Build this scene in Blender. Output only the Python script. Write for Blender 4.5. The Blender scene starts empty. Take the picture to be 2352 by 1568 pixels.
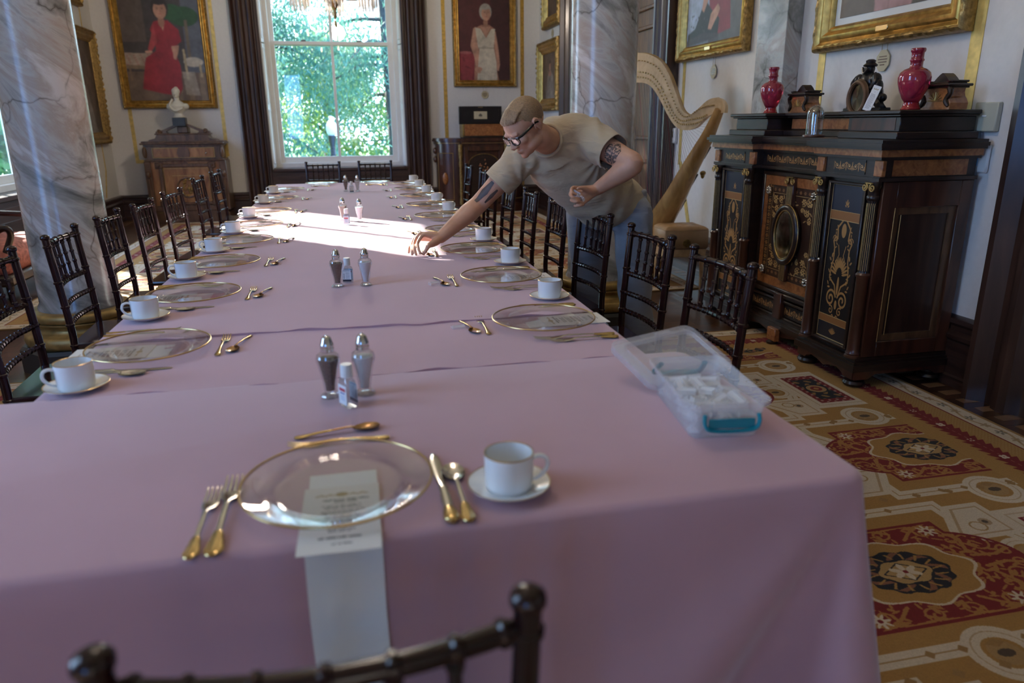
import bpy, bmesh, math, random
import numpy as np
from mathutils import Vector, Matrix, noise as mnoise
R = math.radians
PI = math.pi
rnd = random.Random(7)
S = bpy.context.scene
COL = S.collection

# ------------------------------------------------------------------ camera
cam_d = bpy.data.cameras.new('camera'); cam = bpy.data.objects.new('camera', cam_d); COL.objects.link(cam)
RX = Vector((0.97646004, -0.07028045, 0.20392756))      # world axes seen by the camera (right, down, forward)
RY = Vector((-0.21553071, -0.28063894, 0.93530118))
RZ = Vector((-0.00850337, -0.95723688, -0.28918031))
right = Vector((RX[0], RY[0], RZ[0])); down = Vector((RX[1], RY[1], RZ[1])); fwd = Vector((RX[2], RY[2], RZ[2]))
m3 = Matrix((right, -down, -fwd)).transposed()
cam.matrix_world = Matrix.Translation((0, 0, 1.345)) @ m3.to_4x4()
cam_d.sensor_width = 36.0
cam_d.lens = 1666.378 / 2352 * 36.0
cam_d.clip_start = 0.05; cam_d.clip_end = 300
cam_d.dof.use_dof = True; cam_d.dof.focus_distance = 3.3; cam_d.dof.aperture_fstop = 2.8
S.camera = cam

# ------------------------------------------------------------------ world, sun, exposure
S.view_settings.view_transform = 'Standard'; S.view_settings.look = 'None'
S.view_settings.gamma = 1.0; S.view_settings.use_curve_mapping = False
S.view_settings.exposure = 0.2
W = bpy.data.worlds.new('sky'); S.world = W; W.use_nodes = True
_nt = W.node_tree; bg = _nt.nodes['Background']; bg.inputs[1].default_value = 8.0
_tc = _nt.nodes.new('ShaderNodeTexCoord'); _sx = _nt.nodes.new('ShaderNodeSeparateXYZ'); _mr = _nt.nodes.new('ShaderNodeMapRange'); _rp = _nt.nodes.new('ShaderNodeValToRGB')
_mr.inputs['From Min'].default_value = -1.0; _mr.inputs['From Max'].default_value = 1.0          # hazy bright sky on the sun's side, deep blue behind
_nt.links.new(_tc.outputs['Generated'], _sx.inputs[0]); _nt.links.new(_sx.outputs['Y'], _mr.inputs['Value']); _nt.links.new(_mr.outputs[0], _rp.inputs[0]); _nt.links.new(_rp.outputs[0], bg.inputs[0])
_rp.color_ramp.elements[0].position = 0.12; _rp.color_ramp.elements[0].color = (0.16, 0.40, 1.0, 1)
_rp.color_ramp.elements[1].position = 0.85; _rp.color_ramp.elements[1].color = (0.66, 0.88, 1.15, 1)
S.cycles.max_bounces = 8; S.cycles.diffuse_bounces = 5; S.cycles.glossy_bounces = 4
S.cycles.transmission_bounces = 6; S.cycles.transparent_max_bounces = 24
S.cycles.caustics_reflective = False; S.cycles.caustics_refractive = False
S.cycles.sample_clamp_indirect = 6.0

def light(name, kind, loc, energy, color=(1, 1, 1), **kw):
    d = bpy.data.lights.new(name, kind); d.energy = energy; d.color = color
    o = bpy.data.objects.new(name, d); COL.objects.link(o); o.location = loc
    for k, v in kw.items():
        setattr(d, k, v)
    return o
sun = light('sun', 'SUN', (-8, 14, 10), 30.0, (1.0, 0.97, 0.93), angle=R(0.5))
_e = R(27.5); _h = Vector((1, -1.17, 0)).normalized()
sdir = Vector((_h.x * math.cos(_e), _h.y * math.cos(_e), -math.sin(_e)))
sun.rotation_euler = sdir.to_track_quat('-Z', 'Y').to_euler()

def portal(loc, sx, sz, normal):                       # daylight sampling at a real window opening
    o = light('window_portal', 'AREA', loc, 1.0, shape='RECTANGLE', size=sx, size_y=sz)
    o.data.cycles.is_portal = True
    o.rotation_euler = Vector(normal).to_track_quat('-Z', 'Z').to_euler()
    return o

# ------------------------------------------------------------------ node materials
def new_mat(name):
    m = bpy.data.materials.new(name); m.use_nodes = True
    nt = m.node_tree; b = nt.nodes['Principled BSDF']
    return m, nt, b
def N(nt, t, **kw):
    n = nt.nodes.new(t)
    for k, v in kw.items():
        if isinstance(k, str) and hasattr(n, k): setattr(n, k, v)
    return n
def setin(n, **kw):
    for k, v in kw.items():
        key = k.replace('_', ' ')
        n.inputs[key].default_value = v
    return n
def L(nt, a, b): nt.links.new(a, b)
def c4(c): return (c[0], c[1], c[2], 1.0)
def srgb(r, g, b):
    f = lambda x: (x / 255 / 12.92) if x / 255 <= 0.04045 else ((x / 255 + 0.055) / 1.055) ** 2.4
    return (f(r), f(g), f(b))
def coords(nt, scale=(1, 1, 1), kind='Object', rot=(0, 0, 0)):
    tc = N(nt, 'ShaderNodeTexCoord'); mp = N(nt, 'ShaderNodeMapping')
    mp.inputs['Scale'].default_value = scale; mp.inputs['Rotation'].default_value = rot
    L(nt, tc.outputs[kind], mp.inputs['Vector']); return mp.outputs['Vector']
def ramp(nt, fac, stops):
    r = N(nt, 'ShaderNodeValToRGB'); e = r.color_ramp.elements
    while len(e) < len(stops): e.new(0.5)
    for i, (p, c) in enumerate(stops): e[i].position = p; e[i].color = c4(c)
    L(nt, fac, r.inputs['Fac']); return r.outputs['Color']
def bump(nt, b, h, strength=0.2, dist=0.01):
    bp = N(nt, 'ShaderNodeBump'); bp.inputs['Strength'].default_value = strength; bp.inputs['Distance'].default_value = dist
    L(nt, h, bp.inputs['Height']); L(nt, bp.outputs['Normal'], b.inputs['Normal']); return bp
def plain(name, color, rough=0.5, metal=0.0, vary=0.12, scale=8.0, bmp=0.0, coat=0.0, sheen=0.0):
    m, nt, b = new_mat(name)
    v = coords(nt); n = N(nt, 'ShaderNodeTexNoise'); setin(n, Scale=scale, Detail=4.0); L(nt, v, n.inputs['Vector'])
    lo = tuple(max(0, x * (1 - vary)) for x in color); hi = tuple(min(1, x * (1 + vary)) for x in color)
    L(nt, ramp(nt, n.outputs['Fac'], [(0.3, lo), (0.7, hi)]), b.inputs['Base Color'])
    b.inputs['Roughness'].default_value = rough; b.inputs['Metallic'].default_value = metal
    b.inputs['Coat Weight'].default_value = coat
    if sheen: b.inputs['Sheen Weight'].default_value = sheen
    if bmp: bump(nt, b, n.outputs['Fac'], bmp)
    return m
def wood(name, dark, light_, scale=(2, 2, 14), rough=0.35, coat=0.3, bmp=0.03):
    m, nt, b = new_mat(name)
    v = coords(nt, scale); n = N(nt, 'ShaderNodeTexNoise'); setin(n, Scale=3.0, Detail=6.0, Distortion=1.2); L(nt, v, n.inputs['Vector'])
    L(nt, ramp(nt, n.outputs['Fac'], [(0.32, dark), (0.68, light_)]), b.inputs['Base Color'])
    b.inputs['Roughness'].default_value = rough; b.inputs['Coat Weight'].default_value = coat; b.inputs['Coat Roughness'].default_value = 0.15
    bump(nt, b, n.outputs['Fac'], bmp); return m
def glass(name, tint=(0.95, 0.96, 0.96), rough=0.02, ior=1.5, extra=0.0):
    m = bpy.data.materials.new(name); m.use_nodes = True; nt = m.node_tree; nt.nodes.clear()
    out = N(nt, 'ShaderNodeOutputMaterial'); mx = N(nt, 'ShaderNodeMixShader'); t = N(nt, 'ShaderNodeBsdfTransparent')
    g = N(nt, 'ShaderNodeBsdfGlossy'); fr = N(nt, 'ShaderNodeFresnel'); fr.inputs['IOR'].default_value = ior
    t.inputs[0].default_value = c4(tint); g.inputs['Roughness'].default_value = rough; g.inputs[0].default_value = (1, 1, 1, 1)
    ge = N(nt, 'ShaderNodeNewGeometry'); ma = N(nt, 'ShaderNodeMath', operation='MULTIPLY_ADD')     # both faces of a thin wall reflect alike
    ma.inputs[1].default_value = 1 / ior - ior; ma.inputs[2].default_value = ior
    L(nt, ge.outputs['Backfacing'], ma.inputs[0]); L(nt, ma.outputs[0], fr.inputs['IOR'])
    fac = fr.outputs[0]
    if extra:
        a = N(nt, 'ShaderNodeMath', operation='ADD'); a.inputs[1].default_value = extra; L(nt, fac, a.inputs[0]); fac = a.outputs[0]
    L(nt, fac, mx.inputs[0]); L(nt, t.outputs[0], mx.inputs[1]); L(nt, g.outputs[0], mx.inputs[2]); L(nt, mx.outputs[0], out.inputs[0])
    return m
def milky(name, color, opacity=0.4, rough=0.3):
    m = bpy.data.materials.new(name); m.use_nodes = True; nt = m.node_tree
    b = nt.nodes['Principled BSDF']; out = nt.nodes['Material Output']
    b.inputs['Base Color'].default_value = c4(color); b.inputs['Roughness'].default_value = rough
    t = N(nt, 'ShaderNodeBsdfTransparent'); mx = N(nt, 'ShaderNodeMixShader'); mx.inputs[0].default_value = opacity
    L(nt, t.outputs[0], mx.inputs[1]); L(nt, b.outputs[0], mx.inputs[2]); L(nt, mx.outputs[0], out.inputs[0]); return m
def marble(name):
    m, nt, b = new_mat(name)
    r0 = coords(nt, (1, 1, 1), rot=(0.15, -0.75, 0.0)); mp = N(nt, 'ShaderNodeMapping'); mp.inputs['Scale'].default_value = (0.7, 0.9, 2.4); L(nt, r0, mp.inputs['Vector']); v = mp.outputs['Vector']
    n0 = N(nt, 'ShaderNodeTexNoise'); setin(n0, Scale=1.5, Detail=7.0, Distortion=1.0, Roughness=0.6); L(nt, v, n0.inputs['Vector'])
    base = ramp(nt, n0.outputs['Fac'], [(0.36, (0.11, 0.115, 0.105)), (0.44, (0.25, 0.25, 0.235)), (0.50, (0.42, 0.41, 0.39)), (0.56, (0.36, 0.31, 0.27)), (0.64, (0.55, 0.53, 0.51))])
    w = N(nt, 'ShaderNodeTexNoise'); setin(w, Scale=3.0, Detail=4.0); L(nt, coords(nt), w.inputs['Vector'])
    ad = N(nt, 'ShaderNodeMixRGB', blend_type='ADD'); ad.inputs[0].default_value = 0.35; L(nt, coords(nt, (1.1, 1.1, 0.8), rot=(0.5, 0.3, 0)), ad.inputs[1]); L(nt, w.outputs['Color'], ad.inputs[2])
    vo = N(nt, 'ShaderNodeTexVoronoi', feature='DISTANCE_TO_EDGE'); vo.inputs['Scale'].default_value = 2.6; L(nt, ad.outputs[0], vo.inputs['Vector'])
    vein = ramp(nt, vo.outputs['Distance'], [(0.0, (0.30, 0.28, 0.26)), (0.012, (0.75, 0.74, 0.73)), (0.03, (1, 1, 1))])
    mk = ramp(nt, w.outputs['Fac'], [(0.40, (0.15, 0.15, 0.15)), (0.55, (0.9, 0.9, 0.9))])
    mx = N(nt, 'ShaderNodeMixRGB', blend_type='MULTIPLY'); L(nt, mk, mx.inputs[0])
    L(nt, base, mx.inputs[1]); L(nt, vein, mx.inputs[2]); L(nt, mx.outputs[0], b.inputs['Base Color'])
    b.inputs['Roughness'].default_value = 0.25; b.inputs['Coat Weight'].default_value = 0.2; return m
def img_mat(name, arr, rough=0.6, extension='REPEAT', coat=0.0, bmp=0.0, metal_from=None):
    h, w = arr.shape[:2]
    im = bpy.data.images.new(name, w, h, alpha=False, float_buffer=False)
    px = np.ones((h, w, 4), np.float32); px[:, :, :3] = np.clip(arr, 0, 1) ** (1 / 2.2)
    im.pixels.foreach_set(px.ravel()); im.update(); im.pack()
    m, nt, b = new_mat(name)
    t = N(nt, 'ShaderNodeTexImage'); t.image = im; t.extension = extension
    tc = N(nt, 'ShaderNodeTexCoord'); L(nt, tc.outputs['UV'], t.inputs['Vector'])
    L(nt, t.outputs['Color'], b.inputs['Base Color']); b.inputs['Roughness'].default_value = rough; b.inputs['Coat Weight'].default_value = coat
    if bmp:
        v = coords(nt, (1, 1, 1)); n = N(nt, 'ShaderNodeTexNoise'); setin(n, Scale=420.0, Detail=1.0); L(nt, v, n.inputs['Vector']); bump(nt, b, n.outputs['Fac'], bmp, 0.003)
    return m

# ------------------------------------------------------------------ mesh building
class MB:
    def __init__(s, jit=True): s.v = []; s.f = []; s.nb = 0; s.jit = jit
    def add(s, verts, faces, M=None):
        o = len(s.v)
        for p in verts:
            p = Vector(p)
            s.v.append(tuple(M @ p) if M is not None else tuple(p))
        s.f += [tuple(i + o for i in f) for f in faces]; return s
    def box(s, x0, x1, y0, y1, z0, z1, M=None, bev=0.0):
        if s.jit:                                            # hair-thin steps keep overlapping courses from sharing a plane
            e = .00013 * (s.nb % 6); s.nb += 1; x0 -= e; x1 += e; y0 -= e; y1 += e; z0 -= e; z1 += e
        if bev > 0:
            b = min(bev, abs(x1 - x0) / 2.01, abs(y1 - y0) / 2.01, abs(z1 - z0) / 2.01)
            V = []; idx = {}
            for i, (x, sx) in enumerate(((x0, 1), (x1, -1))):
                for j, (y, sy) in enumerate(((y0, 1), (y1, -1))):
                    for k, (z, sz) in enumerate(((z0, 1), (z1, -1))):
                        for a in range(3):
                            p = [x + sx * b, y + sy * b, z + sz * b]; p[a] = (x, y, z)[a]
                            idx[(i, j, k, a)] = len(V); V.append(p)
            F = []
            q = lambda i, j, k, a: idx[(i, j, k, a)]
            for i in (0, 1):
                F.append([q(i, 0, 0, 0), q(i, 1, 0, 0), q(i, 1, 1, 0), q(i, 0, 1, 0)][::(1 if i else -1)])
            for j in (0, 1):
                F.append([q(0, j, 0, 1), q(0, j, 1, 1), q(1, j, 1, 1), q(1, j, 0, 1)][::(1 if j else -1)])
            for k in (0, 1):
                F.append([q(0, 0, k, 2), q(1, 0, k, 2), q(1, 1, k, 2), q(0, 1, k, 2)][::(1 if k else -1)])
            for i in (0, 1):
                for j in (0, 1): F.append([q(i, j, 0, 0), q(i, j, 1, 0), q(i, j, 1, 1), q(i, j, 0, 1)])
                for k in (0, 1): F.append([q(i, 0, k, 0), q(i, 1, k, 0), q(i, 1, k, 2), q(i, 0, k, 2)])
            for j in (0, 1):
                for k in (0, 1): F.append([q(0, j, k, 1), q(1, j, k, 1), q(1, j, k, 2), q(0, j, k, 2)])
            for i in (0, 1):
                for j in (0, 1):
                    for k in (0, 1): F.append([q(i, j, k, 0), q(i, j, k, 1), q(i, j, k, 2)])
            return s.add(V, F, M)
        V = [(x, y, z) for x in (x0, x1) for y in (y0, y1) for z in (z0, z1)]
        return s.add(V, [(0, 1, 3, 2), (4, 6, 7, 5), (0, 4, 5, 1), (2, 3, 7, 6), (0, 2, 6, 4), (1, 5, 7, 3)], M)
    def lathe(s, prof, n=24, M=None, a0=0.0, a1=2 * PI):
        full = abs(a1 - a0 - 2 * PI) < 1e-6; cnt = n if full else n + 1
        V = []; F = []
        for r, z in prof:
            for i in range(cnt):
                a = a0 + (a1 - a0) * i / n; V.append((r * math.cos(a), r * math.sin(a), z))
        for k in range(len(prof) - 1):
            for i in range(n):
                j = (i + 1) % cnt
                F.append((k * cnt + i, k * cnt + j, (k + 1) * cnt + j, (k + 1) * cnt + i))
        if full:
            if prof[0][0] > 1e-5: F.append(tuple(range(cnt))[::-1])
            if prof[-1][0] > 1e-5: F.append(tuple((len(prof) - 1) * cnt + i for i in range(cnt)))
        return s.add(V, F, M)
    def tube(s, pts, rad, n=8, caps=True, M=None, closed=False, flat=1.0, up=None):
        pts = [Vector(p) for p in pts]; m = len(pts)
        if not hasattr(rad, '__len__'): rad = [rad] * m
        V = []; F = []; prev = None
        for i, p in enumerate(pts):
            a = pts[(i - 1) % m] if (i > 0 or closed) else p; b = pts[(i + 1) % m] if (i < m - 1 or closed) else p
            t = (b - a)
            if t.length < 1e-9: t = Vector((0, 0, 1))
            t.normalize()
            if prev is None:
                u = Vector(up) if up else (Vector((0, 0, 1)) if abs(t.z) < 0.9 else Vector((1, 0, 0)))
                u = (u - t * u.dot(t)).normalized()
            else:
                u = prev - t * prev.dot(t)
                u = u.normalized() if u.length > 1e-6 else t.orthogonal().normalized()
            prev = u; w = t.cross(u)
            for k in range(n):
                an = 2 * PI * k / n
                V.append(p + (u * math.cos(an) * flat + w * math.sin(an)) * rad[i])
        for i in range(m if closed else m - 1):
            for k in range(n):
                k2 = (k + 1) % n; i2 = (i + 1) % m
                F.append((i * n + k, i * n + k2, i2 * n + k2, i2 * n + k))
        if caps and not closed:
            F.append(tuple(range(n))[::-1]); F.append(tuple((m - 1) * n + k for k in range(n)))
        return s.add(V, F, M)
    def prism(s, poly, h0, h1, M=None):
        n = len(poly); V = [(x, y, h0) for x, y in poly] + [(x, y, h1) for x, y in poly]
        F = [tuple(range(n))[::-1], tuple(range(n, 2 * n))] + [(i, (i + 1) % n, n + (i + 1) % n, n + i) for i in range(n)]
        return s.add(V, F, M)
    def ball(s, c, r, nu=16, nv=10, M=None):
        if not hasattr(r, '__len__'): r = (r, r, r)
        V = [(c[0], c[1], c[2] - r[2])]; F = []
        for j in range(1, nv):
            t = PI * j / nv
            for i in range(nu):
                a = 2 * PI * i / nu
                V.append((c[0] + r[0] * math.sin(t) * math.cos(a), c[1] + r[1] * math.sin(t) * math.sin(a), c[2] - r[2] * math.cos(t)))
        V.append((c[0], c[1], c[2] + r[2])); top = len(V) - 1
        for i in range(nu):
            F.append((0, 1 + (i + 1) % nu, 1 + i)); F.append((top, 1 + (nv - 2) * nu + i, 1 + (nv - 2) * nu + (i + 1) % nu))
        for j in range(nv - 2):
            for i in range(nu):
                F.append((1 + j * nu + i, 1 + j * nu + (i + 1) % nu, 1 + (j + 1) * nu + (i + 1) % nu, 1 + (j + 1) * nu + i))
        return s.add(V, F, M)
    def grid(s, fn, nu, nv, M=None):
        V = [fn(i / nu, j / nv) for j in range(nv + 1) for i in range(nu + 1)]
        F = [(j * (nu + 1) + i, j * (nu + 1) + i + 1, (j + 1) * (nu + 1) + i + 1, (j + 1) * (nu + 1) + i) for j in range(nv) for i in range(nu)]
        return s.add(V, F, M)
    def mesh(s, name, mat, smooth=40, fixn=True):
        me = bpy.data.meshes.new(name); me.from_pydata(s.v, [], s.f); me.update()
        if fixn:
            bm = bmesh.new(); bm.from_mesh(me); bmesh.ops.recalc_face_normals(bm, faces=bm.faces[:]); bm.to_mesh(me); bm.free()
        if smooth:
            me.polygons.foreach_set('use_smooth', [True] * len(me.polygons))
            me.set_sharp_from_angle(angle=R(smooth))
        if mat: me.materials.append(mat)
        return me
    def build(s, name, mat, parent=None, smooth=40, loc=None, rot=None, fixn=True):
        o = bpy.data.objects.new(name, s.mesh(name, mat, smooth, fixn)); COL.objects.link(o)
        if parent is not None: o.parent = parent
        if loc is not None: o.location = loc
        if rot is not None: o.rotation_euler = rot
        return o
def quad(name, mat, pts, parent=None, thick=0.004, uvs=((0, 0), (1, 0), (1, 1), (0, 1))):
    """thin solid sheet; pts counter-clockwise seen from the front, UVs on every face from the front corners"""
    p = [Vector(q) for q in pts]; n = (p[1] - p[0]).cross(p[3] - p[0]).normalized() * thick
    V = p + [q - n for q in p]
    me = bpy.data.meshes.new(name); me.from_pydata([tuple(v) for v in V], [], [(0, 1, 2, 3), (7, 6, 5, 4), (0, 4, 5, 1), (1, 5, 6, 2), (2, 6, 7, 3), (3, 7, 4, 0)])
    uvl = me.uv_layers.new(name='UVMap')
    for lp in me.loops: uvl.data[lp.index].uv = uvs[lp.vertex_index % 4]
    me.materials.append(mat); me.update()
    o = bpy.data.objects.new(name, me); COL.objects.link(o)
    if parent is not None: o.parent = parent
    return o
def tag(o, label=None, cat=None, group=None, kind=None):
    if label: o['label'] = label
    if cat: o['category'] = cat
    if group: o['group'] = group
    if kind: o['kind'] = kind
    return o
def thing(name, label, cat, loc=(0, 0, 0), rz=0.0, group=None):
    o = bpy.data.objects.new(name, None); COL.objects.link(o); o.empty_display_size = 0.1
    o.location = loc; o.rotation_euler = (0, 0, rz); return tag(o, label, cat, group)
def dup(root, loc, rz, label=None, group=None):
    def cp(o, parent):
        c = o.copy(); COL.objects.link(c)
        if parent is not None: c.parent = parent
        for ch in list(o.children): cp(ch, c)
        return c
    r = cp(root, None); r.location = loc; r.rotation_euler = (root.rotation_euler[0], root.rotation_euler[1], rz)
    if label: r['label'] = label
    if group: r['group'] = group
    return r
def struct(o): o['kind'] = 'structure'; return o
def TR(loc=(0, 0, 0), rx=0, ry=0, rz=0, sc=1.0):
    return Matrix.Translation(loc) @ Matrix.Rotation(rz, 4, 'Z') @ Matrix.Rotation(ry, 4, 'Y') @ Matrix.Rotation(rx, 4, 'X') @ Matrix.Scale(sc, 4)
def catmull(P, n=8):
    P = [Vector(p) for p in P]; out = []
    for i in range(len(P) - 1):
        p0 = P[i - 1] if i else P[i] * 2 - P[i + 1]; p1 = P[i]; p2 = P[i + 1]; p3 = P[i + 2] if i + 2 < len(P) else P[i + 1] * 2 - P[i]
        for k in range(n):
            t = k / n
            out.append(0.5 * ((2 * p1) + (p2 - p0) * t + (2 * p0 - 5 * p1 + 4 * p2 - p3) * t * t + (3 * p1 - p0 - 3 * p2 + p3) * t ** 3))
    out.append(P[-1]); return out
T = 0.76

# ------------------------------------------------------------------ shared materials
M = {}
def weave(name, col, rough=0.85, sc=900, sheen=0.15):
    m, nt, b = new_mat(name)
    v = coords(nt); n = N(nt, 'ShaderNodeTexNoise'); setin(n, Scale=3.0, Detail=3.0); L(nt, v, n.inputs['Vector'])
    L(nt, ramp(nt, n.outputs['Fac'], [(0.3, tuple(x * 0.95 for x in col)), (0.7, tuple(min(1, x * 1.05) for x in col))]), b.inputs['Base Color'])
    b.inputs['Roughness'].default_value = rough; b.inputs['Sheen Weight'].default_value = sheen; b.inputs['Sheen Roughness'].default_value = 0.4
    n2 = N(nt, 'ShaderNodeTexNoise'); setin(n2, Scale=float(sc), Detail=1.0); L(nt, v, n2.inputs['Vector']); bump(nt, b, n2.outputs['Fac'], 0.12, 0.001)
    return m
M['cloth'] = weave('pink_cloth', (0.50, 0.295, 0.33), sheen=0.5)
M['linen'] = weave('white_linen', (0.74, 0.76, 0.74))
M['wall'] = plain('painted_plaster', (0.69, 0.665, 0.635), 0.75, vary=0.03, scale=30, bmp=0.03)
M['ceil'] = plain('ceiling_paint', (0.7, 0.68, 0.64), 0.8, vary=0.03)
M['goldleaf'] = plain('gold_leaf_paint', (0.62, 0.40, 0.10), 0.38, 0.75, vary=0.25, scale=25)
M['goldtape'] = plain('pale_gold_paint', (0.68, 0.50, 0.16), 0.45, 0.35, vary=0.2, scale=20)
M['gilt'] = plain('gilt_frame', (0.50, 0.31, 0.085), 0.34, 0.85, vary=0.35, scale=18, bmp=0.15)
M['giltdark'] = plain('aged_gilt', (0.33, 0.21, 0.07), 0.42, 0.7, vary=0.45, scale=40, bmp=0.4)
M['walnut'] = wood('dark_walnut', (0.020, 0.009, 0.006), (0.065, 0.03, 0.02), (3, 3, 0.5))
M['walnutx'] = wood('dark_walnut_board', (0.020, 0.009, 0.006), (0.06, 0.028, 0.02), (0.6, 0.6, 6))
M['chair'] = wood('mahogany_lacquer', (0.011, 0.003, 0.003), (0.026, 0.007, 0.006), (4, 4, 4), rough=0.16, coat=0.0, bmp=0.0)
M['ebony'] = wood('ebonised_wood', (0.012, 0.006, 0.004), (0.030, 0.014, 0.009), rough=0.35, coat=0.2)
M['rosewood'] = wood('rosewood', (0.030, 0.010, 0.006), (0.10, 0.035, 0.018), (3, 3, 0.7), rough=0.3, coat=0.4)
M['burl'] = wood('amboyna_burl', (0.20, 0.065, 0.02), (0.42, 0.17, 0.055), (9, 9, 9), rough=0.3, coat=0.4)
M['cabwood'] = wood('walnut_veneer', (0.17, 0.065, 0.018), (0.40, 0.19, 0.065), (4, 4, 0.9), rough=0.35)
M['cabdark'] = wood('walnut_frame', (0.055, 0.026, 0.012), (0.15, 0.075, 0.035), (5, 5, 1.2), rough=0.38)
M['brassinlay'] = plain('brass_inlay', (0.50, 0.33, 0.12), 0.35, 0.8, vary=0.2, scale=60)
M['marble'] = marble('column_marble')
M['black'] = plain('black_lacquer', (0.012, 0.011, 0.012), 0.3, vary=0.2)
M['blackstone'] = plain('black_stone', (0.02, 0.022, 0.022), 0.35, vary=0.3)
M['white'] = plain('white_paint', (0.74, 0.73, 0.70), 0.45, vary=0.03)
M['porcelain'] = plain('porcelain', (0.80, 0.80, 0.78), 0.12, vary=0.02, coat=0.5)
M['goldrim'] = plain('gold_rim', (0.55, 0.39, 0.18), 0.28, 1.0, vary=0.1)
M['silver'] = plain('silver_plate', (0.62, 0.60, 0.56), 0.16, 1.0, vary=0.1)
M['goldware'] = plain('gold_plate', (0.60, 0.44, 0.20), 0.2, 1.0, vary=0.15, scale=60)
M['copperware'] = plain('gold_spoon_bowl', (0.44, 0.27, 0.14), 0.22, 1.0, vary=0.1)
M['chrome'] = plain('chrome_cap', (0.7, 0.7, 0.7), 0.12, 1.0, vary=0.05)
M['glassplate'] = glass('clear_plate_glass', (0.93, 0.925, 0.93), 0.03, 1.5)
M['crystal'] = glass('cut_crystal', (0.86, 0.88, 0.9), 0.05, 1.6, 0.10)
M['pane'] = glass('window_glass', (0.97, 0.985, 0.98), 0.01, 1.45)
M['acrylic'] = milky('clear_acrylic', (0.90, 0.90, 0.90), 0.34, 0.06)
# ================================================================== ROOM SHELL
XL, XR, YF, YB, ZC = -3.3, 3.05, 11.8, -3.4, 5.1
WD = 0.35                                               # wall thickness at the windows
def wall_with_holes(name, axis, c, lo, hi, holes, thick, out, z1=ZC):
    """wall in the plane axis=c spanning lo..hi; holes = [(a0,a1,z0,z1)]; thickness goes to the outside"""
    mb = MB(False); us = sorted(set([lo, hi] + [h[0] for h in holes] + [h[1] for h in holes])); zs = sorted(set([0, z1] + [h[2] for h in holes] + [h[3] for h in holes]))
    def inh(a, z): return any(h[0] < a < h[1] and h[2] < z < h[3] for h in holes)
    c2 = c + thick * out
    for i in range(len(us) - 1):
        for k in range(len(zs) - 1):
            if inh((us[i] + us[i + 1]) / 2, (zs[k] + zs[k + 1]) / 2): continue
            a = (min(c, c2), max(c, c2))
            if axis == 'y': mb.box(us[i], us[i + 1], a[0], a[1], zs[k], zs[k + 1])
            else: mb.box(a[0], a[1], us[i], us[i + 1], zs[k], zs[k + 1])
    bm = bmesh.new(); me0 = mb.mesh(name, M['wall'], smooth=0); bm.from_mesh(me0)
    bmesh.ops.remove_doubles(bm, verts=bm.verts, dist=1e-5)
    seen = {}
    for f in bm.faces: seen.setdefault(tuple(sorted(v.index for v in f.verts)), []).append(f)
    bmesh.ops.delete(bm, geom=[f for fs in seen.values() if len(fs) > 1 for f in fs], context='FACES')
    bm.to_mesh(me0); bm.free()
    o = bpy.data.objects.new(name, me0); COL.objects.link(o); return struct(o)
FWIN = (-1.12, 0.92, 0.70, 4.25)
LWINS = [(7.42, 9.32, 0.70, 4.08), (0.3, 2.3, 0.70, 4.25)]
BWINS = [(-2.75, -1.2, 0.70, 3.1)]
wall_with_holes('wall_far', 'y', YF, XL, XR, [FWIN], WD, 1)
wall_with_holes('wall_left', 'x', XL, YB, YF, LWINS, WD, -1)
wall_with_holes('wall_back', 'y', YB, XL, XR, BWINS, WD, -1)
wall_with_holes('wall_right', 'x', XR, YB, YF, [(7.15, 9.75, 0, 3.4), (0.45, 2.3, 0, 3.4)], 0.3, 1)
struct(MB().box(XL - .35, XR + .3, YB - .35, YF + .35, ZC, ZC + .1).build('ceiling', M['ceil'], smooth=0))

# --- parquet floor
def parquet():
    m, nt, b = new_mat('parquet')
    v = coords(nt, (1, 1, 1))
    br = N(nt, 'ShaderNodeTexBrick'); setin(br, Scale=2.2, Mortar_Size=0.006)
    br.inputs['Color1'].default_value = (0.10, 0.045, 0.02, 1); br.inputs['Color2'].default_value = (0.045, 0.02, 0.012, 1); br.inputs['Mortar'].default_value = (0.01, 0.006, 0.004, 1)
    L(nt, v, br.inputs['Vector'])
    n = N(nt, 'ShaderNodeTexNoise'); setin(n, Scale=3.0, Detail=6.0); L(nt, coords(nt, (1.5, 14, 1)), n.inputs['Vector'])
    mx = N(nt, 'ShaderNodeMixRGB', blend_type='MULTIPLY'); mx.inputs[0].default_value = 0.6
    L(nt, br.outputs['Color'], mx.inputs[1]); L(nt, ramp(nt, n.outputs['Fac'], [(0.3, (0.55, 0.5, 0.45)), (0.7, (1.3, 1.25, 1.2))]), mx.inputs[2])
    L(nt, mx.outputs[0], b.inputs['Base Color']); b.inputs['Roughness'].default_value = 0.3; b.inputs['Coat Weight'].default_value = 0.25
    return m
M['parquet'] = parquet()
M['lightwood'] = wood('light_parquet_block', (0.16, 0.085, 0.04), (0.26, 0.14, 0.07), (3, 3, 3))
struct(MB().box(XL - .35, XR + .3, YB - .35, YF + .35, -0.05, 0).build('floor', M['parquet'], smooth=0))
bl = MB(False)
y = -3.2
while y < 11.6:
    bl.box(2.885, 2.985, y, y + .055, 0.0, 0.0012); bl.box(-3.2, -3.1, y, y + .055, 0.0, 0.0012); y += 0.115
struct(bl.build('trim_1', M['lightwood'], smooth=0))

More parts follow.
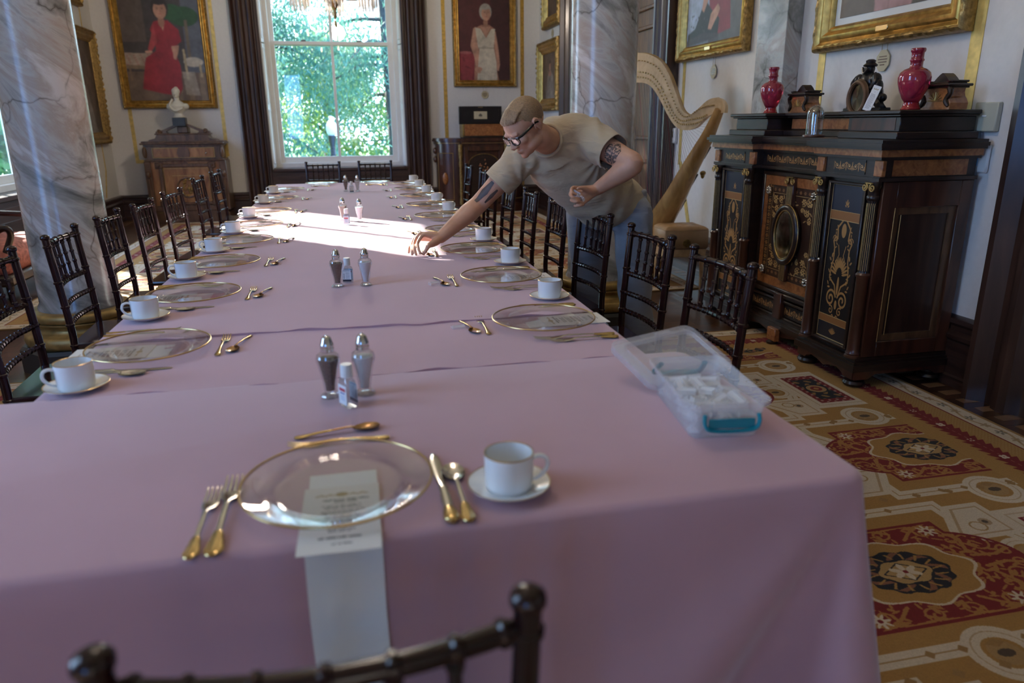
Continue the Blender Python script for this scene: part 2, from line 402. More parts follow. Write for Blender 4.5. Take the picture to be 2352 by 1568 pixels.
# --- baseboards (profiled)
BBP = [(0, 0), (.045, 0), (.045, .05), (.036, .06), (.036, .235), (.05, .25), (.05, .27), (.03, .29), (.03, .315), (.04, .33), (.036, .352), (.012, .365), (0, .365)]
def baseboard(name, side, a0, a1):
    mb = MB()
    P = []
    for d, z in BBP:
        P.append((d, z))
    n = len(P); V = []
    for a in (a0, a1):
        for d, z in P:
            V.append({'far': (a, YF - d, z), 'left': (XL + d, a, z), 'right': (XR - d, a, z), 'back': (a, YB + d, z)}[side])
    F = [(i, (i + 1) % n, n + (i + 1) % n, n + i) for i in range(n)] + [tuple(range(n)), tuple(range(n, 2 * n))]
    return struct(mb.add(V, F).build(name, M['walnutx'], smooth=30))
baseboard('baseboard_far', 'far', XL, -1.485); baseboard('baseboard_far_1', 'far', 1.27, XR)
baseboard('baseboard_left', 'left', YB, -.10); baseboard('baseboard_left_1', 'left', 2.70, 7.02); baseboard('baseboard_left_2', 'left', 9.73, YF)
baseboard('baseboard_right', 'right', 2.87, 6.66); baseboard('baseboard_right_1', 'right', 10.16, YF); baseboard('baseboard_right_2', 'right', YB, -0.12)
baseboard('baseboard_back', 'back', XL, XR)

# --- moulded casings: profile (u across, d out of the wall), extruded upward and mitred over the head
CAS = [(0, 0), (0, .05), (.02, .065), (.045, .065), (.06, .04), (.075, .04), (.085, .06), (.10, .082), (.12, .09), (.14, .082), (.15, .06), (.165, .05), (.20, .05),
       (.212, .07), (.225, .095), (.25, .105), (.275, .095), (.285, .07), (.30, .06), (.32, .06), (.335, .085), (.355, .12), (.375, .12), (.38, .10), (.38, 0)]
def casing(name, side, a0, a1, z0, z1, w=0.38, mat='walnut'):
    """a0..a1 inner opening edges, z1 inner head height"""
    k = w / 0.38; mb = MB()
    def pt(a, z, d):
        return {'far': (a, YF - d, z), 'left': (XL + d, a, z), 'right': (XR - d, a, z), 'back': (a, YB + d, z)}[side]
    n = len(CAS); V = []
    for (sa, za, sgn, up) in ((a0, z0, -1, 0), (a0, z1, -1, 1), (a1, z1, 1, 1), (a1, z0, 1, 0)):
        for u, d in CAS: V.append(pt(sa + sgn * u * k, za + up * u * k, d))
    F = [tuple(range(n)), tuple(range(3 * n, 4 * n))]
    for s_ in range(3):
        for i in range(n - 1): F.append((s_ * n + i, s_ * n + i + 1, (s_ + 1) * n + i + 1, (s_ + 1) * n + i))
    return struct(mb.add(V, F).build(name, M[mat], smooth=25))
casing('trim_2', 'far', FWIN[0] + .01, FWIN[1] - .01, 0, FWIN[3] - .02, 0.37)
for i, h in enumerate(LWINS): casing('trim_%d' % (3 + i), 'left', h[0] + .01, h[1] - .01, 0, h[3] - .02, 0.40)
casing('trim_5', 'right', 7.17, 9.73, 0, 3.38, 0.52)
casing('trim_6', 'right', 0.47, 2.28, 0, 3.38, 0.58)
for i, h in enumerate(BWINS): casing('trim_%d' % (7 + i), 'back', h[0] + .01, h[1] - .01, 0, h[3] - .02, 0.36)

# --- sash windows: dark apron and sill, white frame, shutters folded into the reveal, two sashes with panes
def window(n, side, a0, a1, z0, z1, shutters=True, stops=(0.185, 0.23)):
    def bx(mb, u0, u1, d0, d1, za, zb, bev=0.0):             # u along wall, d outward from the inner wall face
        if side == 'far': mb.box(u0, u1, YF + d0, YF + d1, za, zb, bev=bev)
        elif side == 'left': mb.box(XL - d1, XL - d0, u0, u1, za, zb, bev=bev)
        else: mb.box(u0, u1, YB - d1, YB - d0, za, zb, bev=bev)
    root = bpy.data.objects.new('window_%d' % n, None); COL.objects.link(root); struct(root)
    st = stops[0] if side == 'far' else stops[1]
    st2 = 0.205 if side == 'far' else st
    # dark apron panel below, with sill shelf
    mb = MB(); bx(mb, a0, a1, -.06, .30, 0.0, z0 - .045); bx(mb, a0 + .02, a1 - .02, -.10, .30, z0 - .045, z0 + .002, .008)
    bx(mb, a0 + .06, a1 - .06, -.075, -.06, .42, .46); bx(mb, a0 + .06, a1 - .06, -.075, -.06, z0 - .15, z0 - .11)
    bx(mb, a0 + .06, a0 + .10, -.075, -.06, .42, z0 - .11); bx(mb, a1 - .10, a1 - .06, -.075, -.06, .42, z0 - .11); bx(mb, a0, a1, -.09, -.06, 0, .33)
    mb.build('apron', M['walnutx'], root, smooth=30)
    # white frame
    mb = MB(); f0, f1 = a0, a1
    bx(mb, f0, f1, .14, .33, z0, z0 + .075, .006); bx(mb, f0, f1, .12, .33, z1 - .08, z1, .006)
    bx(mb, f0, f0 + .125, .14, .33, z0, z1, .006); bx(mb, f1 - .125, f1, .14, .33, z0, z1, .006)
    mb.build('window_frame', M['white'], root, smooth=30)
    zm = z0 + (z1 - z0) * 0.505
    p0, p1 = a0 + st, a1 - st2
    mid = (p0 + p1) / 2
    for (nm, za, zb, d) in (('lower_sash', z0 + .075, zm + .03, .20), ('upper_sash', zm - .03, z1 - .08, .25)):
        mb = MB(); bot = .085 if nm == 'lower_sash' else .06
        bx(mb, f0 + .12, p0, d, d + .045, za, zb); bx(mb, p1, f1 - .12, d, d + .045, za, zb)
        bx(mb, p0, p1, d, d + .045, za, za + bot, .004); bx(mb, p0, p1, d, d + .045, zb - .05, zb, .004)
        bx(mb, mid - .020, mid + .020, d + .004, d + .04, za + bot, zb - .05, .004)
        sash = mb.build(nm, M['white'], root, smooth=30)
        for q0, q1 in ((p0, mid - .020), (mid + .020, p1)):
            mb = MB(); bx(mb, q0, q1, d + .02, d + .025, za + bot, zb - .05); mb.build('pane', M['pane'], sash, smooth=0)
        if nm == 'lower_sash':
            for uu in (p0 + .42, p1 - .42):
                mb = MB(); bx(mb, uu - .035, uu + .035, d - .005, d + .035, zb, zb + .02, .006); mb.build('sash_lock', M['black'], sash)
    if shutters:                                            # folded shutter leaves on both jambs, splayed
        for sgn, a in ((1, a0), (-1, a1)):
            for za, zb in ((z0 + .01, zm - .02), (zm - .005, z1 - .02)):
                mb = MB()
                def sp(u, d, z, a=a, sgn=sgn):
                    uu = a + sgn * (u + d * .30)
                    return {'far': (uu, YF + d, z), 'left': (XL - d, uu, z), 'back': (uu, YB - d, z)}[side]
                def slab(u0, u1, d0, d1, z_0, z_1):
                    V = [sp(u, d, z) for u in (u0, u1) for d in (d0, d1) for z in (z_0, z_1)]
                    mb.add(V, [(0, 1, 3, 2), (4, 6, 7, 5), (0, 4, 5, 1), (2, 3, 7, 6), (0, 2, 6, 4), (1, 5, 7, 3)])
                slab(0.005, .022, .012, .125, za, zb)
                zc = (za + zb) / 2
                for z_0, z_1 in ((za + .06, zc - .04), (zc + .04, zb - .06)):
                    for d0, d1, e0, e1 in ((.03, .107, z_0, z_0 + .012), (.03, .107, z_1 - .012, z_1), (.03, .04, z_0, z_1), (.097, .107, z_0, z_1)): slab(.022, .030, d0, d1, e0, e1)
                mb.build('shutter', M['white'], root, smooth=20)
    return root
window(1, 'far', *FWIN)
for i, h in enumerate(LWINS): window(2 + i, 'left', *h)
for i, h in enumerate(BWINS): window(4 + i, 'back', *h, shutters=False)
portal(((FWIN[0] + FWIN[1]) / 2, YF + WD + .02, 2.45), 2.0, 3.6, (0, -1, 0))
for h in LWINS: portal((XL - WD - .02, (h[0] + h[1]) / 2, 2.45), h[1] - h[0], 3.6, (1, 0, 0))
for h in BWINS: portal(((h[0] + h[1]) / 2, YB - WD - .02, 1.9), (h[1] - h[0]), 2.4, (0, 1, 0))

# --- panelled doors in the right wall
def paneldoor(n, y0, y1, z1):
    root = bpy.data.objects.new('door_%d' % n, None); COL.objects.link(root); struct(root)
    ym = (y0 + y1) / 2
    for a, b in ((y0, ym - .003), (ym + .003, y1)):
        mb = MB().box(XR + .12, XR + .17, a, b, 0.005, z1)
        for za, zb in ((.25, .95), (1.15, 2.3), (2.45, z1 - .2)):
            for (p, q, r_, s_) in ((a + .12, a + .16, za, zb), (b - .16, b - .12, za, zb), (a + .12, b - .12, za, za + .04), (a + .12, b - .12, zb - .04, zb)):
                mb.box(XR + .095, XR + .12, p, q, r_, s_, bev=.008)
        leaf = mb.build('door_leaf', M['cabdark' if n == 1 else 'walnut'], root, smooth=30)
        MB().ball((XR + .07, (b - .06) if a == y0 else (a + .06), 1.0), .028).tube([(XR + .12, (b - .06) if a == y0 else (a + .06), 1.0), (XR + .08, (b - .06) if a == y0 else (a + .06), 1.0)], .012).build('door_knob', M['goldrim'], leaf)
paneldoor(1, 7.15, 9.75, 3.4); paneldoor(2, 0.45, 2.3, 3.4)

# --- painted gold lines on the walls
def goldstrip(n, side, a, z0, z1, w=.055, mat='goldleaf'):
    mb = MB()
    if side == 'far': mb.box(a - w / 2, a + w / 2, YF - .004, YF, z0, z1)
    elif side == 'right': mb.box(XR - .004, XR, a - w / 2, a + w / 2, z0, z1)
    else: mb.box(XL, XL + .004, a - w / 2, a + w / 2, z0, z1)
    return struct(mb.build('trim_%d' % n, M[mat], smooth=0))
goldstrip(20, 'far', 1.555, .365, 5.0); goldstrip(21, 'far', 2.775, .365, 5.0)
def goldoutline(n, pts, w=.05):
    mb = MB()
    for i in range(len(pts) - 1):
        (x0, z0), (x1, z1) = pts[i], pts[i + 1]; dx, dz = x1 - x0, z1 - z0; l = math.hypot(dx, dz); px, pz = -dz / l * w / 2, dx / l * w / 2
        ex, ez = dx / l * w / 2, dz / l * w / 2
        poly = [(x0 - ex + px, z0 - ez + pz), (x1 + ex + px, z1 + ez + pz), (x1 + ex - px, z1 + ez - pz), (x0 - ex - px, z0 - ez - pz)]
        d = .003 + .0004 * i
        V = [(x, YF - d, z) for x, z in poly] + [(x, YF, z) for x, z in poly]
        mb.add(V, [(0, 1, 2, 3), (7, 6, 5, 4), (0, 4, 5, 1), (1, 5, 6, 2), (2, 6, 7, 3), (3, 7, 4, 0)])
    return struct(mb.build('trim_%d' % n, M['goldtape'], smooth=0))
goldoutline(22, [(-3.0, 5.0), (-2.985, .84), (-2.79, .84), (-2.70, .72), (-1.95, .72), (-1.74, .92), (-1.74, 5.0)])
goldstrip(23, 'right', 3.245, .37, 5.0, .075, 'goldtape'); goldstrip(24, 'right', 4.475, .37, 5.0, .07, 'goldtape')
goldstrip(25, 'right', 6.52, 0.95, 5.0, .05, 'goldtape')
mb = MB().box(XR - .004, XR, -.03, .03, -.34, .34, M=TR((0, 6.36, .66), rx=R(-24)))
struct(mb.build('trim_26', M['goldtape'], smooth=0))
goldstrip(27, 'left', 11.35, .75, 5.0, .03, 'goldtape')
mb = MB().box(XL, XL + .004, -.02, .02, -.2, .2, M=TR((0, 11.27, .57), rx=R(-24))); struct(mb.build('trim_28', M['goldtape'], smooth=0))
goldstrip(29, 'right', 10.28, .37, 5.0, .05, 'goldtape')

# --- marble columns and wall pilaster
def column(n, x, y, r):
    root = bpy.data.objects.new('column_%d' % n, None); COL.objects.link(root); struct(root); root.location = (x, y, 0)
    MB().lathe([(r * 1.06, .345), (r * 1.06, .36), (r, .385), (r * .985, 2.4), (r * .93, ZC)], 48).build('shaft', M['marble'], root)
    g = [(r * 1.36, .15), (r * 1.46, .153)]
    g += [(r * (1.40 + .11 * math.cos(a)), .188 - .035 * math.cos(a + PI / 2) * 1.0) for a in [PI * (-.5 + i / 10) for i in range(11)]]
    g += [(r * 1.38, .224), (r * 1.36, .228)] + [(r * (1.20 + .06 * (1 - math.sin(PI * i / 8))), .232 + .045 * i / 8) for i in range(9)]
    g += [(r * 1.30, .282), (r * 1.30, .29)]
    g += [(r * (1.24 + .085 * math.cos(a)), .317 + .026 * math.sin(a)) for a in [PI * (-.5 + i / 8) for i in range(9)]] + [(r * 1.05, .346)]
    MB().lathe(g, 48).build('gilded_base', M['oldgold'], root)
    MB().lathe([(r * 1.66, 0), (r * 1.66, .13), (r * 1.58, .15)], 8, M=Matrix.Rotation(R(22.5), 4, 'Z')).build('plinth', M['blackstone'], root, smooth=20)
M['oldgold'] = plain('worn_gold_base', (0.33, 0.215, 0.07), 0.42, 0.55, vary=0.35, scale=16, bmp=0.1)
column(1, -1.575, 4.57, .207); column(2, 1.612, 4.62, .209)
root = bpy.data.objects.new('pilaster', None); COL.objects.link(root); struct(root)
MB().box(2.93, XR, 4.73, 5.10, .36, ZC, bev=.004).build('shaft', M['marble'], root)
MB().box(2.90, XR, 4.70, 5.13, .0, .36, bev=.01).build('plinth', M['walnutx'], root)
# ================================================================== CARPETS (pattern drawn as a tile, 1.4 m x 1.48 m)
class Canvas:
    def __init__(s, w, h, px, bg):
        s.nx, s.ny = int(round(w * px)), int(round(h * px)); s.w, s.h, s.px = w, h, px
        s.X, s.Y = np.meshgrid((np.arange(s.nx) + .5) / px, (np.arange(s.ny) + .5) / px)
        s.a = np.empty((s.ny, s.nx, 3), np.float32); s.a[:] = bg
    def put(s, mask, col, alpha=1.0): s.a[mask] = s.a[mask] * (1 - alpha) + np.array(col, np.float32) * alpha
    def ell(s, cx, cy, rx, ry, rot=0.0):
        c, d = math.cos(rot), math.sin(rot); dx, dy = s.X - cx, s.Y - cy
        return ((dx * c + dy * d) / rx) ** 2 + ((-dx * d + dy * c) / ry) ** 2 < 1
    def rect(s, x0, x1, y0, y1): return (s.X > x0) & (s.X < x1) & (s.Y > y0) & (s.Y < y1)
    def poly(s, P):
        m = np.zeros(s.X.shape, bool); n = len(P)
        for i in range(n):
            (x0, y0), (x1, y1) = P[i], P[(i + 1) % n]
            if y0 == y1: continue
            m ^= ((s.Y > min(y0, y1)) & (s.Y <= max(y0, y1)) & (s.X < (x1 - x0) * (s.Y - y0) / (y1 - y0) + x0))
        return m
    def line(s, P, w):
        m = np.zeros(s.X.shape, bool)
        for i in range(len(P) - 1):
            (x0, y0), (x1, y1) = P[i][:2], P[i + 1][:2]; dx, dy = x1 - x0, y1 - y0; l2 = dx * dx + dy * dy + 1e-12
            lo = max(0, int((min(y0, y1) - w) * s.px)); hi = int((max(y0, y1) + w) * s.px) + 2
            if hi <= 0 or lo >= s.ny: continue
            Xs, Ys = s.X[lo:hi], s.Y[lo:hi]
            t = np.clip(((Xs - x0) * dx + (Ys - y0) * dy) / l2, 0, 1)
            m[lo:hi] |= (Xs - x0 - t * dx) ** 2 + (Ys - y0 - t * dy) ** 2 < (w / 2) ** 2
        return m
def spiral(cx, cy, r, turns=1.4, a0=0.0, sgn=1, n=26):
    return [(cx + r * (1 - .82 * t / n) * math.cos(a0 + sgn * 2 * PI * turns * t / n), cy + r * (1 - .82 * t / n) * math.sin(a0 + sgn * 2 * PI * turns * t / n)) for t in range(n + 1)]
GOLD = (0.36, 0.195, 0.055); CREAM = (0.58, 0.49, 0.38); RED = (0.175, 0.012, 0.014); NAVY = (0.012, 0.013, 0.02); OLIVE = (0.36, 0.22, 0.09); BRN = (0.30, 0.17, 0.06)
TW, TH = 1.40, 1.48
def panel_sdf(dx, dy, grow):
    ax, ay = np.abs(dx), np.abs(dy)
    body = (ax < .29 + grow) & (ay < .235 + grow)
    lobe = ((ax - .16) / (.275 + grow)) ** 2 + (ay / (.19 + grow)) ** 2 < 1
    return body | lobe
def carpet_tile():
    c = Canvas(TW, TH, 400, GOLD)
    def wrap(v, p): return (v + p / 2) % p - p / 2
    # cream cross lines between panels, cream bands round panels
    for (px, py) in ((0, 0), (.7, .74)):
        dx, dy = wrap(c.X - px, TW), wrap(c.Y - py, TH)
        c.put(panel_sdf(dx, dy, .118) & ~panel_sdf(dx, dy, .064), CREAM)
        c.put(panel_sdf(dx, dy, .095) & ~panel_sdf(dx, dy, .091), OLIVE)
    rr = np.random.RandomState(3)
    for (px, py) in ((0, .74), (.7, 0)):
        dx, dy = wrap(c.X - px, TW), wrap(c.Y - py, TH); ax, ay = np.abs(dx), np.abs(dy)
        # cream circles between the long panel and the small rectangle, and at the sides
        for ox, oy, r in ((0, .375, .105), (0, -.375, .105), (.235, 0, .085), (-.235, 0, .085)):
            d = np.hypot(dx - ox, dy - oy)
            c.put(d < r, CREAM); c.put(d < r * .56, GOLD); c.put(d < r * .44, OLIVE); c.put((np.hypot(dx - ox, (dy - oy) * 1.8) < r * .25), NAVY, .8)
            c.put((d < r * .8) & (d > r * .76), OLIVE, .7)
        # trapezoid corner fields
        for sx in (1, -1):
            for sy in (1, -1):
                u, v = sx * dx, sy * dy
                tri = (u > .15) & (v > .10) & (u < .40) & (v < .31) & (u + v * .6 < .49)
                inn = (u > .172) & (v > .122) & (u < .38) & (v < .288) & (u + v * .6 < .455)
                c.put(tri, CREAM); c.put(inn, OLIVE, .75); c.put((u > .18) & (v > .13) & (u < .372) & (v < .28) & (u + v * .6 < .443), CREAM)
                c.put(np.hypot(u - .225, v - .19) < .022, BRN, .7); c.put(np.hypot(u - .225, v - .19) < .010, NAVY, .8)
                c.put((np.hypot(u - .27, v - .17) < .03) & (np.hypot(u - .27, v - .17) > .024), OLIVE)
        c.put((ax < .155) & (ay < .245), CREAM); c.put((ax < .125) & (ay < .215) & ~((ax < .118) & (ay < .208)), OLIVE, .5)
        c.put((ax < .095) & (ay < .185), RED)
        c.put((ax < .065) & (ay < .14), NAVY); c.put(((dx / .05) ** 2 + (dy / .05) ** 2 < 1), OLIVE); c.put(np.hypot(dx, dy) < .03, RED); c.put(np.hypot(dx, dy) < .014, GOLD)
        c.put((np.sin(dx * 150) * np.sin(dy * 150) > .45) & (ax < .09) & (ay < .18) & ((ax > .066) | (ay > .142)), CREAM, .55)
        c.put((np.sin(dx * 90 + np.sin(dy * 60)) * np.sin(dy * 75) > .35) & (ax < .062) & (ay < .135) & (np.hypot(dx, dy) > .06), GOLD, .75)
    # small motifs on the cream bands
    for ty in (.34 + .0, TH - .34):
        for tx in np.arange(.1, 1.4, .14):
            for (oy) in (0,):
                m = (np.abs(wrap(c.X - tx, TW)) + np.abs(wrap(c.Y - ty, TH)) < .018); c.put(m, BRN)
    for (px, py) in ((0, 0), (.7, .74)):
        dx, dy = wrap(c.X - px, TW), wrap(c.Y - py, TH)
        for sx in (-.2, -.1, 0, .1, .2):
            for sy in (-.327, .327):
                c.put(np.abs(dx - sx) * (0.5 if sx == 0 else 1) + np.abs(dy - sy) < .016, BRN)
        c.put(panel_sdf(dx, dy, 0), RED)
        # scrolls: drawn in one quadrant and mirrored
        q = Canvas(.5, .3, 400, (0, 0, 0)); qm = np.zeros(q.X.shape, bool); qw = np.zeros(q.X.shape, bool)
        for sp in (spiral(.335, .085, .062, 1.3, PI, -1), spiral(.215, .178, .05, 1.2, -.6, 1), spiral(.06, .195, .034, 1.2, .4, -1), spiral(.395, .03, .03, 1.1, 1.0, 1), spiral(.265, .12, .03, 1.1, 2.0, -1)):
            qm |= q.line(sp, .0085)
        qm |= q.line([(.0, .225), (.07, .215), (.15, .222), (.28, .2)], .010) | q.line([(.12, .15), (.17, .19), (.25, .225)], .012) | q.line([(.27, .05), (.30, .12), (.26, .2)], .014) | q.line([(.27, .03), (.35, .02), (.42, .045)], .014)
        for _ in range(85):
            cx_, cy_ = rr.uniform(.02, .42), rr.uniform(.02, .225)
            qm |= q.ell(cx_, cy_, rr.uniform(.008, .024), rr.uniform(.004, .0075), rr.uniform(0, PI))
        for (fx, fy, fr) in ((.235, .185, .034),):
            th = np.arctan2(q.Y - fy, q.X - fx); d = np.hypot(q.X - fx, q.Y - fy); qw |= (d < fr * (.72 + .28 * np.cos(8 * th))) & (d > fr * .25)
        qw |= q.ell(.385, .10, .014, .007, .5) | q.ell(.40, .082, .014, .007, -.5)
        ix = np.clip((np.abs(dx) * 400).astype(int), 0, q.nx - 1); iy = np.clip((np.abs(dy) * 400).astype(int), 0, q.ny - 1)
        inside = panel_sdf(dx, dy, -.012)
        c.put(inside & qm[iy, ix], (0.36, 0.17, 0.045)); c.put(inside & qw[iy, ix], CREAM)
        th = np.arctan2(dy / .12, dx / .17); r2 = np.hypot(dx / .235, dy / .155)
        c.put(r2 < 1 + .07 * np.cos(th * 8), CREAM); c.put(r2 < .95 + .06 * np.cos(th * 8), GOLD)
        r3 = np.hypot(dx / .150, dy / .104)
        c.put(r3 < 1 + .04 * np.cos(th * 12), NAVY)
        c.put((r3 < .95) & (r3 > .6) & (np.sin(th * 9 + r3 * 9) > .55), (0.22, 0.09, 0.05)); c.put((r3 < .9) & (r3 > .62) & (np.sin(th * 16 - r3 * 6) > .8), GOLD)
        c.put(np.hypot(dx / .086, dy / .056) < 1 + .06 * np.cos(th * 6), (0.40, 0.25, 0.10))
        dm = np.abs(dx) / .078 + np.abs(dy) / .046
        c.put((dm < 1) & (dm > .9), NAVY)
        for k in range(6):
            a = PI / 3 * k + PI / 6; c.put(c.ell(0, 0, 1, 1) & False, CREAM)
            ux, uy = dx - .03 * math.cos(a), dy - .022 * math.sin(a)
            c.put((ux * math.cos(a) + uy * math.sin(a)) ** 2 / .02 ** 2 + (-ux * math.sin(a) + uy * math.cos(a)) ** 2 / .010 ** 2 < 1, CREAM)
        c.put(np.hypot(dx, dy) < .008, RED)
    nz = np.random.RandomState(5).normal(1, .07, c.a.shape[:2])[:, :, None]
    c.a *= nz; return c.a
def border_tile():
    """u across the 0.40 m border (0 = outer edge), v along, period 0.34 m"""
    w, h = .40, .34; c = Canvas(w, h, 500, GOLD)
    wv = lambda v: (v + h / 2) % h - h / 2
    c.put(c.X < .012, BRN); c.put((c.X > .012) & (c.X < .115), CREAM); c.put((c.X > .112) & (c.X < .12), RED); c.put((c.X > .012) & (c.X < .018), OLIVE)
    c.put((np.abs(c.X - (.065 + .022 * np.sin(c.Y / h * 2 * PI))) < .006), OLIVE, .8)
    for k in range(4):
        th = np.arctan2(wv(c.Y - .085 * k), c.X - .065); d = np.hypot(c.X - .065, wv(c.Y - .085 * k)); col = [(0.30, 0.2, 0.1), (0.08, 0.08, 0.06)][k % 2]
        c.put((d < .026 * (.7 + .3 * np.cos(5 * th))) & (d > .006), col, .75)
    c.put((c.X > .12) & (c.X < .205), (0.36, 0.20, 0.06))
    c.put((c.X > .12) & (c.X < .2) & (np.sin((c.X + c.Y) * 2 * PI / .017) > .5), (0.42, 0.26, 0.1), .5)
    # laurel: serrated dark red band with small white flowers
    serr = .028 + .026 * ((c.Y * 1 / (h / 8)) % 1.0)
    c.put(np.abs(c.X - .255) < serr, RED)
    c.put((np.abs(c.X - .255) < .003) & (np.sin(c.Y * 2 * PI / (h / 10)) > 0), (0.3, 0.1, 0.07), .8)
    for k in range(2):
        for ox, oy in ((.008, .008), (-.008, .008), (.008, -.008), (-.008, -.008)):
            c.put(np.hypot(c.X - .255 - ox, wv(c.Y - .17 * k - oy - .05)) < (.0085 if k == 0 else .0045), CREAM)
    c.put((c.X > .31), (0.38, 0.21, 0.06))
    c.a *= np.random.RandomState(6).normal(1, .07, c.a.shape[:2])[:, :, None]; return c.a
M['carpet'] = img_mat('carpet_pattern', carpet_tile(), 0.95, bmp=0.4)
M['carpetborder'] = img_mat('carpet_border', border_tile(), 0.95, bmp=0.4)
def uvmesh(name, mat, V, F, UV, parent=None):
    me = bpy.data.meshes.new(name); me.from_pydata(V, [], F); u = me.uv_layers.new(name='UVMap')
    k = 0
    for poly, uv in zip(F, UV):
        for c in uv: u.data[k].uv = c; k += 1
    me.materials.append(mat); me.update()
    o = bpy.data.objects.new(name, me); COL.objects.link(o)
    if parent is not None: o.parent = parent
    return o
def rug(label, x0, x1, y0, y1, ox=2.29, oy=2.37):
    root = thing('carpet', label, 'carpet', (0, 0, 0)); z = .010; b = .40
    uv = lambda x, y: ((x - ox) / TW, (y - oy) / TH)
    P = [(x0 + b, y0 + b), (x1 - b, y0 + b), (x1 - b, y1 - b), (x0 + b, y1 - b)]
    V = [(x, y, z) for x, y in P] + [(x, y, 0.001) for x, y in P]
    uvmesh('field', M['carpet'], V, [(0, 1, 2, 3), (7, 6, 5, 4)], [[uv(*p) for p in P], [uv(*p) for p in P[::-1]]], root)
    O = [(x0, y0), (x1, y0), (x1, y1), (x0, y1)]; h = .34
    V = [(x, y, z) for x, y in O + P] + [(x, y, 0.001) for x, y in O]; F = []; UV = []
    for i in range(4):
        j = (i + 1) % 4; F.append((i, j, 4 + j, 4 + i)); n = round((math.dist(O[i], O[j])) / h); ln = math.dist(O[i], O[j]); s = n / ln
        UV.append([(0, 0), (0, n), (.999, n - b * s), (.999, b * s)])
        F.append((8 + i, 8 + j, j, i)); UV.append([(0, 0), (0, 1), (.01, 1), (.01, 0)])
    uvmesh('border', M['carpetborder'], V, F, UV, root)
    return root
rug('patterned gold and dark red carpet under the near tables and chairs', -2.55, 2.81, -2.6, 4.22)
rug('patterned gold and red carpet beyond the two marble columns', -2.55, 2.81, 5.45, 11.2, oy=8.29)
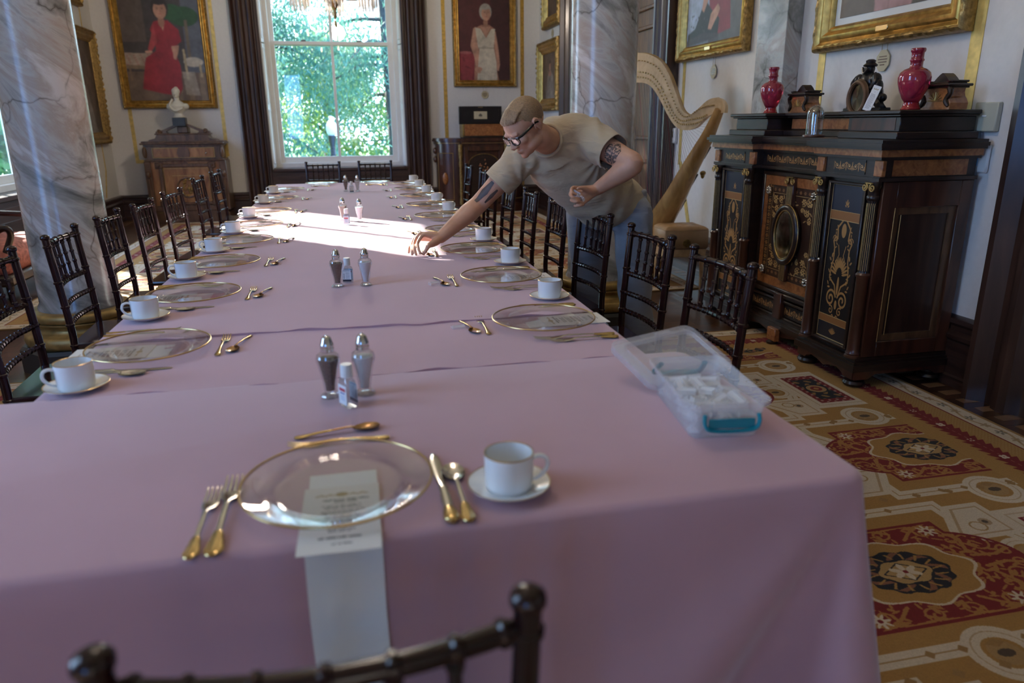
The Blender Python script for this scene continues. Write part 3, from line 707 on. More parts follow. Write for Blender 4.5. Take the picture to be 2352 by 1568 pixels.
# ================================================================== TABLES AND CLOTHS
def folding_table(label, x0, x1, y0, y1, group=None):
    t = thing('folding_table', label, 'table', ((x0 + x1) / 2, (y0 + y1) / 2, 0), 0, group); hx, hy = (x1 - x0) / 2 - .03, (y1 - y0) / 2 - .03
    MB().box(-hx, hx, -hy, hy, T - .035, T - .006, bev=.008).build('tabletop', M['cabwood'], t)
    for sx in (-1, 1):
        for sy in (-1, 1):
            MB().tube([(sx * (hx - .12), sy * (hy - .08), 0.011), (sx * (hx - .12), sy * (hy - .08), T - .035)], .016, 10).build('leg', M['black'], t)
    return t
def cloth(label, x0, x1, y0, y1, z, sides, drop, rc=.02, flare=.02, corner=0.0, wave=.016, seed=1, group=None, rtop=.012):
    """sides = consecutive letters of dropping sides, walked counter-clockwise (f front, r right, b back, l left)"""
    rr = random.Random(seed)
    corners = {'f': (Vector((x0, y0)), Vector((x1, y0)), Vector((0, -1))), 'r': (Vector((x1, y0)), Vector((x1, y1)), Vector((1, 0))),
               'b': (Vector((x1, y1)), Vector((x0, y1)), Vector((0, 1))), 'l': (Vector((x0, y1)), Vector((x0, y0)), Vector((-1, 0)))}
    def path_for(sd):
        P = []; closed = len(sd) == 4
        for i, c in enumerate(sd):
            a, b, n = corners[c]; d = (b - a).normalized(); ln = (b - a).length
            s0 = rc if (i > 0 or closed) else 0; s1 = ln - (rc if (i < len(sd) - 1 or closed) else 0)
            k = max(2, int(ln / .022))
            for j in range(k + 1): P.append((a + d * (s0 + (s1 - s0) * j / k), n, None))
            if i < len(sd) - 1 or closed:
                n2 = corners[sd[(i + 1) % len(sd)]][2]; cc = b - n * rc - n2 * rc
                for j in range(1, 10):
                    an = PI / 2 * j / 10; nn = n * math.cos(an) + n2 * math.sin(an); P.append((cc + nn * rc, nn, b))
        return P, closed
    V = []; F = []; segs = sides.split(',')
    top_loop = []
    ends = []
    for sd in segs:
        P, closed = path_for(sd)
        S_ = [0.0]
        for i in range(1, len(P)): S_.append(S_[-1] + (P[i][0] - P[i - 1][0]).length)
        cs = [S_[i] for i, p in enumerate(P) if p[2] is not None]
        cpos = []
        for i, p in enumerate(P):
            if p[2] is not None and (not cpos or (P[i - 1][2] != p[2])): cpos.append(S_[i] + rc * .75)
        ph = [rr.uniform(0, 6) for _ in range(4)]
        nr = 4 + 22; rows = []
        for k in range(nr):
            row = []
            for i, (p, n, cb) in enumerate(P):
                s = S_[i]
                if k < 4:
                    a = PI / 2 * k / 4; off = -rtop + rtop * math.sin(a); zz = z - rtop + rtop * math.cos(a)
                else:
                    t = (k - 3) / (nr - 4); zz = z - rtop - t * (drop - rtop); off = flare * t
                    off += wave * t * (.5 * math.sin(s * 7 + ph[0]) + .35 * math.sin(s * 13 + ph[1]) + .2 * math.sin(s * 23 + ph[2] + t))
                    for c in cpos:
                        ds = s - c; ang = math.atan2(ds, t * drop + .05); g = math.exp(-(ds / (.62 * t + .10)) ** 2)
                        off += corner * g * t ** 1.1 * (.15 + .90 * math.cos(ang * 8.5))
                q = p + n * off; row.append(len(V)); V.append((q.x, q.y, zz))
            rows.append(row)
        for k in range(nr - 1):
            for i in range(len(P) - (0 if closed else 1)):
                j = (i + 1) % len(P); F.append((rows[k][i], rows[k][j], rows[k + 1][j], rows[k + 1][i]))
        ends.append(rows[0])
    loop = []
    for e in ends:
        loop += e
    # free (overlapping) ends become gently wavy edges between consecutive dropped runs
    full = []
    for gi, e in enumerate(ends):
        full += e
        a = Vector(V[e[-1]]); b = Vector(V[ends[(gi + 1) % len(ends)][0]])
        if (a - b).length > .06 and len(segs[0]) < 4:
            k = int((b - a).length / .03); nrm = Vector((0, 1 if a.x > b.x else -1, 0))
            ids = []
            for j in range(1, k):
                t = j / k; w = .010 * math.sin(t * 9 + seed) * math.sin(PI * t) + .004 * math.sin(t * 41 + seed)
                q = a.lerp(b, t) + nrm * w; ids.append(len(V)); V.append((q.x, q.y, z + .0030 + .0028 * math.sin(t * 55 + seed) * math.sin(t * 13)))
            full += ids
            low = [len(V) + j for j in range(len(ids))]
            for i_ in ids: V.append((V[i_][0], V[i_][1], z - .004))
            for j in range(len(ids) - 1): F.append((ids[j], ids[j + 1], low[j + 1], low[j]))
    F.append(tuple(full))
    mb = MB().add(V, F)
    o = mb.build('tablecloth', M['cloth'], smooth=50); return tag(o, label, 'tablecloth', group)
folding_table('long folding table across the near end, hidden under the pink cloth', -1.7, .83, .97, 1.71)
for i, (a, b, w) in enumerate(((1.79, 3.55, 'nearest the cross table'), (3.56, 5.6, 'in the middle of the run'), (5.61, 7.86, 'nearest the far window'))):
    folding_table('folding table hidden under pink cloth, ' + w, -.72, .73, a, b, 'folding tables end to end')
cloth('pink tablecloth over the near cross table, hanging to the floor at its corner', -1.72, .845, .962, 1.712, T, 'lfrb', .72, rc=.045, flare=.014, corner=.125, wave=.020, rtop=.018, seed=3)
cloth('short strip of pink tablecloth between the cross table and the first overlap', -.73, .74, 1.700, 2.19, T - .0035, 'r,l', .55, seed=5)
cloth('pink tablecloth on the long table between the two overlap seams', -.732, .742, 2.14, 3.62, T + .0022, 'r,l', .55, seed=8)
cloth('pink tablecloth with the patch of sun, on the far part of the long table', -.73, .74, 3.56, 7.87, T, 'rbl', .55, seed=9)
def zt(y): return T + (.0024 if 2.13 < y < 3.63 else (-.0032 if 1.70 < y < 2.13 else 0.0002))

# ================================================================== PLACE SETTINGS (prototypes are the first ones used)
def loft(mb, st, n=10, x0=0.0):
    """stations (y, halfwidth, zc, halfthick[, xoff]) -> closed lofted bar along y"""
    V = []; F = []; m = len(st)
    for s in st:
        y, hw, zc, ht = s[:4]; xo = s[4] if len(s) > 4 else 0
        for k in range(n):
            a = 2 * PI * k / n; V.append((x0 + xo + hw * math.cos(a), y, zc + ht * math.sin(a)))
    for i in range(m - 1):
        for k in range(n): F.append((i * n + k, i * n + (k + 1) % n, (i + 1) * n + (k + 1) % n, (i + 1) * n + k))
    F.append(tuple(range(n))[::-1]); F.append(tuple((m - 1) * n + k for k in range(n))); return mb.add(V, F)
def handle_mesh(Lh, plainer=False):
    mb = MB()
    if plainer: return loft(mb, [(0, .005, .004, .002), (.006, .0085, .004, .0026), (.018, .0082, .0045, .0026), (.034, .0058, .006, .0022), (.05, .0046, .0075, .002), (Lh, .0040, .009, .0018)], 10)
    loft(mb, [(0, .005, .004, .0022), (.003, .0085, .004, .003), (.010, .0112, .0042, .0036), (.016, .0118, .0044, .003), (.022, .0098, .0048, .0036), (.029, .0102, .005, .003), (.035, .0078, .0056, .0034), (.042, .0082, .006, .0028), (.048, .0062, .0066, .0028), (.052, .0050, .0068, .002)], 12)
    return loft(mb, [(.0005, .003, .0072, .0012), (.012, .0045, .0076, .0016), (.03, .0035, .0078, .0014), (.045, .0015, .008, .001)], 8)
def stem(Lh): return [(.050, .0046, .007, .0020), (.062, .0040, .008, .0018), (Lh, .0040, .009, .0018)]
def make_fork(label, Ls, group, loc=(0, 0, 0), gold=False):
    t = thing('dinner_fork' if not gold else 'dessert_fork', label, 'fork', loc, 0, group); k = Ls / .2
    o = handle_mesh(.085, gold).build('handle', M['goldware'], t); o.scale = (k, k, 1)
    mb = MB(); loft(mb, ([] if gold else stem(.084)) + [(.085, .0041, .009, .0018), (.115, .0034, .010, .0017), (.128, .005, .0085, .0014), (.138, .0105, .006, .0012), (.152, .0122, .0045, .0011), (.158, .0122, .0042, .001)], 10)
    for i in range(4):
        x = -.0102 + i * .0068; loft(mb, [(.156, .0021, .0042, .0009), (.178, .0019, .0052, .0008), (.192, .0015, .0082, .0007), (.2, .0007, .0108, .0005)], 6, x)
    o = mb.build('tines', M['goldware' if gold else 'silver'], t); o.scale = (k, k, 1); return t
def make_spoon(label, Ls, group, loc=(0, 0, 0), gold=False):
    t = thing('teaspoon' if not gold else 'dessert_spoon', label, 'spoon', loc, 0, group); k = Ls / .185
    o = handle_mesh(.08, gold).build('handle', M['goldware'], t); o.scale = (k, k, 1)
    mb = MB(); loft(mb, ([] if gold else stem(.078)) + [(.08, .0041, .009, .0018), (.112, .0034, .0105, .0017), (.126, .0042, .010, .0016), (.132, .006, .009, .0014)], 10)
    def bowl(u, v):
        a = u * 2 * PI; r = v; yy = .156 + .030 * math.cos(a) * r; w = .0185 + .002 * math.cos(a)
        return (w * r * math.sin(a), yy, .0085 + .006 * r * r - .0065)
    mb.grid(bowl, 20, 6)
    mb.grid(lambda u, v: (lambda p: (p[0] * 1.03, p[1] + (p[1] - .156) * .03, p[2] - .0012))(bowl(u, v)), 20, 6)
    o = mb.build('bowl', M['copperware' if gold else 'silver'], t); o.scale = (k, k, 1); return t
def make_knife(label, group, loc=(0, 0, 0)):
    t = thing('dinner_knife', label, 'knife', loc, 0, group)
    mb = MB(); loft(mb, [(0, .005, .006, .004), (.004, .0105, .006, .0055), (.018, .0125, .006, .006), (.03, .0105, .006, .0055), (.05, .0085, .006, .005), (.06, .0095, .006, .0055), (.10, .0075, .006, .005), (.108, .0085, .006, .0055), (.114, .006, .006, .004)], 10)
    mb.build('handle', M['silver'], t)
    mb = MB(); loft(mb, [(-.0005, .0045, .006, .004), (.004, .0112, .006, .0062), (.012, .0128, .006, .0064), (.018, .0124, .006, .0070), (.026, .0118, .006, .0060), (.034, .0105, .006, .0066), (.042, .0088, .006, .0052)], 12); mb.build('handle_tip', M['goldware'], t)
    mb = MB(); loft(mb, [(.112, .005, .006, .003), (.125, .0072, .005, .0015), (.16, .0085, .004, .001), (.21, .009, .0035, .0009), (.232, .0078, .0035, .0009), (.244, .004, .0035, .0007), (.247, .001, .0035, .0004)], 8)
    mb.build('blade', M['silver'], t); return t
def make_charger(label, group, loc=(0, 0, 0)):
    t = thing('charger_plate', label, 'charger plate', loc, 0, group)
    up = [(.0, .004), (.098, .004), (.102, .0045), (.108, .0075), (.114, .0095), (.125, .0118), (.145, .0153), (.1555, .0172)]
    dn = [(.157, .0158), (.146, .0125), (.126, .0090), (.114, .0062), (.106, .0028), (.10, .001), (.09, .0005), (0, .0005)]
    MB().lathe(up + dn, 64).build('glass_plate', M['glassplate'], t, smooth=60)
    MB().tube([(.1558 * math.cos(2 * PI * i / 64), .1558 * math.sin(2 * PI * i / 64), .0170) for i in range(64)], .0021, 8, closed=True).build('gold_rim', M['goldrim'], t)
    return t
def make_saucer(label, group, loc=(0, 0, 0)):
    t = thing('saucer', label, 'saucer', loc, 0, group)
    MB().lathe([(0, .0045), (.026, .0045), (.029, .006), (.034, .0065), (.05, .0105), (.066, .0165), (.0685, .0172), (.069, .0162), (.052, .0075), (.034, .0025), (.03, 0.0), (.024, 0.0), (.022, .002), (0, .002)], 40).build('dish', M['porcelain'], t)
    MB().tube([(.0683 * math.cos(2 * PI * i / 48), .0683 * math.sin(2 * PI * i / 48), .0172) for i in range(48)], .0009, 6, closed=True).build('gold_rim', M['goldrim'], t); return t
def make_cup(label, group, loc=(0, 0, 0)):
    t = thing('coffee_cup', label, 'cup', loc, 0, group)
    MB().lathe([(0, .001), (.030, .001), (.034, .0), (.0375, .003), (.0395, .010), (.0405, .030), (.041, .062), (.0408, .0635), (.0388, .0635), (.0382, .03), (.036, .010), (.03, .005), (0, .005)], 40).build('cup_body', M['porcelain'], t)
    P = [(.0400, 0, .053), (.050, 0, .0555), (.060, 0, .052), (.064, 0, .042), (.062, 0, .032), (.054, 0, .022), (.044, 0, .016), (.0395, 0, .0155)]
    MB().tube(catmull(P, 5), .0037, 8, flat=1.4, up=(0, 1, 0)).build('handle', M['porcelain'], t)
    MB().tube([(.0399 * math.cos(2 * PI * i / 48), .0399 * math.sin(2 * PI * i / 48), .0638) for i in range(48)], .0012, 6, closed=True).build('gold_rim', M['goldrim'], t); return t
def card_image():
    c = Canvas(.12, .20, 2200, (0.70, 0.68, 0.64)); rr = random.Random(11)
    GI = (0.36, 0.24, 0.07); INK = (0.07, 0.07, 0.075)
    c.put(c.ell(.06, .172, .0105, .0075), GI)
    for sx in (-1, 1):
        for k in range(7):
            c.put(c.ell(.06 + sx * (.014 + k * .0042), .171 + .0018 * math.sin(k * 1.7), .0034, .0021, sx * (.5 + k)), GI, .95)
        c.put(c.line([(.06 + sx * (.01 + .003 * i), .1705 + .002 * math.sin(i * .9)) for i in range(12)], .0007), GI)
    def script(y, wd, h, wgt):
        x = .06 - wd / 2
        while x < .06 + wd / 2:                              # flowing illegible script, word by word
            wl = rr.uniform(.005, .013) * (h / .0024); P = []
            n = int(wl / .00045)
            for i in range(n): P.append((x + i * .00045, y + h * (.5 * math.sin(i * 1.15 + rr.uniform(-.3, .3)) + (.55 if rr.random() < .12 else 0))))
            if len(P) > 1: c.put(c.line(P, wgt), INK, .85)
            x += wl + .0022
    script(.154, .058, .0040, .0020); script(.147, .024, .0034, .0018)
    for y in (.136, .1315, .127, .1185, .114, .1095, .1015, .097, .0885, .084, .076): script(y, rr.uniform(.045, .062), .0024, .0013)
    for y in (.062, .0575): script(y, .035, .0024, .0013)
    script(.040, .062, .0038, .0019); script(.0225, .022, .0028, .0014)
    return c.a
M['menucard'] = img_mat('menu_card_print', card_image(), 0.7, 'EXTEND')
def make_card(label, group, loc=(0, 0, 0)):
    t = quad('menu_card', M['menucard'], [(-.06, -.195, .0012), (.06, -.195, .0012), (.06, .005, .0012), (-.06, .005, .0012)], thick=.0008); t.location = loc
    return tag(t, label, 'menu card', group)
def make_napkin(label, group, e, loc=(0, 0, 0), hang=.34, seed=1):
    rr = random.Random(seed); path = [(.055, 0.0005), (0, .0005), (-e + .012, .0005)]
    for k in range(1, 7):
        a = PI / 2 * k / 6; path.append((-e + .012 - .0125 * math.sin(a), .0005 - .012 + .012 * math.cos(a)))
    for k in range(1, 13): path.append((-e - .0008 - .012 * (k / 12), -.012 - hang * k / 12))
    V = []; F = []; nx = 8
    for i, (y, z) in enumerate(path):
        for k in range(nx + 1):
            x = -.056 + .112 * k / nx; t = max(0, i - 8) / 12
            w = .003 * t * math.sin(k * 1.1 + i * .35 + seed)
            V.append((x + .004 * t * math.sin(i * .4 + seed), y - max(0, w) - (.0015 if z < -.005 else 0), z + (.0 if z < -.003 else .0)))
    m = len(path)
    n0 = len(V)
    for i, (y, z) in enumerate(path):                        # second layer gives thickness
        dn = (.0, .0012) if i < 3 else ((-.0022, 0.0) if i > 8 else (-.0016, .0010))
        for k in range(nx + 1):
            p = V[i * (nx + 1) + k]; V.append((p[0], p[1] + dn[0], p[2] + dn[1]))
    for i in range(m - 1):
        for k in range(nx):
            a = i * (nx + 1) + k; F.append((a, a + 1, a + nx + 2, a + nx + 1)); F.append((n0 + a, n0 + a + nx + 1, n0 + a + nx + 2, n0 + a + 1))
    for i in range(m - 1):
        for k in (0, nx):
            a = i * (nx + 1) + k; F.append((a, a + nx + 1, n0 + a + nx + 1, n0 + a))
    for i in (0, m - 1):
        for k in range(nx):
            a = i * (nx + 1) + k; F.append((a, a + 1, n0 + a + 1, n0 + a))
    o = MB().add(V, F).build('napkin', M['linen'], smooth=50); o.location = loc; return tag(o, label, 'napkin', group)
PROTO = {}
def put(key, make, x, y, z, rz, label, group):
    if key not in PROTO:
        PROTO[key] = o = make(label, group); o.location = (x, y, z); o.rotation_euler = (0, 0, rz); return o
    if PROTO[key].type == 'MESH':
        o = PROTO[key].copy(); COL.objects.link(o); o.location = (x, y, z); o.rotation_euler = (0, 0, rz); o['label'] = label; o['group'] = group; return o
    return dup(PROTO[key], (x, y, z), rz, label, group)
rs = random.Random(21)
def setting(cx, cy, ang, e, where, flip, cup=True, hk=0.0, cupx=.278, cupy=-.07, full=True, spy=.250, spang=-.20):
    ca, sa = math.cos(ang), math.sin(ang)
    def W(x, y): return (cx + x * ca - y * sa, cy + x * sa + y * ca)
    z = zt(cy); j = lambda a=.004: rs.uniform(-a, a)
    p = W(.008, 0); o = put('nap%.3f' % e, lambda l, g: make_napkin(l, g, e), p[0], p[1], z, ang, 'folded white napkin hanging over the edge ' + where, 'folded napkins')
    p = W(.006, -.002); put('card', make_card, p[0], p[1], z + .0022, ang + j(.03), 'printed menu card under the clear plate ' + where, 'menu cards')
    put('charger', make_charger, cx, cy, z + .0034, ang, 'clear glass charger with gold rim ' + where, 'glass charger plates')
    dsgn = 1 if flip else -1
    # dessert cutlery above the plate; fork tines and spoon bowl point opposite ways
    p = W(dsgn * .095, .186); put('dfork', lambda l, g: make_fork(l, .19, g, gold=True), p[0], p[1], z, ang + dsgn * PI / 2 + j(.04), 'gold dessert fork ' + where, 'dessert forks')
    p = W(-dsgn * .085, spy); put('dspoon', lambda l, g: make_spoon(l, .165, g, gold=True), p[0], p[1], z, ang - dsgn * PI / 2 + dsgn * spang + j(.03), 'gold dessert spoon ' + where, 'dessert spoons')
    if not full: return
    p = W(-.173, -.165); put('fork', lambda l, g: make_fork(l, .240, g), p[0], p[1], z, ang + j(.03), 'larger dinner fork, inner of two ' + where, 'dinner forks')
    p = W(-.203, -.166); put('sfork', lambda l, g: make_fork(l, .205, g), p[0], p[1], z, ang + j(.03), 'smaller salad fork, outer of two ' + where, 'salad forks')
    p = W(.171, -.155); put('knife', make_knife, p[0], p[1], z, ang + j(.02), 'dinner knife with gold handle ' + where, 'dinner knives')
    p = W(.197, -.157); put('spoon', lambda l, g: make_spoon(l, .193, g), p[0], p[1], z, ang + j(.03) , 'silver teaspoon with gold handle ' + where, 'teaspoons')
    if cup:
        p = W(cupx, cupy); put('saucer', make_saucer, p[0], p[1], z, 0, 'white saucer with gold rim ' + where, 'saucers')
        put('cup', make_cup, p[0], p[1], z + .0052, hk, 'white coffee cup with gold rim ' + where, 'coffee cups')
ORD = ['nearest', 'second nearest', 'third nearest', 'fourth nearest', 'fifth nearest', 'sixth nearest', 'seventh nearest', 'eighth nearest', 'ninth nearest']
setting(-.053, 1.128, 0, .166, 'at the near cross table', True, hk=R(-8), cupx=.277, cupy=-.068, spy=.222, spang=.14)
LY = [2.05, 2.68, 3.31, 3.95, 4.58, 5.31, 6.21, 7.06]; RYS = [2.07, 2.71, 3.35, 4.05, 4.70, 5.38, 6.12, 6.78, 7.42]
for i, y in enumerate(LY): setting(-.56, y, -PI / 2, .17, 'at the %s place, left side' % ORD[i], True, hk=R(205), cupx=.285, cupy=-.09)
for i, y in enumerate(RYS): setting(.55, y, PI / 2, .19, 'at the %s place, right side' % ORD[i], False, hk=R(35), cupx=.295, cupy=-.10, spy=.236 if i == 2 else .250)
setting(-.27, 7.66, PI, .21, 'at the left end place by the window', True, full=False)
setting(.25, 7.66, PI, .21, 'at the right end place by the window', True, full=False)

# ================================================================== SHAKERS, HAND GEL, PLACE-CARD BLOCKS
M['salt'] = plain('salt', (0.86, 0.85, 0.83), 0.8, vary=0.05, scale=200)
M['pepper'] = plain('ground_pepper', (0.13, 0.09, 0.06), 0.9, vary=0.5, scale=400)
def make_shaker(label, group, fill, loc=(0, 0, 0)):
    t = thing('salt_shaker' if fill == 'salt' else 'pepper_shaker', label, 'shaker', loc, 0, group)
    prof = [(.0, .007), (.010, .006), (.015, .003), (.021, .0), (.0225, .004), (.019, .009), (.013, .014), (.0135, .02), (.017, .045), (.021, .068), (.0255, .085), (.0262, .092), (.0245, .098), (.016, .104), (.0135, .106), (.0135, .110)]
    mb = MB(); n = 24; V = []; F = []
    for k, (r, z) in enumerate(prof):
        for i in range(n):
            rr_ = r * (1 + (.05 if (i + k) % 2 else -.03) * (1.3 if 6 <= k <= 10 else (.8 if k in (2, 3, 4) else 0))); a = 2 * PI * i / n
            V.append((rr_ * math.cos(a), rr_ * math.sin(a), z))
    for k in range(len(prof) - 1):
        for i in range(n): F.append((k * n + i, k * n + (i + 1) % n, (k + 1) * n + (i + 1) % n, (k + 1) * n + i))
    mb.add(V, F).build('crystal_body', M['crystal'], t, smooth=15)
    MB().lathe([(0, .0155), (.0095, .016), (.0105, .03), (.0145, .05), (.0185, .07), (.0215, .084), (.0222, .09), (.0, .0905)], 20).build('salt' if fill == 'salt' else 'pepper', M[fill], t)
    MB().lathe([(.0138, .106), (.0152, .107), (.0152, .114), (.0142, .115), (.0155, .119), (.0145, .124), (.0125, .128), (.0105, .136), (.007, .140), (.003, .1415), (.0022, .1435), (0, .144)], 24).build('silver_cap', M['chrome'], t); return t
def gel_label():
    c = Canvas(.034, .044, 4000, (0.74, 0.74, 0.74)); K = (0.03, 0.03, 0.035)
    for k in range(9): c.put(c.rect(.003, .008, .012 + k * .0022, .0132 + k * .0022 - (k % 3) * .0004), K)
    for k in range(10): c.put(c.rect(.013, .030 - (k * 7 % 5) * .001, .010 + k * .0027, .0108 + k * .0027), (0.35, 0.35, 0.36))
    c.put(c.rect(0, .034, .0, .0075), (0.015, 0.016, 0.03)); c.put(c.rect(.003, .03, .040, .042), (0.3, 0.32, 0.4)); return c.a
def gel_front():
    c = Canvas(.034, .044, 4000, (0.74, 0.75, 0.76))
    c.put(c.rect(.004, .030, .030, .037), (0.5, 0.04, 0.06)); c.put(c.rect(.007, .027, .024, .027), (0.1, 0.15, 0.4))
    for k in range(3): c.put(c.rect(.008, .026, .010 + k * .004, .0115 + k * .004), (0.25, 0.4, 0.6))
    return c.a
M['gelback'] = img_mat('gel_back_label', gel_label(), 0.4, 'EXTEND'); M['gelfront'] = img_mat('gel_front_label', gel_front(), 0.4, 'EXTEND')
M['gel'] = glass('clear_gel_bottle', (0.80, 0.86, 0.90), 0.06, 1.45, 0.06)
M['capwhite'] = plain('white_plastic_cap', (0.75, 0.75, 0.74), 0.4, vary=0.02)
def make_gel(label, group, loc=(0, 0, 0)):
    t = thing('hand_gel_bottle', label, 'bottle', loc, 0, group)
    mb = MB(); lv = [(0, .0185, .0115), (.003, .0205, .0128), (.052, .0205, .0128), (.060, .017, .0115), (.065, .0105, .0095), (.068, .010, .009)]
    V = []; F = []; n = 28
    for z, a, b in lv:
        for i in range(n):
            th = 2 * PI * i / n; cx_, sy_ = math.cos(th), math.sin(th); p = .45
            V.append((a * math.copysign(abs(cx_) ** p, cx_), b * math.copysign(abs(sy_) ** p, sy_), z))
    for k in range(len(lv) - 1):
        for i in range(n): F.append((k * n + i, k * n + (i + 1) % n, (k + 1) * n + (i + 1) % n, (k + 1) * n + i))
    F.append(tuple(range(n))[::-1]); F.append(tuple((len(lv) - 1) * n + i for i in range(n)))
    mb.add(V, F).build('clear_bottle', M['gel'], t)
    MB().lathe([(.0125, .0675), (.013, .068), (.0125, .094), (.0115, .0955), (0, .096)], 24).build('cap', M['capwhite'], t)
    quad('back_label', M['gelback'], [(-.016, -.0134, .007), (.016, -.0134, .007), (.016, -.0134, .051), (-.016, -.0134, .051)], t, .0004)
    quad('front_label', M['gelfront'], [(.016, .0134, .007), (-.016, .0134, .007), (-.016, .0134, .051), (.016, .0134, .051)], t, .0004); return t
SP = [((-.073, 1.575), (.003, 1.573), (-.034, 1.507), 2.1, 'nearest'), ((-.067, 2.73), (.036, 2.726), (-.030, 2.80), -.25, 'second nearest'),
      ((-.051, 4.74), (.050, 4.64), (-.03, 4.52), PI - .2, 'third nearest'), ((-.031, 6.83), (.072, 6.80), (.018, 6.72), .1, 'farthest')]
for pp, ss, gg, ga, w in SP:
    put('pepper', lambda l, g: make_shaker(l, g, 'pepper'), pp[0], pp[1], zt(pp[1]), 0.3, 'crystal pepper shaker with silver cap, %s trio on the table' % w, 'pepper shakers')
    put('salt', lambda l, g: make_shaker(l, g, 'salt'), ss[0], ss[1], zt(ss[1]), 0.1, 'crystal salt shaker with silver cap, %s trio on the table' % w, 'salt shakers')
    put('gel', make_gel, gg[0], gg[1], zt(gg[1]), ga, 'small clear hand gel bottle with white cap, %s trio on the table' % w, 'hand gel bottles')
def make_block(label, group, loc=(0, 0, 0)):
    mb = MB(); mb.prism([(-.012, 0), (.012, 0), (.012, .009), (.004, .013), (.002, .013), (.002, .005), (-.002, .005), (-.002, .013), (-.004, .013), (-.012, .009)], -.019, .019, Matrix.Rotation(PI / 2, 4, 'Y') @ Matrix.Rotation(PI / 2, 4, 'Z'))
    o = mb.build('place_card_holder', M['acrylic'], smooth=0); o.location = loc; return tag(o, label, 'card holder', group)
for (x, y, a, l) in ((.286, 2.065, .15, 'clear acrylic card holder beside the nearest right dessert spoon'), (.286, 2.675, .4, 'clear acrylic card holder beside the second right dessert spoon'), (.292, 3.315, .2, 'clear acrylic card holder under the reaching hand')):
    put('block', make_block, x, y, zt(y), a, l, 'acrylic card holders on the table')
# ================================================================== BAMBOO-STYLE BANQUET CHAIRS
def turned(mb, path, r0, r1, nodes, n=10, ring=.0034, w=.006):
    """rod along a smooth path with raised bamboo rings at the given fractions"""
    P = [Vector(p) for p in path]; Ls = [0]
    for i in range(1, len(P)): Ls.append(Ls[-1] + (P[i] - P[i - 1]).length)
    tot = Ls[-1]
    def at(s):
        s = max(0, min(tot, s))
        for i in range(1, len(P)):
            if s <= Ls[i] + 1e-9: return P[i - 1].lerp(P[i], (s - Ls[i - 1]) / max(1e-9, Ls[i] - Ls[i - 1]))
        return P[-1]
    ss = set([0, tot] + Ls)
    for f in nodes:
        c = f * tot
        for d in (-1.6, -1, -.55, -.2, .2, .55, 1, 1.6): ss.add(max(0, min(tot, c + d * w)))
    ss = sorted(ss); ss = [s for i, s in enumerate(ss) if i == 0 or s - ss[i - 1] > 1e-5]
    rad = []
    for s in ss:
        r = r0 + (r1 - r0) * s / tot
        for f in nodes:
            d = abs(s - f * tot) / w
            if d < 1.0: r += ring * (.95 if .12 < d < .7 else (.55 if d <= .12 else .1))
        rad.append(r)
    return mb.tube([at(s) for s in ss], rad, n)
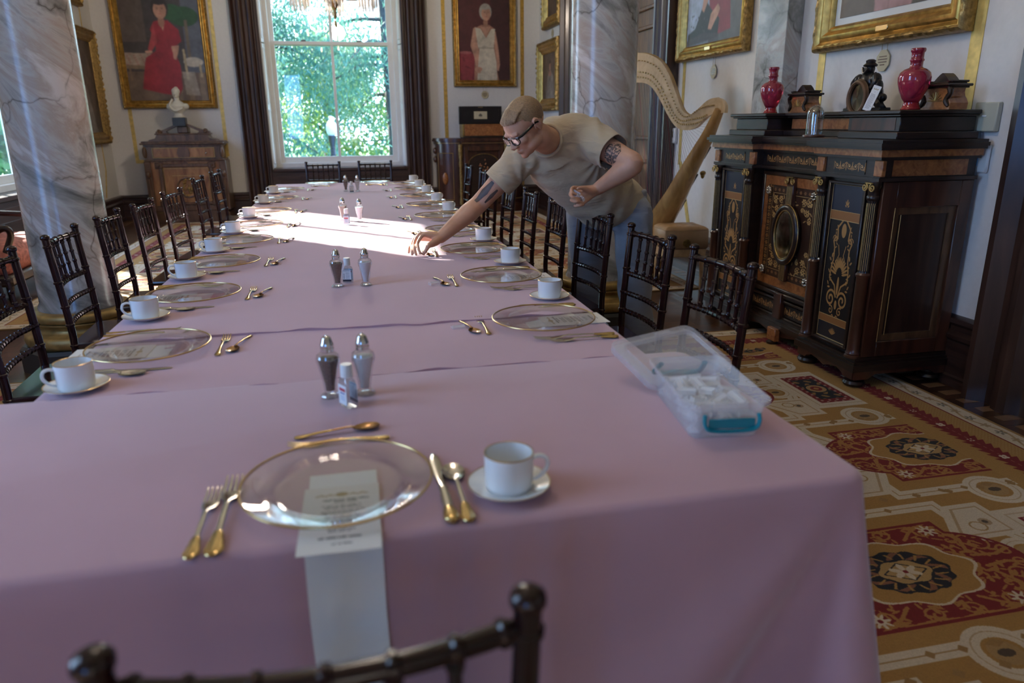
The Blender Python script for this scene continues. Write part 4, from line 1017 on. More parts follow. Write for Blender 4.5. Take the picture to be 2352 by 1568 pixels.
def make_chair(label, group):
    t = thing('banquet_chair', label, 'chair', (0, 0, 0), 0, group); m = M['chair']
    for s in (-1, 1):
        P = catmull([(s * .186, -.215, 0.0), (s * .184, -.178, .25), (s * .183, -.165, .45), (s * .184, -.173, .62), (s * .187, -.198, .90)], 6)
        mb = MB(); turned(mb, P, .0145, .0145, [.14, .32, .50, .60, .685, .80, .965])
        mb.lathe([(.0145, .0), (.018, .004), (.0185, .010), (.0165, .016), (.0085, .021), (0, .0225)], 12, M=TR((s * .187, -.198, .897)))
        mb.build('back_post', m, t)
        mb = MB(); turned(mb, [(s * .19, .165, 0), (s * .186, .158, .44)], .0115, .0155, [.2, .45, .7, .93]); mb.build('leg', m, t)
    def bow(z, y, d, n=12, hw=.172):
        return [(-hw + 2 * hw * i / n, y - d * (1 - (2 * i / n - 1) ** 2), z) for i in range(n + 1)]
    nod = [1 / 6 * k for k in range(1, 6)]
    mb = MB(); turned(mb, bow(.872, -.196, .026), .0115, .0115, nod + [.03, .97], 10, .0035, .006); mb.build('top_rail', m, t)
    for z, y in ((.700, -.181), (.615, -.173), (.535, -.168)):
        mb = MB(); turned(mb, bow(z, y, .022), .0092, .0092, nod + [.03, .97, .1, .9, .25, .75, .42, .58], 8, .003, .0055); mb.build('back_rail', m, t)
    for k in range(1, 6):
        u = k / 6; x = -.172 + .344 * u; b = (1 - (2 * u - 1) ** 2)
        mb = MB(); turned(mb, [(x, -.181 - .022 * b, .702), (x, -.1885 - .024 * b, .787), (x, -.196 - .026 * b, .870)], .0072, .0072, [.1, .36, .62, .9], 8, .0028, .006); mb.build('spindle', m, t)
    mb = MB(); poly = []
    for (cx_, cy_, a0) in ((.165, .16, 0), (-.165, .16, PI / 2), (-.155, -.155, PI), (.155, -.155, 1.5 * PI)):
        for k in range(6): a = a0 + PI / 2 * k / 5; poly.append((cx_ + .035 * math.cos(a), cy_ + .02 * math.sin(a)))
    n = len(poly); V = []; F = []
    for z, g in ((.436, .99), (.440, 1.0), (.455, 1.0), (.460, .985)):
        for x, y in poly: V.append((x * g, y * g, z))
    for k in range(3):
        for i in range(n): F.append((k * n + i, k * n + (i + 1) % n, (k + 1) * n + (i + 1) % n, (k + 1) * n + i))
    F.append(tuple(range(n))[::-1]); F.append(tuple(3 * n + i for i in range(n))); mb.add(V, F).build('seat', m, t)
    for z in (.40,):
        for s in (-1, 1): mb = MB(); turned(mb, [(s * .185, -.168, z), (s * .186, .158, z)], .009, .009, [.3, .7], 8); mb.build('seat_rail', m, t)
        mb = MB(); turned(mb, [(-.185, .158, z), (.185, .158, z)], .009, .009, [.3, .7], 8); mb.build('seat_rail', m, t)
    for s in (-1, 1):
        for z in (.16, .27): mb = MB(); turned(mb, [(s * .1855, -.19 + (z - .16) * .1, z), (s * .188, .16, z)], .008, .008, [.3, .7], 8); mb.build('stretcher', m, t)
    mb = MB(); turned(mb, [(-.188, .161, .24), (.188, .161, .24)], .008, .008, [.3, .7], 8); mb.build('stretcher', m, t)
    return t
BACK = .198                                               # how far the back top leans behind the seat centre
def chair(x, y, rz, label, group, z=.0105):
    if 'chair' not in PROTO: PROTO['chair'] = c = make_chair(label, group); c.location = (x, y, z); c.rotation_euler = (0, 0, rz); return c
    return dup(PROTO['chair'], (x, y, z), rz, label, group)
chair(-.05, .565 + BACK + .002, 0, 'dark wooden banquet chair at the near cross table, seen from behind', 'banquet chairs', .0105)
rc = random.Random(4)
RC = [2.165, 2.755, 3.45, 4.13, 4.80, 5.47, 6.1, 6.90, 7.75]; LC = [2.79, 3.44, 4.085, 4.75, 5.52, 6.72, 7.60]
for i, y in enumerate(RC):
    on = 0.0 if 4.22 < y < 5.45 else .0105
    chair(1.185 - BACK + (0.06 if y > 6.5 else 0), y, PI / 2 + (rc.uniform(-.05, .05) if i > 2 else (.03, .05, .08)[i]), 'dark banquet chair, %s of the row along the right side' % ORD[i], 'chairs along the right side', on)
for i, y in enumerate(LC):
    on = 0.0 if 4.22 < y < 5.6 else .0105
    chair(-1.215 + BACK - (.04 if y > 6.5 else 0), y, -PI / 2 + rc.uniform(-.05, .05) - (.10 if i == 4 else 0), 'dark banquet chair, %s visible in the row along the left side' % ORD[i], 'chairs along the left side', on)
for x, w in ((-.285, 'left'), (.315, 'right')): chair(x, 8.98 - BACK, PI, 'dark banquet chair at the far table end, %s of the two before the window' % w, 'chairs at the window end')
# ================================================================== INLAID EBONISED SIDEBOARD (front faces -x)
INL = (0.40, 0.20, 0.06); INL2 = (0.55, 0.38, 0.16); BLK = (0.010, 0.008, 0.008)
def sym(c, cx, draw):
    """draw on the right half, mirrored about cx"""
    m = draw(); return m | m[:, ::-1]
def img_arabesque(w, h, seed=2):
    c = Canvas(w, h, 900, BLK); cx = w / 2; k = w / .30
    c.put(c.rect(0, w, h * .835, h), (0.020, 0.022, 0.04)); c.put(c.rect(0, w, .0, h * .105), (0.016, 0.016, 0.02))
    def dr():
        m = c.line(spiral(cx + .055 * k, h * .27, .048 * k, 1.5, PI * .9, -1), .012 * k)
        m |= c.line(spiral(cx + .042 * k, h * .195, .024 * k, 1.2, 1.0, 1), .007 * k)
        m |= c.line([(cx + .012, h * .30), (cx + .03 * k, h * .36), (cx + .085 * k, h * .40), (cx + .082 * k, h * .47), (cx + .068 * k, h * .52), (cx + .070 * k, h * .60), (cx + .085 * k, h * .64)], .010 * k)
        m |= c.line([(cx + .085 * k, h * .64), (cx + .07 * k, h * .67), (cx + .05 * k, h * .66), (cx + .058 * k, h * .73), (cx + .02 * k, h * .775)], .011 * k)
        m |= c.line(spiral(cx + .075 * k, h * .655, .02 * k, 1.2, 0, 1), .006 * k) | c.line([(cx + .04 * k, h * .52), (cx + .02 * k, h * .56), (cx + .035 * k, h * .62)], .006 * k)
        for i in range(7):
            a = i * .22; m |= c.ell(cx + .055 * k * math.sin(a), h * .42 + .075 * k * math.cos(a), .0065 * k, .028 * k, -a)
        for i in range(9):
            m |= c.ell(cx + (.085 + .012 * math.sin(i * 2)) * k, h * (.34 + i * .026), .012 * k, .005 * k, i)
            m |= c.ell(cx + (.062 + .01 * math.cos(i)) * k, h * (.56 + i * .022), .009 * k, .004 * k, i * 1.3)
        m |= c.ell(cx, h * .715, .022 * k, h * .045) | c.ell(cx, h * .36, .010 * k, h * .06) | c.ell(cx, h * .235, .012 * k, h * .03)
        m |= c.line(spiral(cx + .022 * k, h * .155, .018 * k, 1.1, 0, -1), .006 * k)
        for i in range(4): m |= c.ell(cx + .006 * k * i, h * (.06 - .004 * i), .004 * k, h * .022, -.35 * i)
        m |= c.ell(cx + .010 * k, h * .885, .004 * k, h * .014, -.5) | c.ell(cx, h * .89, .005 * k, h * .02) | c.ell(cx + .012 * k, h * .868, .004 * k, h * .01, -1.0)
        return m
    c.put(sym(c, cx, dr), INL)
    for y0, y1 in ((.775, .835), (.105, .155)): c.put(c.rect(0, w, h * y0, h * y1), (0.30, 0.125, 0.035)); c.put(c.rect(0, w, h * y0, h * y0 + .003) | c.rect(0, w, h * y1 - .003, h * y1), INL2)
    e = .004; c.put(~c.rect(e, w - e, e, h - e), INL2); return c.a
def img_scroll(w, h, n, seed=0):
    c = Canvas(w, h, 1100, BLK)
    for i in range(n):
        cx = w * (i + .5) / n; r = min(w / n, h) * .36
        c.put(c.line(spiral(cx, h / 2, r, 1.35, PI * (i % 2), 1 if i % 2 else -1), r * .26), INL)
        c.put(c.ell(cx, h / 2, r * .26, r * .26), INL2)
        for s in (-1, 1): c.put(c.ell(cx + s * r * .9, h / 2 + s * r * .85 * (1 if i % 2 else -1), r * .42, r * .16, s * .7), INL)
    for i in range(n + 1): c.put(c.ell(w * i / n, h * .5, h * .05, h * .33), INL)
    return c.a
def img_door(w, h):
    c = Canvas(w, h, 700, (0.045, 0.018, 0.010)); rr = random.Random(9)
    def flower(x, y, r, col):
        th = np.arctan2(c.Y - y, c.X - x); d = np.hypot(c.X - x, c.Y - y); c.put((d < r * (.7 + .3 * np.cos(6 * th))) & (d > r * .22), col)
    G = (0.52, 0.33, 0.12)
    for y in np.arange(.03, h, .048):
        for x in (.022, w - .022): flower(x, y, .0165, (0.48, 0.24, 0.07)); c.put(c.line([(x - .012, y + .024), (x + .012, y + .026)], .004), G)
    for x in np.arange(.07, w - .05, .042):
        for y in (.03, h - .03): flower(x, y, .013, (0.34, 0.17, 0.07))
    for sx in (0, 1):
        for sy in (0, 1):
            for (x, y, r) in ((.085, .09, .026), (.14, .085, .022), (.10, .15, .024), (.075, .205, .018), (.15, .14, .016)):
                X_ = x if sx == 0 else w - x; Y_ = y if sy == 0 else h - y; flower(X_, Y_, r, G)
                c.put(c.line(spiral(X_, Y_, r * 1.3, 1.0, rr.uniform(0, 6), 1 if sx else -1), .0045), G)
            for q in range(10):
                X_ = rr.uniform(.055, w / 2 - .02); Y_ = rr.uniform(.05, h * .46); X_ = X_ if sx == 0 else w - X_; Y_ = Y_ if sy == 0 else h - Y_
                c.put(c.ell(X_, Y_, .014, .0045, rr.uniform(0, PI)), G, .9)
    for x in (.044, w - .048): c.put(c.rect(x, x + .003, 0, h), INL2)
    for y in (.052, h - .055): c.put(c.rect(.044, w - .044, y, y + .003), INL2)
    return c.a
M['inlay_bay'] = img_mat('arabesque_marquetry', img_arabesque(.30, .80), 0.3, 'EXTEND', coat=0.4)
M['inlay_frieze'] = img_mat('scroll_marquetry', img_scroll(.60, .075, 11), 0.3, 'EXTEND', coat=0.4)
M['inlay_short'] = img_mat('short_scroll_marquetry', img_scroll(.24, .075, 5), 0.3, 'EXTEND', coat=0.4)
M['inlay_door'] = img_mat('floral_marquetry', img_door(.50, .62), 0.32, 'EXTEND', coat=0.4)
M['mirror'] = plain('clouded_mirror', (0.42, 0.45, 0.40), 0.12, 1.0, vary=0.5, scale=14)
sb = thing('sideboard', 'tall ebonised sideboard with gold marquetry, columns and an oval mirror', 'sideboard', (2.745, 3.89, 0.0), -PI / 2)
def front(name, mat, x0, x1, z0, z1, y, parent=None, th=.004):
    return quad(name, mat, [(x0, y, z0), (x1, y, z0), (x1, y, z1), (x0, y, z1)], parent or sb, th)
BF, CF = -.275, -.205                                    # bay front and recessed centre front
BX = ((-.815, -.335), (.335, .815))
def slab(mb, z0, z1, g=0.0, bev=.006, back=.27):
    """a horizontal moulding course following the breakfront plan, grown by g"""
    P = [(-.815 - g, back), (-.815 - g, BF - g), (-.335 + g, BF - g), (-.335 + g, CF - g), (.335 - g, CF - g), (.335 - g, BF - g), (.815 + g, BF - g), (.815 + g, back)]
    mb.prism(P, z0, z1); return mb
mb = MB(); slab(mb, .165, 1.06, -.03); mb.build('carcass', M['ebony'], sb, smooth=20)
mb = MB(); slab(mb, .10, .135, .02); slab(mb, .135, .15, .012); slab(mb, .15, .168, .0); mb.build('base_moulding', M['ebony'], sb, smooth=20)
mb = MB()
for bx in BX:                                            # bracketed apron with scroll cut-out
    a, b = bx; P = [(a, .105), (a, .055), (a + .07, .055), (a + .085, .07), (a + .13, .085), (a + .2, .075), (a + .24, .06), (a + .28, .075), (b - .13, .085), (b - .085, .07), (b - .07, .055), (b, .055), (b, .105)]
    mb.prism(P, -BF - .02, -BF + .005, Matrix.Rotation(PI / 2, 4, 'X'))
P = [(-.335, .105), (-.335, .07), (-.2, .085), (-.06, .06), (.06, .06), (.2, .085), (.335, .07), (.335, .105)]; mb.prism(P, -CF - .02, -CF + .005, Matrix.Rotation(PI / 2, 4, 'X'))
for s in (-1, 1): mb.prism([(BF + .0, .105), (BF + .0, .055), (BF + .08, .055), (BF + .12, .08), (.17, .08), (.21, .055), (.27, .055), (.27, .105)], s * .815 - .0125, s * .815 + .0125, Matrix(((0, 0, 1, 0), (1, 0, 0, 0), (0, 1, 0, 0), (0, 0, 0, 1))))
mb.build('apron', M['rosewood'], sb, smooth=20)
for x, y in ((-.775, BF + .04), (-.37, BF + .04), (.37, BF + .04), (.775, BF + .04), (-.77, .22), (.77, .22)):
    MB().lathe([(.025, .0105), (.05, .015), (.056, .027), (.049, .041), (.03, .048), (.034, .056), (.034, .062)], 20, M=TR((x, y, 0))).build('foot', M['ebony'], sb)
mb = MB().box(-.045, .045, CF - .045, CF - .01, .03, .11, bev=.004); mb.build('drop_block', M['burl'], sb)
MB().lathe([(.018, .0105), (.034, .014), (.036, .022), (.022, .03)], 16, M=TR((0, CF - .03, 0))).build('foot', M['ebony'], sb)
# entablature: frieze, burl band, cornice
mb = MB(); slab(mb, 1.058, 1.075, .01); slab(mb, 1.16, 1.172, .012); slab(mb, 1.075, 1.16, -.012); mb.build('frieze', M['ebony'], sb, smooth=20)
mb = MB(); slab(mb, 1.172, 1.205, .022); mb.build('burl_band', M['burl'], sb, smooth=20)
mb = MB(); slab(mb, 1.205, 1.218, .04); slab(mb, 1.218, 1.236, .052); slab(mb, 1.236, 1.25, .040); mb.build('cornice', M['ebony'], sb, smooth=20)
for i, (a, b) in enumerate(BX): front('frieze_inlay', M['inlay_short'], a + .12, b - .12, 1.083, 1.152, BF + .008)
front('frieze_inlay', M['inlay_frieze'], -.30, .30, 1.083, 1.152, CF + .008)
for x in (-.80, -.35, .35, .80):
    MB().box(x - .03, x + .03, BF - .002, BF + .02, 1.08, 1.155, bev=.003).build('burl_block', M['burl'], sb)
mb = MB().box(.801, .806, -.20, .22, 1.08, 1.155); mb.build('side_frieze', M['burl'], sb)
# columns with fluted brass-lined shafts and scroll capitals
for x in (-.775, -.375, .375, .775):
    y = BF + .012
    mb = MB().lathe([(.04, .168), (.04, .178), (.033, .182), (.037, .19), (.033, .20), (.031, .21), (.030, .585), (.034, .59), (.036, .60), (.03, .61)], 20, M=TR((x, y, 0)))
    col = mb.build('column', M['rosewood'], sb)
    n = 32; V = []; F = []
    zs = [.61, .62, .955, .965]
    for z in zs:
        for i in range(n):
            a = 2 * PI * i / n; r = (.0265 - (.0 if i % 2 else .003) * (1 if .612 < z < .96 else 0)) * (1 - .06 * (z - .61) / .35); V.append((x + r * math.cos(a), y + r * math.sin(a), z))
    for k in range(3):
        for i in range(n): F.append((k * n + i, k * n + (i + 1) % n, (k + 1) * n + (i + 1) % n, (k + 1) * n + i))
    MB().add(V, F).build('fluted_shaft', M['ebony'], col, smooth=20)
    mb = MB()
    for i in range(9):
        a = PI + PI * (i + .5) / 9; r = .0262; mb.tube([(x + r * math.cos(a), y + r * math.sin(a), .622), (x + r * .95 * math.cos(a), y + r * .95 * math.sin(a), .953)], .0016, 5)
    mb.build('brass_flute', M['brassinlay'], col)
    mb = MB().lathe([(.026, .965), (.03, .97), (.03, .985), (.026, .99), (.028, 1.02), (.034, 1.03), (.034, 1.058)], 20, M=TR((x, y, 0))); mb.build('neck_ring', M['ebony'], col)
    mb = MB()
    for s in (-1, 1): mb.tube([(p[0], y - .034, p[1]) for p in spiral(x + s * .026, 1.028, .021, 1.6, PI / 2, s)], .0038, 6)
    mb.tube([(x - .026, y - .034, 1.049), (x + .026, y - .034, 1.049)], .0038, 6); mb.build('scroll_capital', M['brassinlay'], col)
# bay panels
for a, b in BX:
    m = (a + b) / 2
    mb = MB()
    for x0, x1, z0, z1 in ((m - .148, m - .128, .185, 1.04), (m + .128, m + .148, .185, 1.04), (m - .148, m + .148, .185, .20), (m - .148, m + .148, 1.025, 1.04)): mb.box(x0, x1, BF + .004, BF + .035, z0, z1, bev=.004)
    pn = mb.build('bay_door', M['ebony'], sb); front('marquetry', M['inlay_bay'], m - .128, m + .128, .20, 1.025, BF + .0245, pn)
    MB().ball((m - .138, BF - .006, .62), .009).build('door_knob', M['silver'], pn)
# centre door
dr = MB()
for x0, x1, z0, z1 in ((-.325, -.300, .33, 1.045), (.300, .325, .33, 1.045), (-.325, .325, 1.02, 1.045), (-.325, .325, .33, .35)): dr.box(x0, x1, CF + .004, CF + .04, z0, z1, bev=.005)
door = dr.build('centre_door', M['ebony'], sb)
mb = MB()
for x0, x1, z0, z1 in ((-.30, -.262, .35, 1.02), (.262, .30, .35, 1.02), (-.262, .262, .965, 1.02), (-.262, .262, .35, .405)): mb.box(x0, x1, CF + .012, CF + .03, z0, z1)
mb.build('burl_border', M['burl'], door, smooth=20)
front('floral_marquetry', M['inlay_door'], -.262, .262, .405, .965, CF + .014, door)
for z0, z1, f0, f1 in ((.405, .53, .41, .525), (.83, 1.02, .835, .97)):
    pil = MB().box(-.033, .033, CF - .012, CF + .012, z0, z1, bev=.003).build('door_pilaster', M['rosewood'], door)
    mb = MB()
    for i in range(5): mb.tube([(-.024 + .012 * i, CF - .013, f0), (-.024 + .012 * i, CF - .013, f1)], .0022, 5)
    mb.build('brass_flute', M['brassinlay'], pil)
mb = MB()
for s in (-1, 1): mb.tube([(p[0], CF - .018, p[1]) for p in spiral(s * .032, 1.0, .022, 1.5, PI / 2, s)], .0042, 6)
mb.tube([(-.032, CF - .018, 1.022), (.032, CF - .018, 1.022)], .0042, 6); mb.build('scroll_capital', M['brassinlay'], pil)
def ring(rx, rz, r, y, cx=0, cz=.685, n=48, fl=1.0): return [(cx + rx * math.cos(2 * PI * i / n), y, cz + rz * math.sin(2 * PI * i / n)) for i in range(n)]
fr = MB().tube(ring(.117, .162, 0, CF - .012), .020, 10, closed=True).build('mirror_frame', M['ebony'], door)
MB().tube(ring(.101, .146, 0, CF - .022), .0045, 6, closed=True).build('gilt_bead', M['brassinlay'], fr)
MB().tube(ring(.133, .178, 0, CF - .016), .004, 6, closed=True).build('gilt_bead', M['brassinlay'], fr)
mb = MB(); mb.lathe([(0, .004), (.5, .0035), (.9, .002), (1, 0), (1, -.006), (0, -.006)], 48, M=Matrix.Translation((0, CF - .018, .685)) @ Matrix.Diagonal((.102, 1, .147, 1)) @ Matrix.Rotation(PI / 2, 4, 'X')); mb.build('oval_mirror', M['mirror'], fr, smooth=60)
for x, z in ((-.232, .93), (.232, .93), (-.232, .44), (.232, .44)):
    mb = MB()
    for i in range(8): mb.ball((x + .018 * math.cos(i * PI / 4), CF - .004, z + .018 * math.sin(i * PI / 4)), (.010, .010, .010), 8, 6)
    mb.ball((x, CF - .012, z), .011, 8, 6); mb.build('rosette', M['silver'], door)
# drawer course under the centre door
mb = MB().box(-.325, .325, CF - .012, CF + .02, .30, .33, bev=.006).box(-.325, .325, CF - .006, CF + .02, .17, .185, bev=.004).box(-.325, .325, CF - .012, CF + .02, .275, .29, bev=.003); mb.build('drawer_rail', M['ebony'], sb)
for s in (-1, 1): front('drawer_inlay', M['inlay_short'], s * .18 - .125, s * .18 + .125, .192, .268, CF + .0)
MB().box(-.04, .04, CF - .026, CF + .01, .17, .33, bev=.004).build('drawer_pilaster', M['rosewood'], sb)
# framed side panels
for s in (-1, 1):
    mb = MB(); X0 = s * .786
    def sd(y0, y1, z0, z1, t, mb=mb): mb.box(min(X0, X0 + s * t), max(X0, X0 + s * t), y0, y1, z0, z1, bev=.003)
    sd(-.24, -.16, .17, 1.055, .026); sd(.20, .27, .17, 1.055, .026); sd(-.16, .20, .17, .25, .026); sd(-.16, .20, .93, 1.055, .026)
    sp = mb.build('side_frame', M['rosewood'], sb)
    mb = MB()
    for y0, y1, z0, z1 in ((-.16, -.125, .25, .93), (.165, .20, .25, .93), (-.125, .165, .25, .285), (-.125, .165, .895, .93)): mb.box(min(X0, X0 + s * .012), max(X0, X0 + s * .012), y0, y1, z0, z1)
    mb.build('burl_border', M['cabdark'], sp)
    mb = MB()
    for y0, z0, y1, z1 in ((-.162, .25, -.162, .93), (-.124, .285, -.124, .895)): mb.tube([(X0 + s * .0265, y0, z0), (X0 + s * .0265, y1, z1)], .0022, 5)
    mb.build('brass_line', M['brassinlay'], sp)
    MB().box(min(X0, X0 + s * .004), max(X0, X0 + s * .004), -.125, .165, .285, .895).build('inner_panel', M['walnut'], sp)
# upper gallery
mb = MB()
for x0, x1, y0 in ((-.80, -.36, -.20), (.36, .80, -.20), (-.36, .36, -.07)):
    mb.box(x0, x1, y0, .26, 1.25, 1.285, bev=.004); mb.box(x0 + .03, x1 - .03, y0 + .035, .26, 1.285, 1.355, bev=.004); mb.box(x0 + .012, x1 - .012, y0 + .015, .26, 1.355, 1.366, bev=.003); mb.box(x0, x1, y0, .26, 1.366, 1.385, bev=.004)
mb.build('gallery', M['ebony'], sb)
front('gallery_inlay', M['burl'], -.32, .32, 1.292, 1.35, -.0375); front('gallery_inlay', M['rosewood'], .42, .74, 1.292, 1.35, -.1675)

# --- things standing on the sideboard
def vase_mat():
    m, nt, b = new_mat('cranberry_glass')
    v = coords(nt); n = N(nt, 'ShaderNodeTexVoronoi'); n.inputs['Scale'].default_value = 22.0; L(nt, v, n.inputs['Vector'])
    n2 = N(nt, 'ShaderNodeTexNoise'); setin(n2, Scale=14.0); L(nt, v, n2.inputs['Vector'])
    mm = N(nt, 'ShaderNodeMath', operation='LESS_THAN'); mm.inputs[1].default_value = 0.22; L(nt, n.outputs['Distance'], mm.inputs[0])
    m3 = N(nt, 'ShaderNodeMath', operation='GREATER_THAN'); m3.inputs[1].default_value = 0.55; L(nt, n2.outputs['Fac'], m3.inputs[0])
    m4 = N(nt, 'ShaderNodeMath', operation='MULTIPLY'); L(nt, mm.outputs[0], m4.inputs[0]); L(nt, m3.outputs[0], m4.inputs[1])
    L(nt, ramp(nt, m4.outputs[0], [(0.0, (0.48, 0.035, 0.085)), (1.0, (0.15, 0.008, 0.02))]), b.inputs['Base Color'])
    b.inputs['Roughness'].default_value = 0.08; b.inputs['Coat Weight'].default_value = 0.6; b.inputs['Transmission Weight'].default_value = 0.55; return m
M['vase'] = vase_mat()
M['vasedark'] = plain('cranberry_foot', (0.30, 0.012, 0.02), 0.1, vary=0.1, coat=0.5)
def make_vase(label, group, loc=(0, 0, 0)):
    t = thing('glass_vase', label, 'vase', loc, 0, group)
    MB().lathe([(.032, .034), (.046, .055), (.062, .09), (.072, .125), (.074, .15), (.068, .172), (.052, .187), (.032, .194), (.028, .20), (.028, .222), (.032, .226), (.032, .232), (.028, .236), (.028, .262), (.033, .268), (.034, .277), (.031, .283), (.026, .283), (.024, .27), (.024, .20), (.02, .19), (0, .19)], 36).build('body', M['vase'], t, smooth=60)
    MB().lathe([(0, 0), (.044, 0), (.046, .005), (.041, .012), (.036, .026), (.036, .034), (0, .034)], 32).build('foot', M['vasedark'], t); return t
make_vase('cranberry glass vase beside the harp on the left of the sideboard', 'cranberry vases', (2.72, 4.49, 1.386))
dup(bpy.data.objects['glass_vase'], (2.72, 3.235, 1.386), .8, 'cranberry glass vase beside the black carved crest on the sideboard', 'cranberry vases')
def make_cap(label, group, loc=(0, 0, 0)):
    t = thing('carved_ornament', label, 'carved ornament', loc, -PI / 2, group)
    P = [(-.095, 0), (.095, 0), (.098, .03), (.085, .05), (.075, .06), (.068, .08), (.07, .098), (-.07, .098), (-.068, .08), (-.075, .06), (-.085, .05), (-.098, .03)]
    MB().prism(P, -.05, .05, Matrix.Rotation(PI / 2, 4, 'X')).build('body', M['burl'], t, smooth=15)
    mb = MB(); mb.box(-.085, .085, -.06, .06, .098, .106, bev=.003).box(-.095, .095, -.07, .07, .106, .118, bev=.004).box(-.07, .07, -.055, .055, .118, .124, bev=.002)
    mb.prism([(-.055, .124), (.055, .124), (.03, .148), (.012, .162), (0, .168), (-.012, .162), (-.03, .148)], -.03, .03, Matrix.Rotation(PI / 2, 4, 'X'))
    for s in (-1, 1): mb.box(s * .078 - .01, s * .078 + .01, -.05, .05, .124, .133, bev=.003)
    mb.build('pediment', M['ebony'], t, smooth=15)
    for s in (-1, 1):
        MB().tube([(s * (.082 + .012 * math.sin(k)), -.052, .098 - k * .012) for k in range(8)], [.012, .014, .011, .013, .011, .013, .012, .008], 8).build('side_carving', M['ebony'], t)
    mb = MB()
    for k in range(9): a = PI * k / 8; mb.tube([(0, -.0515, .04), (.045 * math.cos(a), -.0515, .04 + .045 * math.sin(a) * .9)], .0022, 5)
    mb.build('sunburst', M['brassinlay'], t); return t
make_cap('carved wooden cap with small pediment between the left vase and the glass dome', 'carved caps', (2.86, 4.33, 1.386))
dup(bpy.data.objects['carved_ornament'], (2.86, 3.185, 1.386), -PI / 2, 'carved wooden cap with small pediment at the wall end of the sideboard', 'carved caps')
cr = thing('carved_ornament', 'black carved figure crest holding an oval mirror on the sideboard', 'carved ornament', (2.80, 3.665, 1.386), -PI / 2)
mb = MB()
for s in (-1, 1):
    mb.tube(catmull([(s * .12, 0, .006), (s * .095, -.01, .03), (s * .07, 0, .06), (s * .065, .0, .10), (s * .05, 0, .14), (s * .03, 0, .175)], 5), [.008 + .016 * math.sin(PI * min(1, (k + 3) / 26)) for k in range(26)], 8)
    mb.tube([(s * .125 + p[0] * s * 0 , -.005, .02 + 0 * k) for k, p in enumerate([(0, 0), (0.001, 0)])], .019, 8)
    mb.ball((s * .055, -.01, .145), (.025, .025, .03), 12, 8); mb.ball((s * .075, -.01, .11), (.02, .024, .035), 12, 8); mb.ball((s * .105, -.005, .06), (.022, .02, .02), 10, 8)
    mb.tube(catmull([(s * .06, -.02, .16), (s * .075, -.03, .13), (s * .05, -.035, .10), (s * .02, -.03, .11)], 5), .011, 8)
mb.ball((0, -.005, .13), (.05, .032, .055), 16, 12); mb.ball((0, -.005, .195), (.022, .022, .026), 12, 10); mb.lathe([(.028, .205), (.032, .212), (.02, .222), (.022, .232), (.012, .238), (0, .239)], 16, M=TR((0, -.005, 0)))
mb.tube(catmull([(-.02, -.028, .20), (0, -.034, .175), (.022, -.03, .195)], 5), .007, 8)
mb.box(-.13, .13, -.03, .03, 0, .016, bev=.004)
mb.build('carved_figure', M['black'], cr)
fr = MB().tube(ring(.058, .072, 0, -.055, 0, .062, 40), .011, 8, closed=True).tube(ring(.069, .083, 0, -.05, 0, .062, 40), .005, 6, closed=True).build('mirror_frame', M['cabdark'], cr)
MB().lathe([(0, .003), (1, 0), (1, -.02), (0, -.02)], 40, M=Matrix.Translation((0, -.052, .062)) @ Matrix.Diagonal((.055, 1, .069, 1)) @ Matrix.Rotation(PI / 2, 4, 'X')).build('oval_mirror', M['mirror'], fr, smooth=60)
def info_card():
    c = Canvas(.055, .13, 2200, (0.66, 0.67, 0.70))
    for k in range(-4, 5): c.put(c.ell(.0275 + k * .004, .112 + .002 * math.cos(k * 1.6), .0022, .003), (0.3, 0.25, 0.12), .8)
    c.put(c.ell(.0275, .098, .0015, .002), (0.1, 0.1, 0.12))
    rr = random.Random(2)
    for k in range(16): c.put(c.rect(.008, .047 - rr.uniform(0, .008), .012 + k * .0048, .0142 + k * .0048), (0.16, 0.17, 0.2), .75)
    return c.a
M['infocard'] = img_mat('information_card', info_card(), 0.6, 'EXTEND')
ic = quad('information_card', M['infocard'], [(-.0275, -.018, 0), (.0275, -.018, 0), (.0275, .012, .126), (-.0275, .012, .126)], thick=.002); ic.location = (2.71, 3.525, 1.388); ic.rotation_euler = (0, R(14), -PI / 2 + .1)
tag(ic, 'white printed information card leaning before the black crest', 'card')
cr.scale = (1.18, 1.18, 1.12)
dm = thing('glass_dome', 'small clear glass dome over a brass ornament on the sideboard shelf', 'dome', (2.565, 3.77, 1.2505))
MB().lathe([(0, 0), (.058, 0), (.060, .004), (.058, .012), (.05, .014), (0, .014)], 32).build('wooden_base', M['rosewood'], dm)
MB().lathe([(.046, .014), (.046, .12), (.043, .14), (.034, .157), (.02, .167), (.004, .171), (.004, .169), (.019, .165), (.0325, .155), (.041, .139), (.044, .12), (.044, .014)], 32).build('glass_cover', M['crystal'], dm, smooth=60)
mb = MB().lathe([(.02, .014), (.02, .018), (.006, .022), (.004, .03)], 14)
mb.tube([(.016 * math.cos(a), 0, .062 + .028 * math.sin(a)) for a in [2 * PI * i / 24 for i in range(24)]], .0035, 6, closed=True); mb.ball((0, 0, .10), .008, 10, 8).lathe([(.0, .05), (.009, .055), (.007, .07), (0, .085)], 12)
mb.build('ornament', M['chrome'], dm)

